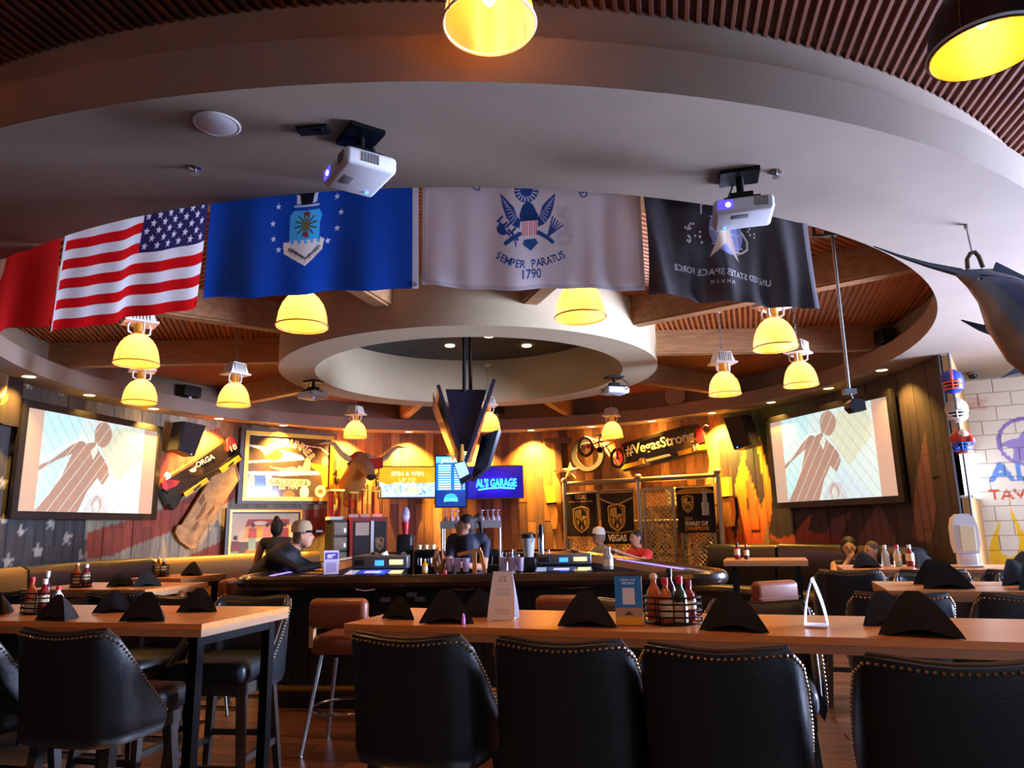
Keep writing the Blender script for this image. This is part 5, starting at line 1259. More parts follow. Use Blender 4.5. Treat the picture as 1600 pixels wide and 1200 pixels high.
helmet('silver football helmet with pale face mask', 1495, 642, '#b8b4a4', 'mask_white', '#77705f')
helmet('red and blue patterned football helmet, lowest of three', 1503, 691, '#c43a30', 'mask_blue', None, ('#3a58c0', '#e8dcc0', '#c43a30'))

q = sum(HQ, Vector()) / 3; dq = Vector((q.x, q.y, 0)).normalized(); t = thing('helmet_rack', 'thin upright rod carrying three football helmets', 'rack', Vector((q.x, q.y, 0)) + dq * 0.19)
obj('rod', G().cyl((0, 0, 0), (0, 0, ZS), 0.014), 'vent_grey', t); obj('floor_plate', G().cyl((0, 0, 0), (0, 0, 0.012), 0.08), 'vent_grey', t)
# ---- dark flag with seal at the far left
w = WPl(15, 600, RW - 0.14); cv = Cv(0.7, 120, '#1c1614'); 
def Q(x, y): return ((x + 25) / 67 * 0.7, (660 - y) / 115)
cv.ell(*Q(-6, 597), 0.19, 0.27, '#8f8a76'); cv.ell(*Q(-6, 597), 0.15, 0.21, '#6a5238'); cv.poly(QP((0, 628), (6, 621), (17, 617), (18, 626), (8, 632), (0, 636)), '#c8921c')
a = w.l(-25, 655); b = w.l(42, 545); t = thing('dark_flag', 'black wall flag with round seal and gold scroll beside the left screen', 'flag', w.o, w.rz)
link('cloth', cv.mesh('cloth', lambda U, V: np.stack([a[0] + U * (b[0] - a[0]), 0.02 * np.sin(U * 12), a[1] + V * (b[1] - a[1])], -1), 'cloth'), t); obj('hanging_rod', G().cyl((a[0], 0, b[1]), (b[0], 0, b[1]), 0.012), 'black_metal', t)

# ---- lockers and trophies behind the bar
mat('locker_grey', '#8f8d80', 0.5, 0.2); mat('locker_frame', '#1c1a18', 0.5); mat('locker_red', '#a8201c', 0.45); mat('trophy_gold', '#d8a838', 0.25, 0.9); mat('trophy_wood', '#6a3420', 0.4); mat('marble', '#d8cfc0', 0.3); mat('trophy_red', '#a82a22', 0.25, 0.5)
def YQ(px, py, y): return aty(px, py, y)
w = WPl(535, 840, RW - 0.75); 
def box_unit(name, label, x0, x1, ytop, r, depth, m_):
    global w
    w = WPl((x0 + x1) / 2, ytop, r, x0, x1); xa = w.l(x0, ytop)[0]; xb = w.l(x1, ytop)[0]; zt = w.o.z + w.l((x0 + x1) / 2, ytop)[1]
    t = thing(name, label, 'locker', (w.o.x, w.o.y, 0), w.rz); obj('body', G().box(((xa + xb) / 2, depth / 2, zt / 2), (xb - xa, depth, zt)), m_, t); return t, xa, xb, zt
t, xa, xb, zt = box_unit('grey_locker', 'tall dark locker with grey square doors beside the red cabinet', 520, 545, 812, RW - 0.75, 0.45, 'locker_frame')
for k in range(4):
    z1 = zt - 0.05 - k * 0.25 * 1.1; dd = obj('door', G().rbox(((xa + xb) / 2, -0.012, z1 - 0.12), ((xb - xa) * 0.8, 0.024, 0.23), 0.008), 'locker_grey', t); obj('latch', G().box((xb - 0.08, -0.03, z1 - 0.15), (0.04, 0.012, 0.07)), 'steel', dd)
LZ1 = zt; LW1 = w
t, xa, xb, zt = box_unit('red_cabinet', 'red framed black cabinet with gold shield stickers and a paper note', 548, 606, 808, RW - 0.85, 0.5, 'locker_red')
for x0, x1 in ((xa + 0.06, (xa + xb) / 2 + 0.0), ((xa + xb) / 2 + 0.1, xb - 0.04)):
    dd = obj('door', G().box(((x0 + x1) / 2, -0.01, zt / 2 - 0.02), (x1 - x0, 0.03, zt - 0.12)), 'locker_frame', t)
obj('door_rail', G().box(((xa + xb) / 2 + 0.05, -0.03, zt / 2), (0.06, 0.03, zt - 0.14)), 'steel', t)
obj('paper_note', G().box((xa + 0.22, -0.03, zt - 0.22), (0.26, 0.006, 0.24)), 'paper_white', t)
def sticker(cx, cz, s):
    cv = Cv(0.8, 40, '#1a1512'); shield(cv, 0.4, 0.5, 0.6, '#c0a070'); panel('shield_sticker', cv, (cx - s * .4, -0.034, cz - s * .5), (s * .8, 0, 0), (0, 0, s), 'print', t)
sticker(xb - 0.16, zt - 0.5, 0.28); sticker(xa + 0.24, zt - 0.8, 0.24)
CZ1 = zt; CWP = w
def trophy(label, w_, px, zb, h, wd, cols=4, fig=True):
    q = w_.o + w_.x * w_.l(px, 780)[0] + w_.y * 0.22; t = thing('trophy', label, 'trophy', (q.x, q.y, zb), w_.rz, group='trophies on the lockers')
    obj('base', G().box((0, 0, 0.03), (wd * 1.15, wd * 0.9, 0.06)), 'marble', t)
    for k in range(cols): a = (k % 2 - .5) * wd * .8; b = (k // 2 - .5) * wd * .6; obj('column', G().cyl((a, b, 0.06), (a, b, h * .55), wd * 0.11, n=10), ('trophy_red', 'trophy_gold', 'trophy_wood')[k % 3], t)
    obj('deck', G().box((0, 0, h * .56), (wd * 1.1, wd * 0.85, 0.03)), 'trophy_gold', t)
    obj('cup', G().lathe([(0.03, h * .57), (0.015, h * .63), (wd * .22, h * .7), (wd * .26, h * .8), (wd * .2, h * .81)], 14), 'trophy_gold', t)
    figure('winner', [cap((0, 0, h * .8), (0, 0, h * .86), .03, .035, '#e0b040'), cap((0, 0, h * .86), (0, 0, h * .9), .045, .04, '#e0b040'), el((0, 0, h * .945), .03, '#e0b040'), cap((.03, 0, h * .9), (.07, 0, h * .98), .016, .013, '#e0b040'), cap((-.03, 0, h * .9), (-.07, 0, h * .86), .016, .013, '#e0b040'), cap((-.02, 0, h * .8), (-.03, 0, h * .78), .02, .02, '#e0b040')], amat('gold_figure', 0.25, metal=0.8) if 'gold_figure' not in MATS else 'gold_figure', t, 0.012, 1)
    for k in (-1, 1): obj('corner_eagle', G().ell((k * wd * .42, 0, h * .62), (.02, .02, .05)), 'trophy_gold', t)
trophy('tall trophy with gold columns on the grey locker', LW1, 530, LZ1, 1.0, 0.26)
trophy('trophy with red columns on the red cabinet', CWP, 556, CZ1, 0.85, 0.16, 4); trophy('trophy with slim columns on the middle of the red cabinet', CWP, 574, CZ1, 0.95, 0.13, 2); trophy('broad trophy with wooden columns at the end of the red cabinet', CWP, 593, CZ1, 0.9, 0.17, 3)
# ================================================================ the bar
mat('bar_wood', '#1d1512', 0.3, nz=0.3, nscale=3, stretch=(1, 8, 8)); mat('bar_rail', '#2a1e18', 0.25, coat=0.4); mat('bar_board', '#1a1512', 0.55, nz=0.4, nscale=5, stretch=(10, 10, 0.6)); mat('led_violet', '#8a70ff', 0.3, emit='#8f78ff', es=1.2); mat('brass', '#9a7a40', 0.3, 0.9)
FLc, FRc, BRc, BLc = Vector((-2.42, 6.22)), Vector((1.72, 5.72)), Vector((0.86, 12.2)), Vector((-2.4, 12.5))
def rrect(ins, rc=0.35, n=5):
    cs = [FLc + Vector((ins, ins)), FRc + Vector((-ins, ins)), BRc + Vector((-ins, -ins)), BLc + Vector((ins, -ins))]; out = []
    rc = max(0.05, rc - ins)
    for i in range(4):
        p, a, b = cs[i], cs[i - 1], cs[(i + 1) % 4]; u = (a - p).normalized(); v = (b - p).normalized(); s, e = p + u * rc, p + v * rc
        for k in range(n + 1): t_ = k / n; out.append((s * (1 - t_) ** 2 + p * (2 * t_ * (1 - t_)) + e * t_ ** 2))
    return out
def ring_prism(o_, i_, z0, z1):
    n_ = len(o_); g = G(); vs = [(p.x, p.y, z) for z in (z0, z1) for L_ in (o_, i_) for p in L_]; fs = []
    for k in range(n_):
        j = (k + 1) % n_; fs += [(k, j, n_ * 2 + j, n_ * 2 + k), (n_ + j, n_ + k, n_ * 3 + k, n_ * 3 + j), (n_ * 2 + k, n_ * 2 + j, n_ * 3 + j, n_ * 3 + k), (j, k, n_ + k, n_ + j)]
    return g.add(vs, fs)
BAR = thing('bar_counter', 'long dark wooden bar counter with padded rail in the middle of the room', 'bar', (0, 0, 0))
obj('counter_top', ring_prism(rrect(0.0), rrect(0.55), 1.03, 1.08), 'bar_wood', BAR, 30)
obj('arm_rail', G().tube([(p.x, p.y, 1.06) for p in rrect(0.02)], 0.058, 10, True), 'bar_rail', BAR)
obj('plinth', ring_prism(rrect(0.32), rrect(0.5), 0.0, 1.03), 'bar_board', BAR, 30)
P_ = rrect(0.3, 0.35, 5)
bm_ = []
for k in range(len(P_)):
    a, b = P_[k], P_[(k + 1) % len(P_)]
    if a.y > 9.5 and b.y > 9.5: continue
    L_ = (b - a).length; n_ = max(1, int(round(L_ / 0.14))); an = math.atan2(b.y - a.y, b.x - a.x)
    for j in range(n_):
        c = a.lerp(b, (j + .5) / n_); hh = 0.98 + random.uniform(0, .0)
        o = obj('front_board', G().box((0, 0, 0), (L_ / n_ - 0.008, 0.025 + random.uniform(0, .012), 0.96)), 'bar_board', BAR, loc=(c.x, c.y, 0.53), rotz=an)
obj('foot_rail', G().tube([(p.x, p.y, 0.2) for p in rrect(0.16)], 0.025, 8, True), 'brass', BAR)
obj('kick_base', ring_prism(rrect(0.28), rrect(0.52), 0.0, 0.1), 'black', BAR)
for a, b in (((-2.3, 6.9), (-2.28, 9.2)), ((1.5, 6.6), (1.22, 8.8))): obj('light_strip', slab(G(), [(a[0] - .015, a[1], 1.081), (a[0] + .015, a[1], 1.081), (b[0] + .015, b[1], 1.081), (b[0] - .015, b[1], 1.081)], 0.006), 'led_violet', BAR)
for px0, px1, py in ((556, 586, 921), (705, 741, 919), (864, 926, 916)):
    a = aty(px0, py, 6.02); b = aty(px1, py, 6.0); obj('chrome_strip', G().tube([a, a.lerp(b, .5) + Vector((0, 0, -0.012)), b], 0.007, 6), 'chrome', BAR)  # thin curved chrome strips below the counter edge
for px, py in ((646, 914), (655, 937), (601, 938), (642, 930)):
    a = aty(px, py, 6.2); obj('notice_plate', G().box(a + Vector((0, 0.05, 0)), (0.085, 0.01, 0.035), Matrix.Rotation(R(-7), 3, 'Z')), 'vent_grey', BAR)

# island behind the bar that carries the machines
t = thing('back_island', 'low dark service island behind the bar counter', 'counter', (0, 0, 0)); IY = 8.9
obj('carcass', G().box((-0.55, IY, 0.46), (2.6, 0.62, 0.92)), 'black', t); obj('worktop', G().box((-0.55, IY, 0.935), (2.66, 0.68, 0.03)), 'steel', t)
for k in range(4): dd = obj('door', G().box((-1.5 + 0.63 * k, IY - 0.318, 0.45), (0.58, 0.02, 0.8)), 'steel', t); obj('handle', G().cyl((-1.7 + 0.63 * k, IY - 0.335, 0.75), (-1.3 + 0.63 * k, IY - 0.335, 0.75), 0.01), 'chrome', dd)
IZ = 0.95
def IP(px, dy=0.0): q = aty(px, 860, IY - 0.2 + dy); return Vector((q.x, q.y, IZ))
def IT(px, py, dy=0.0): return aty(px, py, IY - 0.2 + dy)

# glass rack
mat('rack_steel', '#b8b4b0', 0.3, 0.8); mat('stem_glass', '#d6c8e8', 0.05, trans=0.6)
a = IP(690, 0.25); b = IP(784, 0.25); zt = IT(740, 822, .25).z
t = thing('glass_rack', 'steel overshelf rack of upturned glasses behind the bartender', 'rack', (a.x, a.y, IZ))
Lr = b.x - a.x; hz = zt - IZ
obj('shelf', G().box((Lr / 2, 0, hz), (Lr, 0.3, 0.05)), 'rack_steel', t); obj('shelf_lip', G().box((Lr / 2, -0.155, hz + .02), (Lr, 0.012, 0.09)), 'rack_steel', t)
for x in (0.02, Lr - 0.02):
    for y in (-.13, .13): obj('post', G().cyl((x, y, 0), (x, y, hz), 0.016), 'rack_steel', t)
for k in range(7):
    px = (697, 706, 715, 754, 763, 771, 779)[k]; x = IP(px, .25).x
    tg = thing('stem_glass', 'upturned stemmed glass on the steel overshelf rack', 'glass', (x, a.y - 0.03 * (k % 2), zt + 0.025), group='upturned glasses on the rack')
    obj('bowl', G().lathe([(0.029, 0), (0.032, 0.03), (0.026, 0.075), (0.007, 0.1), (0.005, 0.16)], 16), 'stem_glass', tg); obj('foot', G().lathe([(0.005, 0.155), (0.03, 0.162), (0.03, 0.166), (0.004, 0.17)], 16), 'stem_glass', tg)
for px, col, h in ((708, 'black', 0.3), (725, 'chrome', 0.27), (693, 'race_red', 0.27)):
    q = IP(px, 0.05); tt_ = thing('thermos_flask', 'slim %s flask standing under the glass rack' % {'black': 'black', 'chrome': 'steel', 'race_red': 'red'}[col], 'flask', q)
    obj('flask_body', G().lathe([(0.06, 0), (0.062, 0.02), (0.062, h * .75), (0.045, h * .86)], 18), col, tt_); obj('flask_lid', G().lathe([(0.048, h * .85), (0.048, h), (0.03, h)], 16), 'black', tt_)
# beer tower with black round head
q = IP(633, 0.1); z = IT(633, 845, .1).z - IZ; zt = IT(633, 822, .1).z - IZ
t = thing('drink_dispenser', 'black drink dispenser with clear globe top on the island', 'dispenser', q)
obj('housing', G().rbox((0, 0, z * .5 + 0.02), (0.2, 0.2, z + .12), 0.04), 'black', t); obj('neck', G().cyl((0, 0, z + 0.08), (0, 0, zt + 0.05), 0.035, 0.05), 'race_red', t); obj('globe', G().ell((0, 0, zt + .13), (0.055, 0.055, 0.1)), 'stem_glass', t); obj('badge', G().cyl((0, -0.1, z * .6), (0, -0.105, z * .6), 0.035, n=14), 'white_plastic', t); obj('spout', G().box((0, -0.13, z * .35), (0.04, 0.06, 0.03)), 'chrome', t)
# espresso style machine, cup stack, roll etc
q = IP(666, 0.0); t = thing('coffee_machine', 'black and steel coffee machine with cups on top', 'machine', q); obj('machine_body', G().rbox((0, 0, 0.14), (0.26, 0.24, 0.28), 0.02), 'black_gloss', t); obj('cup_tray', G().box((0, 0, 0.29), (0.28, 0.22, 0.02)), 'chrome', t)
for k in range(3): obj('cup', G().lathe([(0.025, 0.3), (0.035, 0.35), (0.03, 0.35)], 12, (-.08 + .08 * k, 0, 0)), 'star_cream', t)
for k in range(2): obj('group_head', G().cyl((-.06 + .12 * k, -.12, 0.2), (-.06 + .12 * k, -.12, 0.12), 0.03), 'chrome', t)
q = IP(605, -0.1); t = thing('paper_roll', 'white paper roll leaning in a black holder', 'paper roll', q); obj('holder', G().rbox((0, 0.02, 0.06), (0.2, 0.16, 0.12), 0.03), 'black', t); obj('roll', G().cyl((0.03, 0, 0.1), (-.05, -.02, 0.27), 0.055, n=18), 'paper_white', t); obj('flap', G().prism([(0, .02), (.14, .03), (.18, .12), (.1, .2), (.02, .14)], -.1, -.09), 'carton', t)
q = IP(826, 0.1); t = thing('blender_jug', 'clear blender jug with black lid on the island', 'blender', q); obj('base', G().rbox((0, 0, 0.09), (0.18, 0.18, 0.18), 0.03), 'black', t); obj('jug', G().lathe([(0.06, 0.18), (0.085, 0.4), (0.08, 0.4)], 16), 'bottle_clear', t); obj('lid', G().lathe([(0.09, 0.4), (0.09, 0.45), (0.03, 0.47)], 16), 'black', t)
q = IP(846, 0.1); t = thing('tap_tower', 'chrome tap tower with black handle beside the blender', 'tap', q); obj('column', G().cyl((0, 0, 0), (0, 0, 0.5), 0.04), 'chrome', t); obj('handle', G().lathe([(0.02, 0.0), (0.03, 0.1), (0.02, 0.14)], 12, (0, -0.08, 0.42)), 'black', t); obj('spout', G().tube([(0, 0, 0.42), (0, -0.08, 0.42), (0, -0.1, 0.36)], 0.012), 'chrome', t)
q = IP(768, 0); t = thing('caddy_box', 'black napkin caddy with a small dark sign behind the bar', 'caddy', q); obj('tray', G().rbox((0, 0, 0.05), (0.16, 0.12, 0.1), 0.01), 'black', t); obj('sign', G().box((0.02, 0, 0.24), (0.1, 0.01, 0.09), Matrix.Rotation(R(8), 3, 'Y')), 'black', t); obj('sign_stem', G().cyl((0, 0, 0.1), (0.01, 0, 0.2), 0.006), 'steel', t)
for i, px in enumerate((790, 800, 810, 784, 795, 805, 860, 857, 572, 582, 577, 587)):
    h = (0.24, 0.28, 0.22, 0.26)[i % 4]; q = IP(px, (-.1 if i in (0, 1, 2, 6, 8, 9) else .12))
    bottle('liquor bottle standing in the row on the service island', q, h, 0.034, ('bottle_amber', 'bottle_clear', 'bottle_green', 'bottle_clear')[i % 4], ('black', 'race_red', 'gold_paint')[i % 3], grp='liquor bottles on the island')
mat('cup_white', '#e6e2da', 0.5); mat('cup_blue', '#2a4ac0', 0.4)
def cup(label, q, h=0.13, r=0.04, m_='cup_white', grp=None):
    t_ = thing('cup', label, 'cup', q, group=grp); obj('cup_wall', G().lathe([(r * .75, 0), (r, h), (r * .94, h), (r * .7, 0.01)], 16), m_, t_); obj('lip', G().tube([(r * math.cos(2 * PI * k / 16), r * math.sin(2 * PI * k / 16), h) for k in range(16)], 0.004, 5, True), m_, t_); return t_
for px in (868, 879): cup('tall white paper cup on the service island', IP(px, -0.1), 0.16, grp='white paper cups on the island')
for px in (886,): cup('bright blue cup stack beside the white paper cups', IP(px, 0.1), 0.2, 0.05, 'cup_blue', grp='blue cups on the island')
for k, px in enumerate((893,)): cup('black lidded tub on the service island', IP(px, -0.12), 0.13, 0.05, 'black', grp='black tubs on the island')

# gaming consoles set into the counter
mat('console_grey', '#5c6068', 0.35, 0.4); mat('lcd_blue', '#2a6cff', 0.2, emit='#2f78ff', es=1.6); mat('lcd_yellow', '#ffe890', 0.2, emit='#ffe080', es=1.2); mat('lcd_orange', '#ff9a30', 0.2, emit='#ff9020', es=0.9)
amat('console_print', 0.2, emit=0.7, base=0.2)
def console(label, x0, x1, y0, y1, yy, lit, pc):
    a = aty(x0, y1, yy); b = aty(x1, y1, yy); h = aty(x0, y0, yy).z - a.z; L_ = b.x - a.x; t = thing('gaming_console', label, 'machine', ((a.x + b.x) / 2, yy, 1.08), R(-5)); z0 = max(0.02, a.z - 1.08)
    obj('housing', G().rbox((0, 0.04, z0 + h / 2), (L_, 0.12, h), 0.012), 'console_grey', t); obj('stand', G().box((0, 0.05, z0 / 2), (L_ * .9, 0.1, z0)), 'black', t)
    obj('bill_slot', G().rbox((-L_ * .35, -0.022, z0 + h * .5), (L_ * .2, 0.012, h * .4), 0.004), 'black', t); obj('logo_light', G().rbox((0, -0.022, z0 + h * .45), (L_ * .16, 0.008, h * .4), 0.003), 'lcd_blue', t); obj('label_light', G().rbox((L_ * .3, -0.022, z0 + h * .5), (L_ * .24, 0.008, h * .36), 0.003), lit, t)
    cv = Cv(4.0, 20, '#1a1a30'); cv.rect(0.1, .1, .8, .9, '#8a94b8'); cv.rect(.9, .2, 2.9, .95, pc); cv.rect(1.3, .3, 2.4, .7, '#c8b8d8'); cv.rect(3.0, .2, 3.9, .8, '#d8d0a0')
    obj('deck', G().box((0, -0.15, 0.012), (L_ * 1.02, 0.24, 0.022), Matrix.Rotation(R(4), 3, 'X')), 'black', t); panel('deck_screen', cv, (-L_ * .5, -0.26, 0.02), (L_, 0, 0), (0, 0.2, 0.03), 'console_print', t)
console('grey gaming console with blue and yellow lights under the coffee machine', 549, 638, 869, 890, 6.75, 'lcd_yellow', '#3a48d0')
console('grey gaming console with green and yellow lights before the blue cups', 838, 924, 866, 883, 6.6, 'lcd_yellow', '#38406a')
# small things on the front counter
def CT(px, py=893): q = atz(px, py, 1.08); return q
for k, (px, py) in enumerate(((702, 893), (715, 893), (728, 893), (787, 892), (800, 892), (813, 892))): cup('clear drinking glass on the front bar counter', CT(px, py), 0.12, 0.036, 'stem_glass', grp='glasses on the bar counter')
for k, (px, py) in enumerate(((948, 889), (953, 889))): bottle('clear water bottle on the front bar counter', CT(px, py), 0.2, 0.033, 'bottle_clear', 'white_plastic', grp='water bottles on the counter')
bottle('small yellow sauce bottle on the bar counter', CT(664, 896), 0.13, 0.025, 'race_yellow', 'white_plastic')
q = CT(686, 893); t = thing('antler_ornament', 'small brown twisted ornament on the bar counter', 'ornament', q)
for k in range(5): a = k * 1.25; obj('twist', G().tube([(0.03 * math.cos(a), 0.03 * math.sin(a), 0), (0.06 * math.cos(a + .4), 0.05 * math.sin(a), 0.1), (0.03 * math.cos(a + .9), 0.03 * math.sin(a + .9), 0.17 + .02 * k)], [0.018, 0.014, 0.008], 7), 'map_carve', t)
q = CT(517, 897); t = thing('menu_card', 'white and violet folded menu card on the bar corner', 'card', q, R(20)); cvm = Cv(0.6, 40, '#cfc8e4'); cvm.rect(0.05, .62, .55, .9, '#4a3aa0'); cvm.text('BEST', .3, .68, .14, '#f0ecff', .7, .03); cvm.rect(.1, .1, .5, .5, '#a8a0cc')
panel('card_front', cvm, (-.07, -0.03, 0), (.14, 0, 0), (0, 0.03, 0.22), 'print', t); obj('card_back', G().prism([(0.04, 0), (0.045, 0), (0.003, 0.22), (-0.002, 0.22)], -.07, .07, 'yz'), 'paper_white', t)
q = CT(742, 896); t = thing('bar_stand', 'tan folded stand on the bar counter before the bartender', 'stand', q, R(-10)); obj('foot', G().box((0, 0, .09), (.035, .035, .18)), 'carton', t); obj('arm', G().box((-.05, 0, .19), (.22, .04, .03), Matrix.Rotation(R(-12), 3, 'Y')), 'carton', t); obj('leg', G().box((.07, .02, .1), (.03, .03, .2), Matrix.Rotation(R(-12), 3, 'Y')), 'carton', t)

# ---------------------------------------------------------------- people
SKIN = '#b98365'
def person(label, loc, rz, shirt, prims, hair=None, cap_=None, skin=SKIN, pants='#23242c'):
    t = thing('person', label, 'person', loc, rz); figure('body', prims, 'body', t, 0.014, 3); return t
def headp(x, y, z, yaw, skin, hairc, s=1.0, bun=False, short=True, hood=False):
    c, k = math.cos(yaw), math.sin(yaw)
    def tr(a, b, d): return (x + (a * c - b * k) * s, y + (a * k + b * c) * s, z + d * s)
    M = Matrix.Rotation(yaw, 3, 'Z')
    pr = [el(tr(0, 0, 0), (0.075 * s, 0.09 * s, 0.11 * s), skin, M), el(tr(0, -.03, -.06), (0.055 * s, 0.06 * s, 0.06 * s), skin, M), el(tr(0, -.098, -.012), (0.015 * s, 0.02 * s, 0.026 * s), skin, M), el(tr(.077, .005, 0), (0.012, 0.02, 0.03), skin, M), el(tr(-.077, .005, 0), (0.012, 0.02, 0.03), skin, M),
          el(tr(.03, -.087, .015), (0.012, 0.008, 0.008), '#2a1c18', M), el(tr(-.03, -.087, .015), (0.012, 0.008, 0.008), '#2a1c18', M), el(tr(0, -.09, -.055), (0.024, 0.008, 0.008), '#8a4a40', M)]
    if hairc: pr += [el(tr(0, .02, .045), (0.083 * s, 0.09 * s, 0.085 * s), hairc, M), el(tr(0, .045, -.01), (0.078 * s, 0.065 * s, 0.09 * s), hairc, M)]
    if bun: pr += [el(tr(0, .05, .13), 0.04, hairc)]
    return pr
def torso(shirt, skin, lean=(0, 0), sh=0.19, hip=0.15, z0=0.0, h=0.52, bulk=1.0):
    lx, ly = lean; top = (lx, ly, z0 + h)
    return [cap((0, 0, z0 + .08), (lx * .5, ly * .5, z0 + h * .55), hip * bulk, .15 * bulk, shirt), cap((lx * .5, ly * .5, z0 + h * .55), (lx * .95, ly * .95, z0 + h - .08), .15 * bulk, .14 * bulk, shirt), cap((lx - sh + .03, ly, z0 + h - .03), (lx + sh - .03, ly, z0 + h - .03), .075 * bulk, .075 * bulk, shirt), cap((lx, ly, z0 + h), (lx * 1.08, ly * 1.1 - .01, z0 + h + .1), .055, .05, skin)]
def hand(p, dirv, skin):
    p = Vector(p); dv = Vector(dirv).normalized(); sd_ = Vector((-dv.y, dv.x, 0)).normalized() if abs(dv.z) < .95 else Vector((1, 0, 0)); pr = [cap(p, p + dv * .07, .032, .036, skin)]
    for k in range(4): o_ = sd_ * (-.027 + .018 * k); L_ = (.06, .075, .07, .055)[k]; b = p + dv * .08 + o_; pr += [cap(b, b + dv * L_ * .55, .0095, .009, skin), cap(b + dv * L_ * .55, b + dv * L_ * .9 + Vector((0, 0, -.025)), .009, .008, skin)]
    pr += [cap(p + dv * .03 + sd_ * .035, p + dv * .07 + sd_ * .06, .011, .009, skin)]; return [tuple(q) if False else q for q in pr]
def T3(v): return tuple(v)
def arm(s, e, w_, sleeve, skin, half=True):
    s, e, w_ = Vector(s), Vector(e), Vector(w_)
    pr = [cap(T3(s), T3(s.lerp(e, .6)), .062, .052, sleeve), cap(T3(s.lerp(e, .6)), T3(e), .05, .044, skin if half else sleeve), cap(T3(e), T3(w_), .044, .03, skin if half else sleeve)]
    return pr + hand(w_, w_ - e, skin)
def legs_sit(z, pants, side=.1): 
    pr = []
    for s in (-1, 1): pr += [cap((s * side, .02, z + .02), (s * side, -.4, z + .03), .095, .075, pants), cap((s * side, -.4, z + .03), (s * side, -.36, z - .4), .07, .05, pants), cap((s * side, -.36, z - .43), (s * side, -.5, z - .46), .045, .035, '#1a1a1c')]
    return pr
def legs_stand(pants):
    pr = []
    for s in (-1, 1): pr += [cap((s * .09, 0, .86), (s * .1, 0, .48), .1, .07, pants), cap((s * .1, 0, .48), (s * .1, .02, .09), .065, .045, pants), cap((s * .1, .02, .04), (s * .1, -.13, .035), .045, .035, '#1a1a1c')]
    return pr
# bartender, standing behind the counter, turned towards the left
q = aty(735, 850, 7.75); HZ = aty(733, 822, 7.75).z
pr = legs_stand('#1c1d28') + torso('#1d2133', SKIN, (-.03, -.02), .18, .15, .84, .55) + headp(-.05, -.05, HZ, R(-70), SKIN, '#2a1e1a')
pr += [cap((.04, 0, HZ + .06), (.1, .02, HZ + .1), .035, .04, '#2a1e1a'), cap((.1, .02, HZ + .1), (.12, .03, HZ - .06), .036, .02, '#2a1e1a')]
pr += arm((-.2, -.02, 1.33), (-.22, -.16, 1.1), (-.3, -.38, 1.13), '#1d2133', SKIN) + arm((.16, -.02, 1.33), (.14, -.14, 1.08), (-.05, -.36, 1.12), '#1d2133', SKIN)
t = person('person in a dark navy shirt with a ponytail tending the bar', (q.x, q.y, 0), 0, '', pr)
obj('glasses', G().box((-.143, -.075, HZ + .015), (0.01, 0.1, 0.03), Matrix.Rotation(R(20), 3, 'Z')), 'black', t)
# customer in a cap at the left side of the bar, leaning on the counter
q = Vector((-2.72, 7.55, 0)); HZ = aty(484, 838, 7.55).z
pr = [cap((0, 0, .75), (.16, 0, 1.0), .2, .21, '#0e0e10'), cap((.16, 0, 1.0), (.34, -.0, 1.22), .21, .17, '#0e0e10'), cap((.3, -.18, 1.22), (.34, .18, 1.22), .11, .11, '#0e0e10'), cap((.36, 0, 1.26), (.46, 0, 1.36), .065, .06, SKIN)] + headp(.52, 0, HZ, R(95), SKIN, '#5a4a3c')
pr += arm((.36, -.24, 1.2), (.56, -.3, 1.12), (.78, -.2, 1.15), '#0e0e10', SKIN, False) + arm((.36, .22, 1.2), (.54, .27, 1.12), (.74, .2, 1.15), '#0e0e10', SKIN, False)
for s in (-1, 1): pr += [cap((0, s * .1, .76), (.4, s * .1, .76), .1, .08, '#1a1c24'), cap((.4, s * .1, .74), (.36, s * .1, .34), .07, .05, '#1a1c24'), cap((.36, s * .1, .31), (.48, s * .1, .29), .045, .035, '#111')if False else cap((.36, s * .1, .31), (.48, s * .1, .29), .045, .035, '#111111')]
t = person('person in black with a tan cap leaning over the left side of the bar', (q.x, q.y, 0), 0, '', pr)
mat('cap_tan', '#9a8262', 0.8); obj('cap_crown', G().lathe([(0.108, 0.0), (0.106, 0.06), (0.08, 0.11), (0.02, 0.13)], 18, (.5, 0, HZ + .045)), 'cap_tan', t); obj('cap_brim', G().prism([(.57, -.08), (.67, -.07), (.72, 0), (.67, .07), (.57, .08)], HZ + .04, HZ + .06, 'xy'), 'black', t)
# customer with hair bun, seen from behind
q = aty(432, 860, 9.6); HZ = aty(430, 826, 9.6).z
pr = legs_stand('#16161a') + torso('#2b2c34', '#8f5e40', (0, 0), .19, .15, .8, .58, .95) + headp(0, .0, HZ, R(180), '#8f5e40', '#231812', 1.0, True)
pr += [cap((-.19, 0, 1.34), (-.27, .02, 1.08), .055, .045, '#8f5e40'), cap((-.27, .02, 1.08), (-.27, -.06, .86), .044, .032, '#8f5e40')] + hand((-.27, -.06, .86), (0, -.1, -1), '#8f5e40') + arm((.19, 0, 1.34), (.26, .1, 1.1), (.2, .34, 1.12), '#8f5e40', '#8f5e40')
person('person in a dark tank top with a hair bun standing beyond the bar', (q.x, q.y, 0), 0, '', pr)
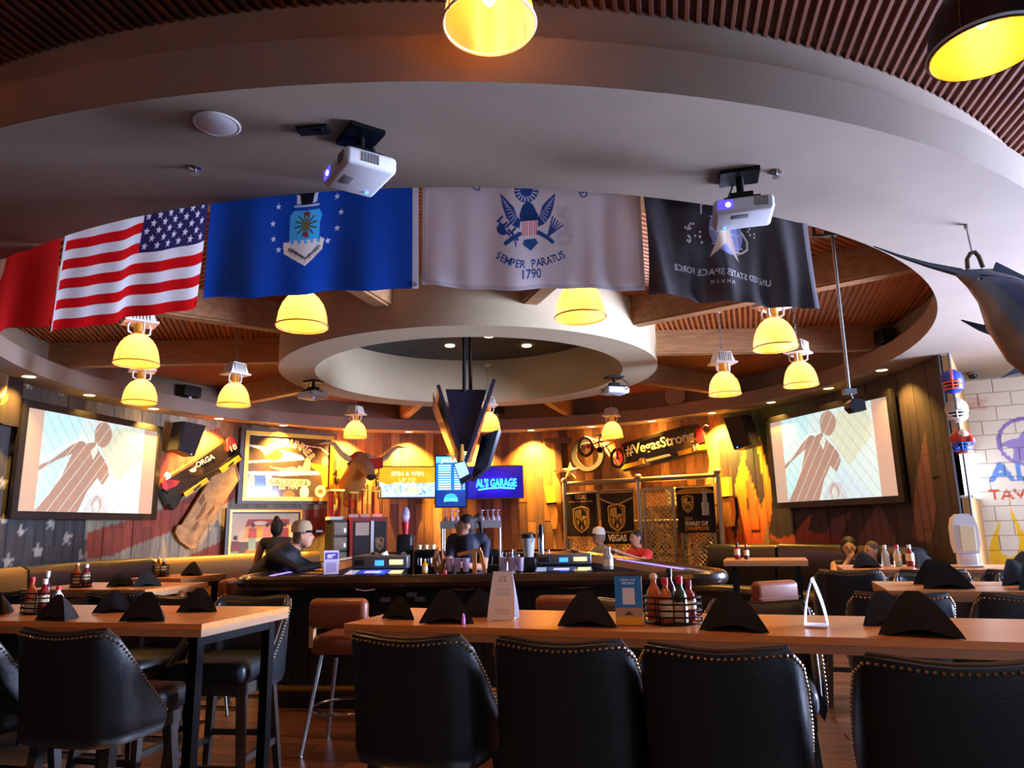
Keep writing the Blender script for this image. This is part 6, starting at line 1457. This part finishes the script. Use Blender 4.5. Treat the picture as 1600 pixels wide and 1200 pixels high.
# two customers at the far right of the bar
def sitter(label, px, py, y, yaw, shirt, hairc, lean, capc=None):
    HZ = aty(px, py, y).z; q = aty(px, py, y); z0 = .74; h = HZ - .2 - z0
    pr = legs_sit(.76, '#2a2c34') + torso(shirt, SKIN, (0, -lean), .21, .17, z0, h, 1.12) + headp(0, -lean - .04, HZ, 0, SKIN, hairc)
    pr += arm((-.22, -lean, z0 + h - .04), (-.27, -lean - .18, z0 + .24), (-.08, -lean - .4, z0 + .36), shirt, SKIN) + arm((.22, -lean, z0 + h - .04), (.27, -lean - .18, z0 + .24), (.06, -lean - .4, z0 + .36), shirt, SKIN)
    t = thing('person', label, 'person', (q.x, q.y, 0), yaw); figure('body', pr, 'body', t, .015, 3)
    if capc: obj('cap_crown', G().lathe([(0.1, 0.0), (0.1, 0.05), (0.08, 0.1), (0.02, 0.125)], 18, (0, -lean - .03, HZ + .03)), capc, t); obj('cap_brim', G().prism([(-.07, -lean - .11), (-.05, -lean - .2), (.05, -lean - .2), (.07, -lean - .11)], HZ + .03, HZ + .045, 'xy'), 'black', t)
    return t
sitter('person in grey green shirt and white cap at the far bar end', 950, 838, 11.4, R(-75), '#77776a', '#8a8478', .12, 'cup_white')
sitter('person in a red shirt with folded arms seated at the bar', 1000, 841, 10.7, R(-60), '#c8302c', '#2a2220', .04)
def booth_sitter(label, px, py, y, shirt, hairc, skin, raise_=False, hood=None, yaw=0.0):
    HZ = aty(px, py, y).z; q = aty(px, py, y); z0 = .46; h = HZ - .2 - z0
    pr = legs_sit(.5, '#22242c') + torso(shirt, skin, (0, -.03), .19, .15, z0, h) + headp(0, -.05, HZ, 0, skin, hairc)
    if hood: pr += [el((0, .03, HZ + .02), (.11, .09, .14), hood)]
    if raise_: pr += arm((-.2, -.03, z0 + h - .03), (-.22, -.25, z0 + .25), (-.03, -.15, HZ - .16), skin, skin) + arm((.2, -.03, z0 + h - .03), (.24, -.2, z0 + .24), (.0, -.38, z0 + .28), shirt, skin)
    else: pr += arm((-.2, -.03, z0 + h - .03), (-.24, -.2, z0 + .24), (-.05, -.4, z0 + .3), shirt, skin) + arm((.2, -.03, z0 + h - .03), (.24, -.2, z0 + .24), (.05, -.4, z0 + .3), shirt, skin)
    t = thing('person', label, 'person', (q.x, q.y, 0), yaw); figure('body', pr, 'body', t, .015, 3); return t
booth_sitter('person in black resting chin on hand in the right booth', 1327, 856, 9.9, '#141416', '#17130f', '#c09880', True, '#131214', R(-25))
booth_sitter('person in a light blue shirt turned aside in the right booth', 1366, 861, 9.3, '#8fb4d8', '#4a3a2c', '#a88068', False, None, R(-70))

# ---------------------------------------------------------------- booths along the wall
mat('booth_black', '#15171a', 0.32, bump=0.08, bscale=150); mat('booth_warm_lit', '#6b5328', 0.42, bump=0.08, bscale=150)  # tan copy of the black leather: warm light painted into the colour
def booth(label, a0, a1, m_, zt=1.14):
    q = cp(5.3, (a0 + a1) / 2); t = thing('booth_bench', label, 'booth', (q.x, q.y, 0)); o_ = Vector((q.x, q.y, 0)); n_ = 14
    def sweep(prof): 
        g = G(); k = len(prof); vs = []
        for i in range(n_ + 1):
            a = a0 + (a1 - a0) * i / n_
            for r, z in prof: vs.append(cp(r, a, z) - o_)
        fs = [(i * k + j, i * k + (j + 1) % k, (i + 1) * k + (j + 1) % k, (i + 1) * k + j) for i in range(n_) for j in range(k)]
        fs += [tuple(range(k - 1, -1, -1)), tuple(range(n_ * k, n_ * k + k))]
        if a1 > a0: fs = [f[::-1] for f in fs]
        return g.add(vs, fs)
    obj('backrest', sweep([(5.5, .35), (5.5, zt - .04), (5.46, zt), (5.36, zt), (5.31, zt - .03), (5.29, zt - .1), (5.24, .5), (5.3, .4)]), m_, t, 50)
    obj('seat', sweep([(4.74, .36), (4.74, .44), (4.78, .48), (5.28, .46), (5.28, .36)]), m_, t, 50); obj('base', sweep([(4.82, 0), (4.82, .36), (5.48, .36), (5.48, 0)]), 'black', t, 50)
    for e in (a0, a1): obj('piping', G().tube([cp(5.3, e, z) - o_ if z < zt else cp(5.4, e, zt + .005) - o_ for z in (.45, .7, .95, zt - .05, zt)], .012, 6), m_, t)
booth('tan leather booth bench under the stars of the flag mural', 203, 187, 'booth_warm_lit'); booth('long black leather booth bench under the left screen', 186.4, 160, 'booth_black'); booth('tan leather booth bench under the framed painting', 159.4, 126, 'booth_warm_lit', 1.12)
booth('black leather booth bench beside the fence gate', 42, 27, 'booth_black', 1.12); booth('black leather booth bench under the flame mural', 26.4, 10, 'booth_black', 1.14); booth('black leather booth bench below the right end of the plank wall', 9.4, -6, 'booth_black', 1.14)
# ================================================================ tables, chairs and table settings
mat('table_top', '#c98546', 0.3, nz=0.15, nscale=3, stretch=(1, 12, 12)); mat('table_edge', '#a07a58', 0.45, nz=0.1, nscale=6); mat('leather_black', '#1b2024', 0.36, bump=0.1, bscale=120, spec=0.9); mat('leather_brown', '#7a4024', 0.35, bump=0.1, bscale=120); mat('chair_wood', '#3b332e', 0.5, nz=0.25, nscale=5, stretch=(6, 6, 1)); mat('nail', '#c8a880', 0.25, 0.9); mat('napkin_black', '#0f1013', 0.9); mat('chair_trim', '#3a2a22', 0.35)
def seat_mesh(t):
    obj('seat_cushion', G().rbox((0, 0.05, 0.715), (0.46, 0.5, 0.12), 0.045, n=4), 'leather_black', t, 60)
    obj('seat_frame', G().box((0, 0.03, 0.625), (0.43, 0.42, 0.06)), 'chair_wood', t)
    for sx in (-1, 1):
        for sy in (-1, 1):
            a = Vector((sx * .185, .03 + sy * .18, .61)); b = Vector((sx * .235, .03 + sy * .24, 0)); g = G(); vs = []
            for p, k in ((a, .024), (b, .016)): vs += [p + Vector((dx * k, dy * k, 0)) for dx, dy in ((-1, -1), (1, -1), (1, 1), (-1, 1))]
            g.add(vs, [(3, 2, 1, 0), (4, 5, 6, 7), (0, 1, 5, 4), (1, 2, 6, 5), (2, 3, 7, 6), (3, 0, 4, 7)][0:0] + [(0, 1, 2, 3), (7, 6, 5, 4), (0, 4, 5, 1), (1, 5, 6, 2), (2, 6, 7, 3), (3, 7, 4, 0)]); obj('leg', g, 'chair_wood', t)
    for sy, z in ((-1, .3), (1, .22)): obj('stretcher', G().box((0, .03 + sy * .212, z), (.42, .022, .035)), 'chair_wood', t)
    for sx in (-1, 1): obj('stretcher', G().box((sx * .212, .03, .26), (.022, .42, .035)), 'chair_wood', t)
def chair(label, group=None, scale_w=1.0):
    t = thing('tub_stool', label, 'chair', group=group)
    # plan of the wrap round back: left arm front -> back -> right arm front
    hp = [(-.268, .09), (-.272, .03), (-.273, -.04), (-.271, -.11), (-.262, -.175), (-.235, -.228), (-.165, -.25), (-.08, -.26)]; pl = hp + [(0, -.262)] + [(-x, y) for x, y in hp[::-1]]
    ht_ = [.71, .77, .85, .95, 1.045, 1.088, 1.084, 1.075]; tp = ht_ + [1.071] + ht_[::-1]
    n_ = len(pl); th = .05; g = G(); vs = []
    def nrm(i): a = Vector(pl[max(0, i - 1)]); b = Vector(pl[min(n_ - 1, i + 1)]); d_ = (b - a).normalized(); return Vector((-d_.y, d_.x))
    cols = []
    for i in range(n_):
        p = Vector(pl[i]); q = p + nrm(i) * th; zt = tp[i]; zb = .6; m1 = (p + q) / 2; lean = lambda z: -.05 * max(0, (z - .7) / .4) if abs(i - 8) < 5 else -.05 * max(0, (z - .7) / .4) * max(0, 1 - (abs(i - 8) - 4) / 3)
        col = [(p.x * .94, p.y * .97, zb), (p.x, p.y + lean(zb), zb + .05)]
        for k in range(1, 6): z = zb + .05 + (zt - .03 - zb - .05) * k / 5; col.append((p.x, p.y + lean(z), z))
        col += [(p.x * .99, p.y * .99 + lean(zt), zt - .008), (m1.x, m1.y + lean(zt), zt), (q.x, q.y + lean(zt), zt - .01), (q.x, q.y + lean(zt - .04), zt - .04), (q.x, q.y + lean(.72), .66)]
        cols.append(col)
    K = len(cols[0]); vs = [v for c in cols for v in c]
    fs = [(i * K + j, i * K + j + 1, (i + 1) * K + j + 1, (i + 1) * K + j) for i in range(n_ - 1) for j in range(K - 1)]
    fs = [f[::-1] for f in fs]; fs += [tuple(range(K)), tuple(range(n_ * K - 1, (n_ - 1) * K - 1, -1))]
    fs += [((i + 1) * K, i * K, i * K + K - 1, (i + 1) * K + K - 1)[::-1] for i in range(n_ - 1)]
    sh = obj('back_shell', g.add(vs, fs), 'leather_black', t, 60)
    top = [Vector(c[8]) for c in cols]; obj('piping', G().tube([v + Vector((0, 0, -.003)) for v in top], .009, 6), 'chair_trim', sh)
    # nail heads follow the outer upper edge
    edge = [Vector(c[7]) + Vector((0, 0, -.016)) for c in cols]; L_ = [0]
    for a, b in zip(edge[:-1], edge[1:]): L_.append(L_[-1] + (b - a).length)
    g = G(); s = 0.0
    while s < L_[-1]:
        i = max(k for k in range(n_) if L_[k] <= s + 1e-9); i = min(i, n_ - 2); f = (s - L_[i]) / (L_[i + 1] - L_[i]); p = edge[i].lerp(edge[i + 1], f); c = nrm(i).lerp(nrm(i + 1), f); p = p - Vector((c.x, c.y, 0)) * .004
        g.ell(p, .0065, 6, 4); s += .021
    tag(obj('nailhead_trim', g, 'nail', sh), kind='stuff')
    seat_mesh(t); return t
CH0 = None
def place(label, x, y, rz, group=None):
    global CH0
    if CH0 is None: CH0 = chair(label, group); o = CH0; o.location = (x, y, 0); o.rotation_euler = (0, 0, rz)
    else:
        o = dup(CH0, (x, y, 0), rz, label)
        if 'group' in o: del o['group']
        if group: o['group'] = group
    return o
def table(label, nl, ang, L_, D_, ht=1.06, legs=((0.12, 0.12), (0.88, 0.12), (0.12, 0.88), (0.88, 0.88))):
    """near left corner nl, long edge direction ang"""
    t = thing('high_table', label, 'table', (nl.x, nl.y, 0), ang)
    obj('table_top', G().box((L_ / 2, D_ / 2, ht - .014), (L_, D_, .028)), 'table_top', t); obj('edge_band', G().box((L_ / 2, D_ / 2, ht - .044), (L_ - .004, D_ - .004, .034)), 'table_edge', t)
    for u, v in legs: lg = obj('leg', G().box((u * L_, v * D_, (ht - .06) / 2), (.05, .05, ht - .06)), 'black_metal', t); obj('foot_plate', G().box((u * L_, v * D_, .006), (.09, .09, .012)), 'black_metal', lg)
    for v in (legs[0][1], legs[-1][1]): obj('foot_bar', G().cyl((legs[0][0] * L_, v * D_, .12), (legs[1][0] * L_, v * D_, .12), .018), 'black_metal', t)
    for u in (legs[0][0], legs[1][0]): obj('end_rail', G().box((u * L_, D_ / 2, ht - .085), (.05, D_ * .76, .05)), 'black_metal', t)
    return t
a1 = R(-19.2); tr_nl = Vector((-.80, 3.44, 0)); TR = table('long high wooden table with black chairs, white card and sauce caddy', tr_nl, a1, 2.95, .66)
ur = Vector((math.cos(a1), math.sin(a1), 0)); vr = Vector((-ur.y, ur.x, 0))
def on_line(nl, u_, v_, off, px, py=1000):
    """point on the line parallel to a table's near edge at distance off, in the photo column px"""
    d_ = ray(px, py); p0 = nl + v_ * off; k = (p0.x * d_[1] - p0.y * d_[0]) / (u_.y * d_[0] - u_.x * d_[1]); return p0 + u_ * k
for px, off, dz, lb in ((681, -.14, 0, 'black leather stool backing onto the bare left end of the long high table'), (900, -.14, .02, 'black leather stool in front of the white folded card'), (1129, -.17, -.02, 'black leather stool in front of the sauce caddy'), (1462, -.26, -.04, 'black leather stool in front of the curved card holder')):
    q = on_line(tr_nl, ur, vr, off, px); place(lb, q.x, q.y, a1 + dz, 'stools along the long high table')
for k, s in enumerate((.5, 1.15, 1.8)):
    q = tr_nl + ur * s + vr * .78
    if k > 0: place('black leather stool on the far side of the long high table', q.x, q.y, a1 + PI, 'stools on the far side of the long table')
a2 = R(-14.7); ul = Vector((math.cos(a2), math.sin(a2), 0)); vl = Vector((-ul.y, ul.x, 0))
tl_nr = Vector((-1.5, 3.54, 0)); tl_nl = tl_nr - ul * 2.3; TL = table('high wooden table with black napkins and red topped sauce bottles', tl_nl, a2, 2.3, .75, legs=((0.06, 0.1), (0.965, 0.1), (0.06, 0.9), (0.965, 0.9)))
for px, off, lb in ((172, -.14, 'black leather stool with blue glint on its side at the left table corner'), (-10, -.14, 'black leather stool beside the corner stool of the left table')):
    q = on_line(tl_nl, ul, vl, off, px); place(lb, q.x, q.y, a2, 'stools along the left table')
q = on_line(tl_nl, ul, vl, .84, 362, 1010); place('black leather stool on the far side of the left table', q.x, q.y, a2 + PI + R(8)); q2 = q - ul * .62; place('black leather stool behind the napkins of the left table', q2.x, q2.y, a2 + PI)
# other dining tables behind
nl2 = atz(1388, 923, 1.06); nl2.z = 0; T2 = table('high dark table beyond the long table with heaped black napkins', nl2, a1, 2.2, .75)
for s, o_, dz in ((.0, -.16, 0), (.62, -.14, 0), (1.24, -.16, 0)): q = nl2 + ur * s + vr * o_; place('black leather stool drawn up to the second high table', q.x, q.y, a1 + dz, 'stools at the second table')
for s in (.45, 1.1): q = nl2 + ur * s + vr * .92; place('black leather stool on the far side of the second high table', q.x, q.y, a1 + PI, 'stools beyond the second table')
nl3 = atz(1318, 890, 1.06); nl3.z = 0; T3_ = table('high table near the flame mural holding a tall white dispenser', nl3, a1, 1.7, .75)
for s in (.0, .6, 1.2): q = nl3 + ur * s + vr * -.2; place('black leather stool drawn up to the table of the white dispenser', q.x, q.y, a1, 'stools at the dispenser table')
nl4 = atz(30, 921, 1.06); nl4.z = 0; T4 = table('high table near the stars of the flag mural', nl4, a2, 1.25, .75)
for s in (.35,): q = nl4 + ul * s + vl * -.16; place('black leather stool drawn up to the table below the flag mural', q.x, q.y, a2, 'stools at the flag mural table')
q = aty(218, 940, 5.6); place('black leather stool with shining top beside the bar corner', q.x, q.y, a2 + R(4))
nl5 = atz(200, 904, 1.06); nl5.z = 0; T5 = table('small high table beside the left end of the bar', nl5, a2, .62, .7)
nl6 = atz(1130, 876, 1.06); nl6.z = 0; T6 = table('small high table behind the brown stool on the right', nl6, a1, .9, .7)

# brown bar stools
def bar_stool(label):
    t = thing('bar_stool', label, 'bar stool', group='brown bar stools')
    obj('back_pad', G().rbox((0, -.2, .925), (.42, .1, .2), .048, n=5), 'leather_brown', t, 60); obj('back_seam', G().box((0, -.252, .9), (.4, .004, .006)), 'leather_brown', t)
    obj('seat', G().rbox((0, 0, .71), (.42, .42, .13), .05, n=4), 'leather_brown', t, 60)
    for sx in (-1, 1): obj('back_upright', G().box((sx * .19, -.19, .8), (.03, .05, .2)), 'column_wood', t)
    for sx in (-1, 1):
        for sy in (-1, 1): lg = obj('leg', G().cyl((sx * .14, sy * .14, .65), (sx * .23, sy * .23, .012), .017, .013, 8), 'steel', t); obj('foot', G().cyl((sx * .23, sy * .23, 0), (sx * .23, sy * .23, .014), .024, n=10), 'chrome', lg)
    obj('foot_ring', G().tube([(.245 * math.cos(2 * PI * k / 28), .245 * math.sin(2 * PI * k / 28), .28) for k in range(28)], .01, 6, True), 'chrome', t); obj('swivel', G().cyl((0, 0, .62), (0, 0, .655), .12, n=16), 'black_metal', t); return t
B0 = bar_stool('brown leather bar stool with steel legs at the left front of the bar'); B0.location = (-1.2, 5.32, 0); B0.rotation_euler = (0, 0, R(-8))
dup(B0, (.36, 5.22, 0), R(-6), 'brown leather bar stool at the middle of the bar front'); dup(B0, (-2.7, 6.42, 0), R(-70), 'brown leather bar stool at the left end of the bar beside the small table'); dup(B0, (1.98, 6.05, 0), R(20), 'brown leather bar stool at the right end of the bar'); dup(B0, (-2.74, 7.55, 0), R(-85), 'brown leather bar stool under the person in black')

# napkins folded into tents
def napkin(label, q, rz, s=1.0, group=None, v=0):
    t = thing('folded_napkin', label, 'napkin', q, rz, group=group); g = G(); n_ = 12
    hgt = .125 * s; B_ = [Vector((-.112 * s, -.05 * s, 0)), Vector((.112 * s, -.055 * s, 0)), Vector((.02 * s, .1 * s, 0))]; A_ = Vector((-.01 * s + .02 * v, .0, hgt))
    def face(P, Q, arch):
        def fn(u, w_):
            b = P.lerp(Q, u); b = b + Vector((0, 0, arch * math.sin(u * PI)))
            x = b.lerp(A_ + Vector((P.lerp(Q, u).x * .16, 0, -abs(P.lerp(Q, u).x) * .05)), w_ ** 1.15); x.z = b.z + (A_.z - b.z) * (.62 * w_ + .38 * math.sin(w_ * PI / 2)); k = math.sin(w_ * PI) * .004 * s; c = (B_[0] + B_[1] + B_[2]) / 3; dd_ = Vector((c.x - x.x, c.y - x.y, 0)); return x + dd_ * (k * 6) + Vector((0, 0, -.004 * math.sin(u * PI * 3) * (1 - w_) if arch else 0))
        return fn
    obj('front_fold', G().grid(face(B_[0], B_[1], .018 * s), n_, n_), 'napkin_black', t, 60); obj('side_fold', G().grid(face(B_[1], B_[2], .0), n_, n_), 'napkin_black', t, 60); obj('back_fold', G().grid(face(B_[2], B_[0], .0), n_, n_), 'napkin_black', t, 60)
    obj('lower_layer', G().prism([(-.1 * s, -.04 * s), (.1 * s, -.045 * s), (.02 * s, .09 * s)], .0, .006, 'xy'), 'napkin_black', t); return t
def TZ(px, py, z=1.062): return atz(px, py, z)
for px, py, rz, s, lb in ((92, 968, a2 - .1, 1.0, 'black napkin tent hiding part of the left sauce caddy'), (180, 956, a2 + .5, .95, 'bluish black napkin tent in the middle of the left table'), (232, 969, a2 + .15, 1.1, 'wide black napkin tent near the front edge of the left table'), (313, 955, a2 + .3, 1.0, 'black napkin tent at the right corner of the left table'), (-4, 958, a2, .9, 'black napkin tent on the left table beside the red topped sauce bottles'),
                          (702, 972, a1 + .2, 1.15, 'black napkin tent left of the white folded card'), (628, 966, a1, .8, 'low folded black napkin at the bare end of the long table'), (748, 962, a1 + 2.6, 1.05, 'black napkin tent behind the white folded card'), (921, 977, a1 + .05, 1.15, 'tall black napkin tent beside the blue sign'), (1150, 984, a1 - .1, 1.2, 'black napkin tent right of the sauce caddy'), (1440, 992, a1 - .2, 1.25, 'wide black napkin tent beyond the curved card holder'), (1385, 975, a1 + .3, 1.05, 'black napkin tent behind the wide napkin')):
    napkin(lb, TZ(px, py), rz, s, 'black napkins folded as tents')
for i, s in enumerate((.35, .8, 1.3, 1.8)):
    for k in (0, 1): q = nl2 + ur * s + vr * (.2 + .32 * k); q.z = 1.062; napkin('black napkin tent heaped on the second high table', q, a1 + .4 * i, 1.25, 'napkins on the second table')
for s in (.2, .66, 1.42): q = nl3 + ur * s + vr * .25; q.z = 1.062; napkin('black napkin tent on the table of the white dispenser', q, a1 + s, 1.1, 'napkins on the dispenser table')
for s in (.5, .75): q = nl4 + ul * (s + .25) + vl * .3; q.z = 1.062; napkin('black napkin tent on the table below the flag mural', q, a2 + s, 1.0, 'napkins on the mural table')
q = nl5 + ul * .45 + vl * .4; q.z = 1.062; napkin('black napkin tent on the small table by the bar end', q, a2, 1.1)

# sauce caddies and bottles
mat('sauce_orange', '#b0582a', 0.25); mat('sauce_red', '#7a1a1e', 0.25); mat('sauce_brown', '#3a1c14', 0.2); mat('cap_red', '#c8242a', 0.4); mat('cap_cream', '#d8b890', 0.5); mat('label_cream', '#d9c8a4', 0.6); mat('sauce_dark_green', '#1c3a2a', 0.3)
def caddy(label, q, rz, r=.105, items=True, grp='sauce bottles', lab='sauce bottle in the wire caddy', n=5, rings=5, hh=.105):
    t = thing('wire_caddy', label, 'caddy', q, rz)
    for k in range(rings): z = .006 + hh * k / (rings - 1); obj('wire_ring', G().tube([(r * 1.15 * math.cos(2 * PI * j / 28), r * .8 * math.sin(2 * PI * j / 28), z) for j in range(28)], .0042, 6, True), 'black_metal', t)
    for k in range(6): a = 2 * PI * k / 6; obj('wire_upright', G().cyl((r * 1.15 * math.cos(a), r * .8 * math.sin(a), .004), (r * 1.15 * math.cos(a), r * .8 * math.sin(a), hh + .006), .0035, n=6), 'black_metal', t)
    obj('floor_grid', G().lathe([(r * .8, 0), (r * .8, .004)], 20), 'black_metal', t)
    return t
qc = TZ(1052, 974); caddy('round black wire caddy of sauce bottles on the long high table', qc, a1)
def sbottle(label, q, h, r, m_, c_, band=True, lz=(.25, .6), round_top=False):
    t = thing('sauce_bottle', label, 'bottle', q, random.uniform(-.3, .3))
    obj('bottle_body', G().lathe([(r * .95, 0), (r, .008), (r, h * .56), (r * .8, h * .66), (r * .42, h * .76), (r * .38, h * .86)], 18), m_, t); obj('bottle_cap', G().ell((0, 0, h * .93), (r * .55, r * .55, h * .09)) if round_top else G().lathe([(r * .5, h * .84), (r * .5, h), (r * .44, h)], 14), c_, t)
    if band: obj('label_band', G().lathe([(r * 1.02, h * lz[0]), (r * 1.02, h * lz[1])], 18, cap=False), 'label_cream', t)
    return t
cz = Vector((0, 0, .008))
sbottle('orange sauce bottle with round wooden stopper in the near caddy', qc + ur * -.075 + vr * .0 + cz, .2, .033, 'sauce_orange', 'cap_cream', True, (.02, .04), True)
sbottle('red capped hot sauce bottle with cream label in the near caddy', qc + ur * -.02 + vr * -.042 + cz, .185, .028, 'sauce_orange', 'cap_red', True, (.1, .5))
sbottle('dark brown sauce bottle at the back of the near caddy', qc + ur * -.01 + vr * .038 + cz, .22, .026, 'sauce_brown', 'black', False)
sbottle('green necked sauce bottle with red cap in the near caddy', qc + ur * .04 + vr * -.032 + cz, .19, .028, 'sauce_dark_green', 'cap_red', True, (.02, .45))
sbottle('dark red ketchup bottle in the near caddy', qc + ur * .07 + vr * .035 + cz, .17, .028, 'sauce_red', 'sauce_red', True, (.3, .5))
ql = TZ(58, 958); caddy('black wire caddy of sauce bottles on the left table', ql, a2, .085)
sbottle('tan sauce bottle with red cap in the left caddy', ql + ul * -.035 + vl * -.02 + cz, .19, .028, 'sauce_orange', 'cap_red', True, (.02, .3)); sbottle('dark red ketchup bottle in the left caddy', ql + ul * .045 + vl * -.01 + cz, .18, .028, 'sauce_red', 'white_plastic', True, (.3, .5)); sbottle('slim white capped sauce bottle in the left caddy', ql + ul * .005 + vl * .04 + cz, .22, .022, 'sauce_brown', 'white_plastic', False); sbottle('red topped squeeze bottle beside the left caddy', TZ(88, 955), .14, .03, 'paper_white', 'cap_red', False)
qm = nl4 + ul * .42 + vl * .2; qm.z = 1.062; caddy('black wire caddy on the table below the flag mural', qm, a2, .085)
sbottle('orange sauce bottle in the flag mural caddy', qm + ul * -.05 + cz, .19, .03, 'sauce_orange', 'cap_cream', True, (.1, .4), True); sbottle('dark red ketchup bottle in the flag mural caddy', qm + ul * .045 + cz, .18, .032, 'sauce_red', 'white_plastic')
q5 = nl5 + ul * .16 + vl * .25; q5.z = 1.062; caddy('black wire caddy on the small table by the bar end', q5, a2, .085); sbottle('orange sauce bottle in the bar end caddy', q5 + ul * -.03 + cz, .19, .028, 'sauce_orange', 'cap_cream'); sbottle('brown sauce bottle in the bar end caddy', q5 + ul * .035 + cz, .17, .028, 'sauce_brown', 'white_plastic')
q6 = nl6 + ur * .15 + vr * .3; q6.z = 1.062; sbottle('dark red ketchup bottle on the small table behind the brown stool', q6, .19, .035, 'sauce_red', 'black'); sbottle('brown sauce bottle on the small table behind the brown stool', q6 + ur * .1, .17, .03, 'sauce_brown', 'cap_red')
for k, (px, s, m_, c_) in enumerate(((0, .1, 'bottle_clear', 'white_plastic'), (0, .2, 'bottle_clear', 'cap_red'), (0, .3, 'sauce_red', 'white_plastic'))): q = nl3 + ur * (s + .3) + vr * .45; q.z = 1.062; sbottle(('clear shaker with white cap on the dispenser table', 'clear shaker with red cap on the dispenser table', 'dark red ketchup bottle on the dispenser table')[k], q, .19, .034, m_, c_, k != 0)
q = nl2 + ur * 1.05 + vr * .36; q.z = 1.062; caddy('black wire caddy on the second high table', q, a1, .085); sbottle('orange sauce bottle in the second table caddy', q + ur * -.035 + cz, .19, .03, 'sauce_orange', 'cap_red'); sbottle('dark red ketchup bottle in the second table caddy', q + ur * .04 + cz, .18, .032, 'sauce_red', 'white_plastic')

# blue sign, cards and dispenser
amat('card_print', 0.5)
qb = TZ(984, 977); wd, hg = .115, .2; t = thing('table_sign', 'blue and wood table sign with a pale square on its face', 'sign', qb, a1 + .1)
cv = Cv(wd / hg, 110, '#2a78c0'); A_ = cv.A
cv.rect(0, 0, A_, .16, '#d8a428'); cv.rect(0, .16, A_, .34, '#a89078'); cv.text('FOLLOW US ON', A_ / 2, .9, .045, '#d8e8f4', .62, .02); cv.text('INSTAGRAM', A_ / 2, .83, .045, '#d8e8f4', .7, .02); cv.rect(A_ * .28, .42, A_ * .74, .76, '#d6d6d4'); cv.poly([(A_ * .34, .2), (A_ * .5, .29), (A_ * .66, .2)], '#4a4238'); cv.text("AL'S GARAGE", A_ / 2, .2, .04, '#4a4238', .5, .01)
panel('sign_face', cv, (-wd / 2, -.004, .002), (wd, 0, 0), (0, .012, hg), 'card_print', t); obj('sign_board', G().box((0, .011, hg / 2), (wd, .018, hg), Matrix.Rotation(R(-3.4), 3, 'X')), 'map_wood', t); obj('sign_foot', G().box((0, .03, .006), (wd, .06, .012)), 'map_wood', t)
mat('card_white', '#e6e8ee', 0.45)
# folded white tent card
qw = TZ(787, 967); t = thing('tent_card', 'tall white folded promotional card on the long high table', 'card', qw, a1 + R(4)); hgt = .215; cw = .13
cv = Cv(.55, 110, '#dfe3ec'); A_ = cv.A
cv.text("LET'S GET", A_ / 2, .86, .045, '#5a5a66', .7, .02); cv.text('SOCIAL', A_ / 2, .79, .05, '#4a4a58', .8, .02)
for k in range(4): cv.rect(A_ * .2, .62 - .04 * k, A_ * .82, .635 - .04 * k, '#b4bccb')
cv.ell(A_ * .5, .4, .06, .07, '#e8dca8', .6)
for k in range(3): cv.rect(A_ * .25, .2 - .04 * k, A_ * .8, .212 - .04 * k, '#a8b0c2')
def cardf(sx):
    def fn(U, V): wv = cw * (.72 + .28 * np.sin(np.clip(1 - V, 0, 1) * PI * .5)); return np.stack([(U - .5) * wv, -.05 * (1 - V) ** 1.4 * sx - .002 * sx, V * hgt], -1)
    return fn
link('front_panel', cv.mesh('front_panel', cardf(1), 'card_print'), t); cb = Cv(.55, 40, '#dfe3ec'); link('back_panel', cb.mesh('back_panel', cardf(-1), 'card_print', True), t); obj('floor_flap', G().box((0, 0, .002), (.1, .095, .003)), 'card_white', t); obj('side_gusset', G().add([(-.065, -.05, 0), (-.065, .05, 0), (-.047, 0, hgt * .98), (-.05, 0, .1)], [(0, 3, 2), (1, 2, 3), (0, 1, 3)]), 'card_white', t)
# curved open card holder seen edge on
qe = TZ(1276, 978); t = thing('card_holder', 'pale curved card folded into an open arch on the long high table', 'card', qe, a1 + R(82)); g = G()
def arch(u, w_):
    s = (u - .5) * 2; y_ = .045 * math.copysign(1 - abs(abs(s) - 0) ** 0, s) if False else .042 * (1 - (1 - abs(s)) ** 1.7) * (1 if s > 0 else -1); return Vector(((w_ - .5) * .11, y_, .19 * (1 - abs(s))))
obj('card_front', G().grid(lambda u, w_: arch(u * .5, w_), 12, 3), 'card_white', t, 60); obj('card_back', G().grid(lambda u, w_: arch(.5 + u * .5, w_), 12, 3), 'card_white', t, 60); obj('card_base', G().box((0, 0, .003), (.11, .085, .005)), 'card_white', t)
# tall white dispenser
q = nl3 + ur * 1.02 + vr * .3; q.z = 1.062; t = thing('drink_tower', 'tall white round topped dispenser standing on a far high table', 'dispenser', q, R(-12))
prof = [(-.085, .12), (-.1, .2), (-.1, .34), (-.08, .42), (-.04, .455), (.04, .455), (.08, .42), (.1, .34), (.1, .2), (.085, .12)]
obj('shell', G().prism(prof, -.05, .05), 'white_plastic', t); obj('front_panel', G().prism([(-.05, .14), (.06, .14), (.065, .34), (-.045, .36)], -.058, -.05), 'star_cream', t); obj('stem', G().rbox((0, 0, .06), (.15, .1, .13), .02), 'white_plastic', t); obj('foot', G().rbox((0, 0, .01), (.2, .16, .02), .008), 'white_plastic', t)
# dropped pink straw wrapper
q = TZ(724, 976); t = thing('pink_straw', 'short pink paper twist standing by a napkin on the long table', 'paper', q); mat('pink_paper', '#c070b8', 0.6); obj('twist', G().lathe([(.008, 0), (.009, .02), (.004, .045), (.001, .05)], 8), 'pink_paper', t); obj('base', G().lathe([(.009, 0), (.009, .003)], 8), 'pink_paper', t)
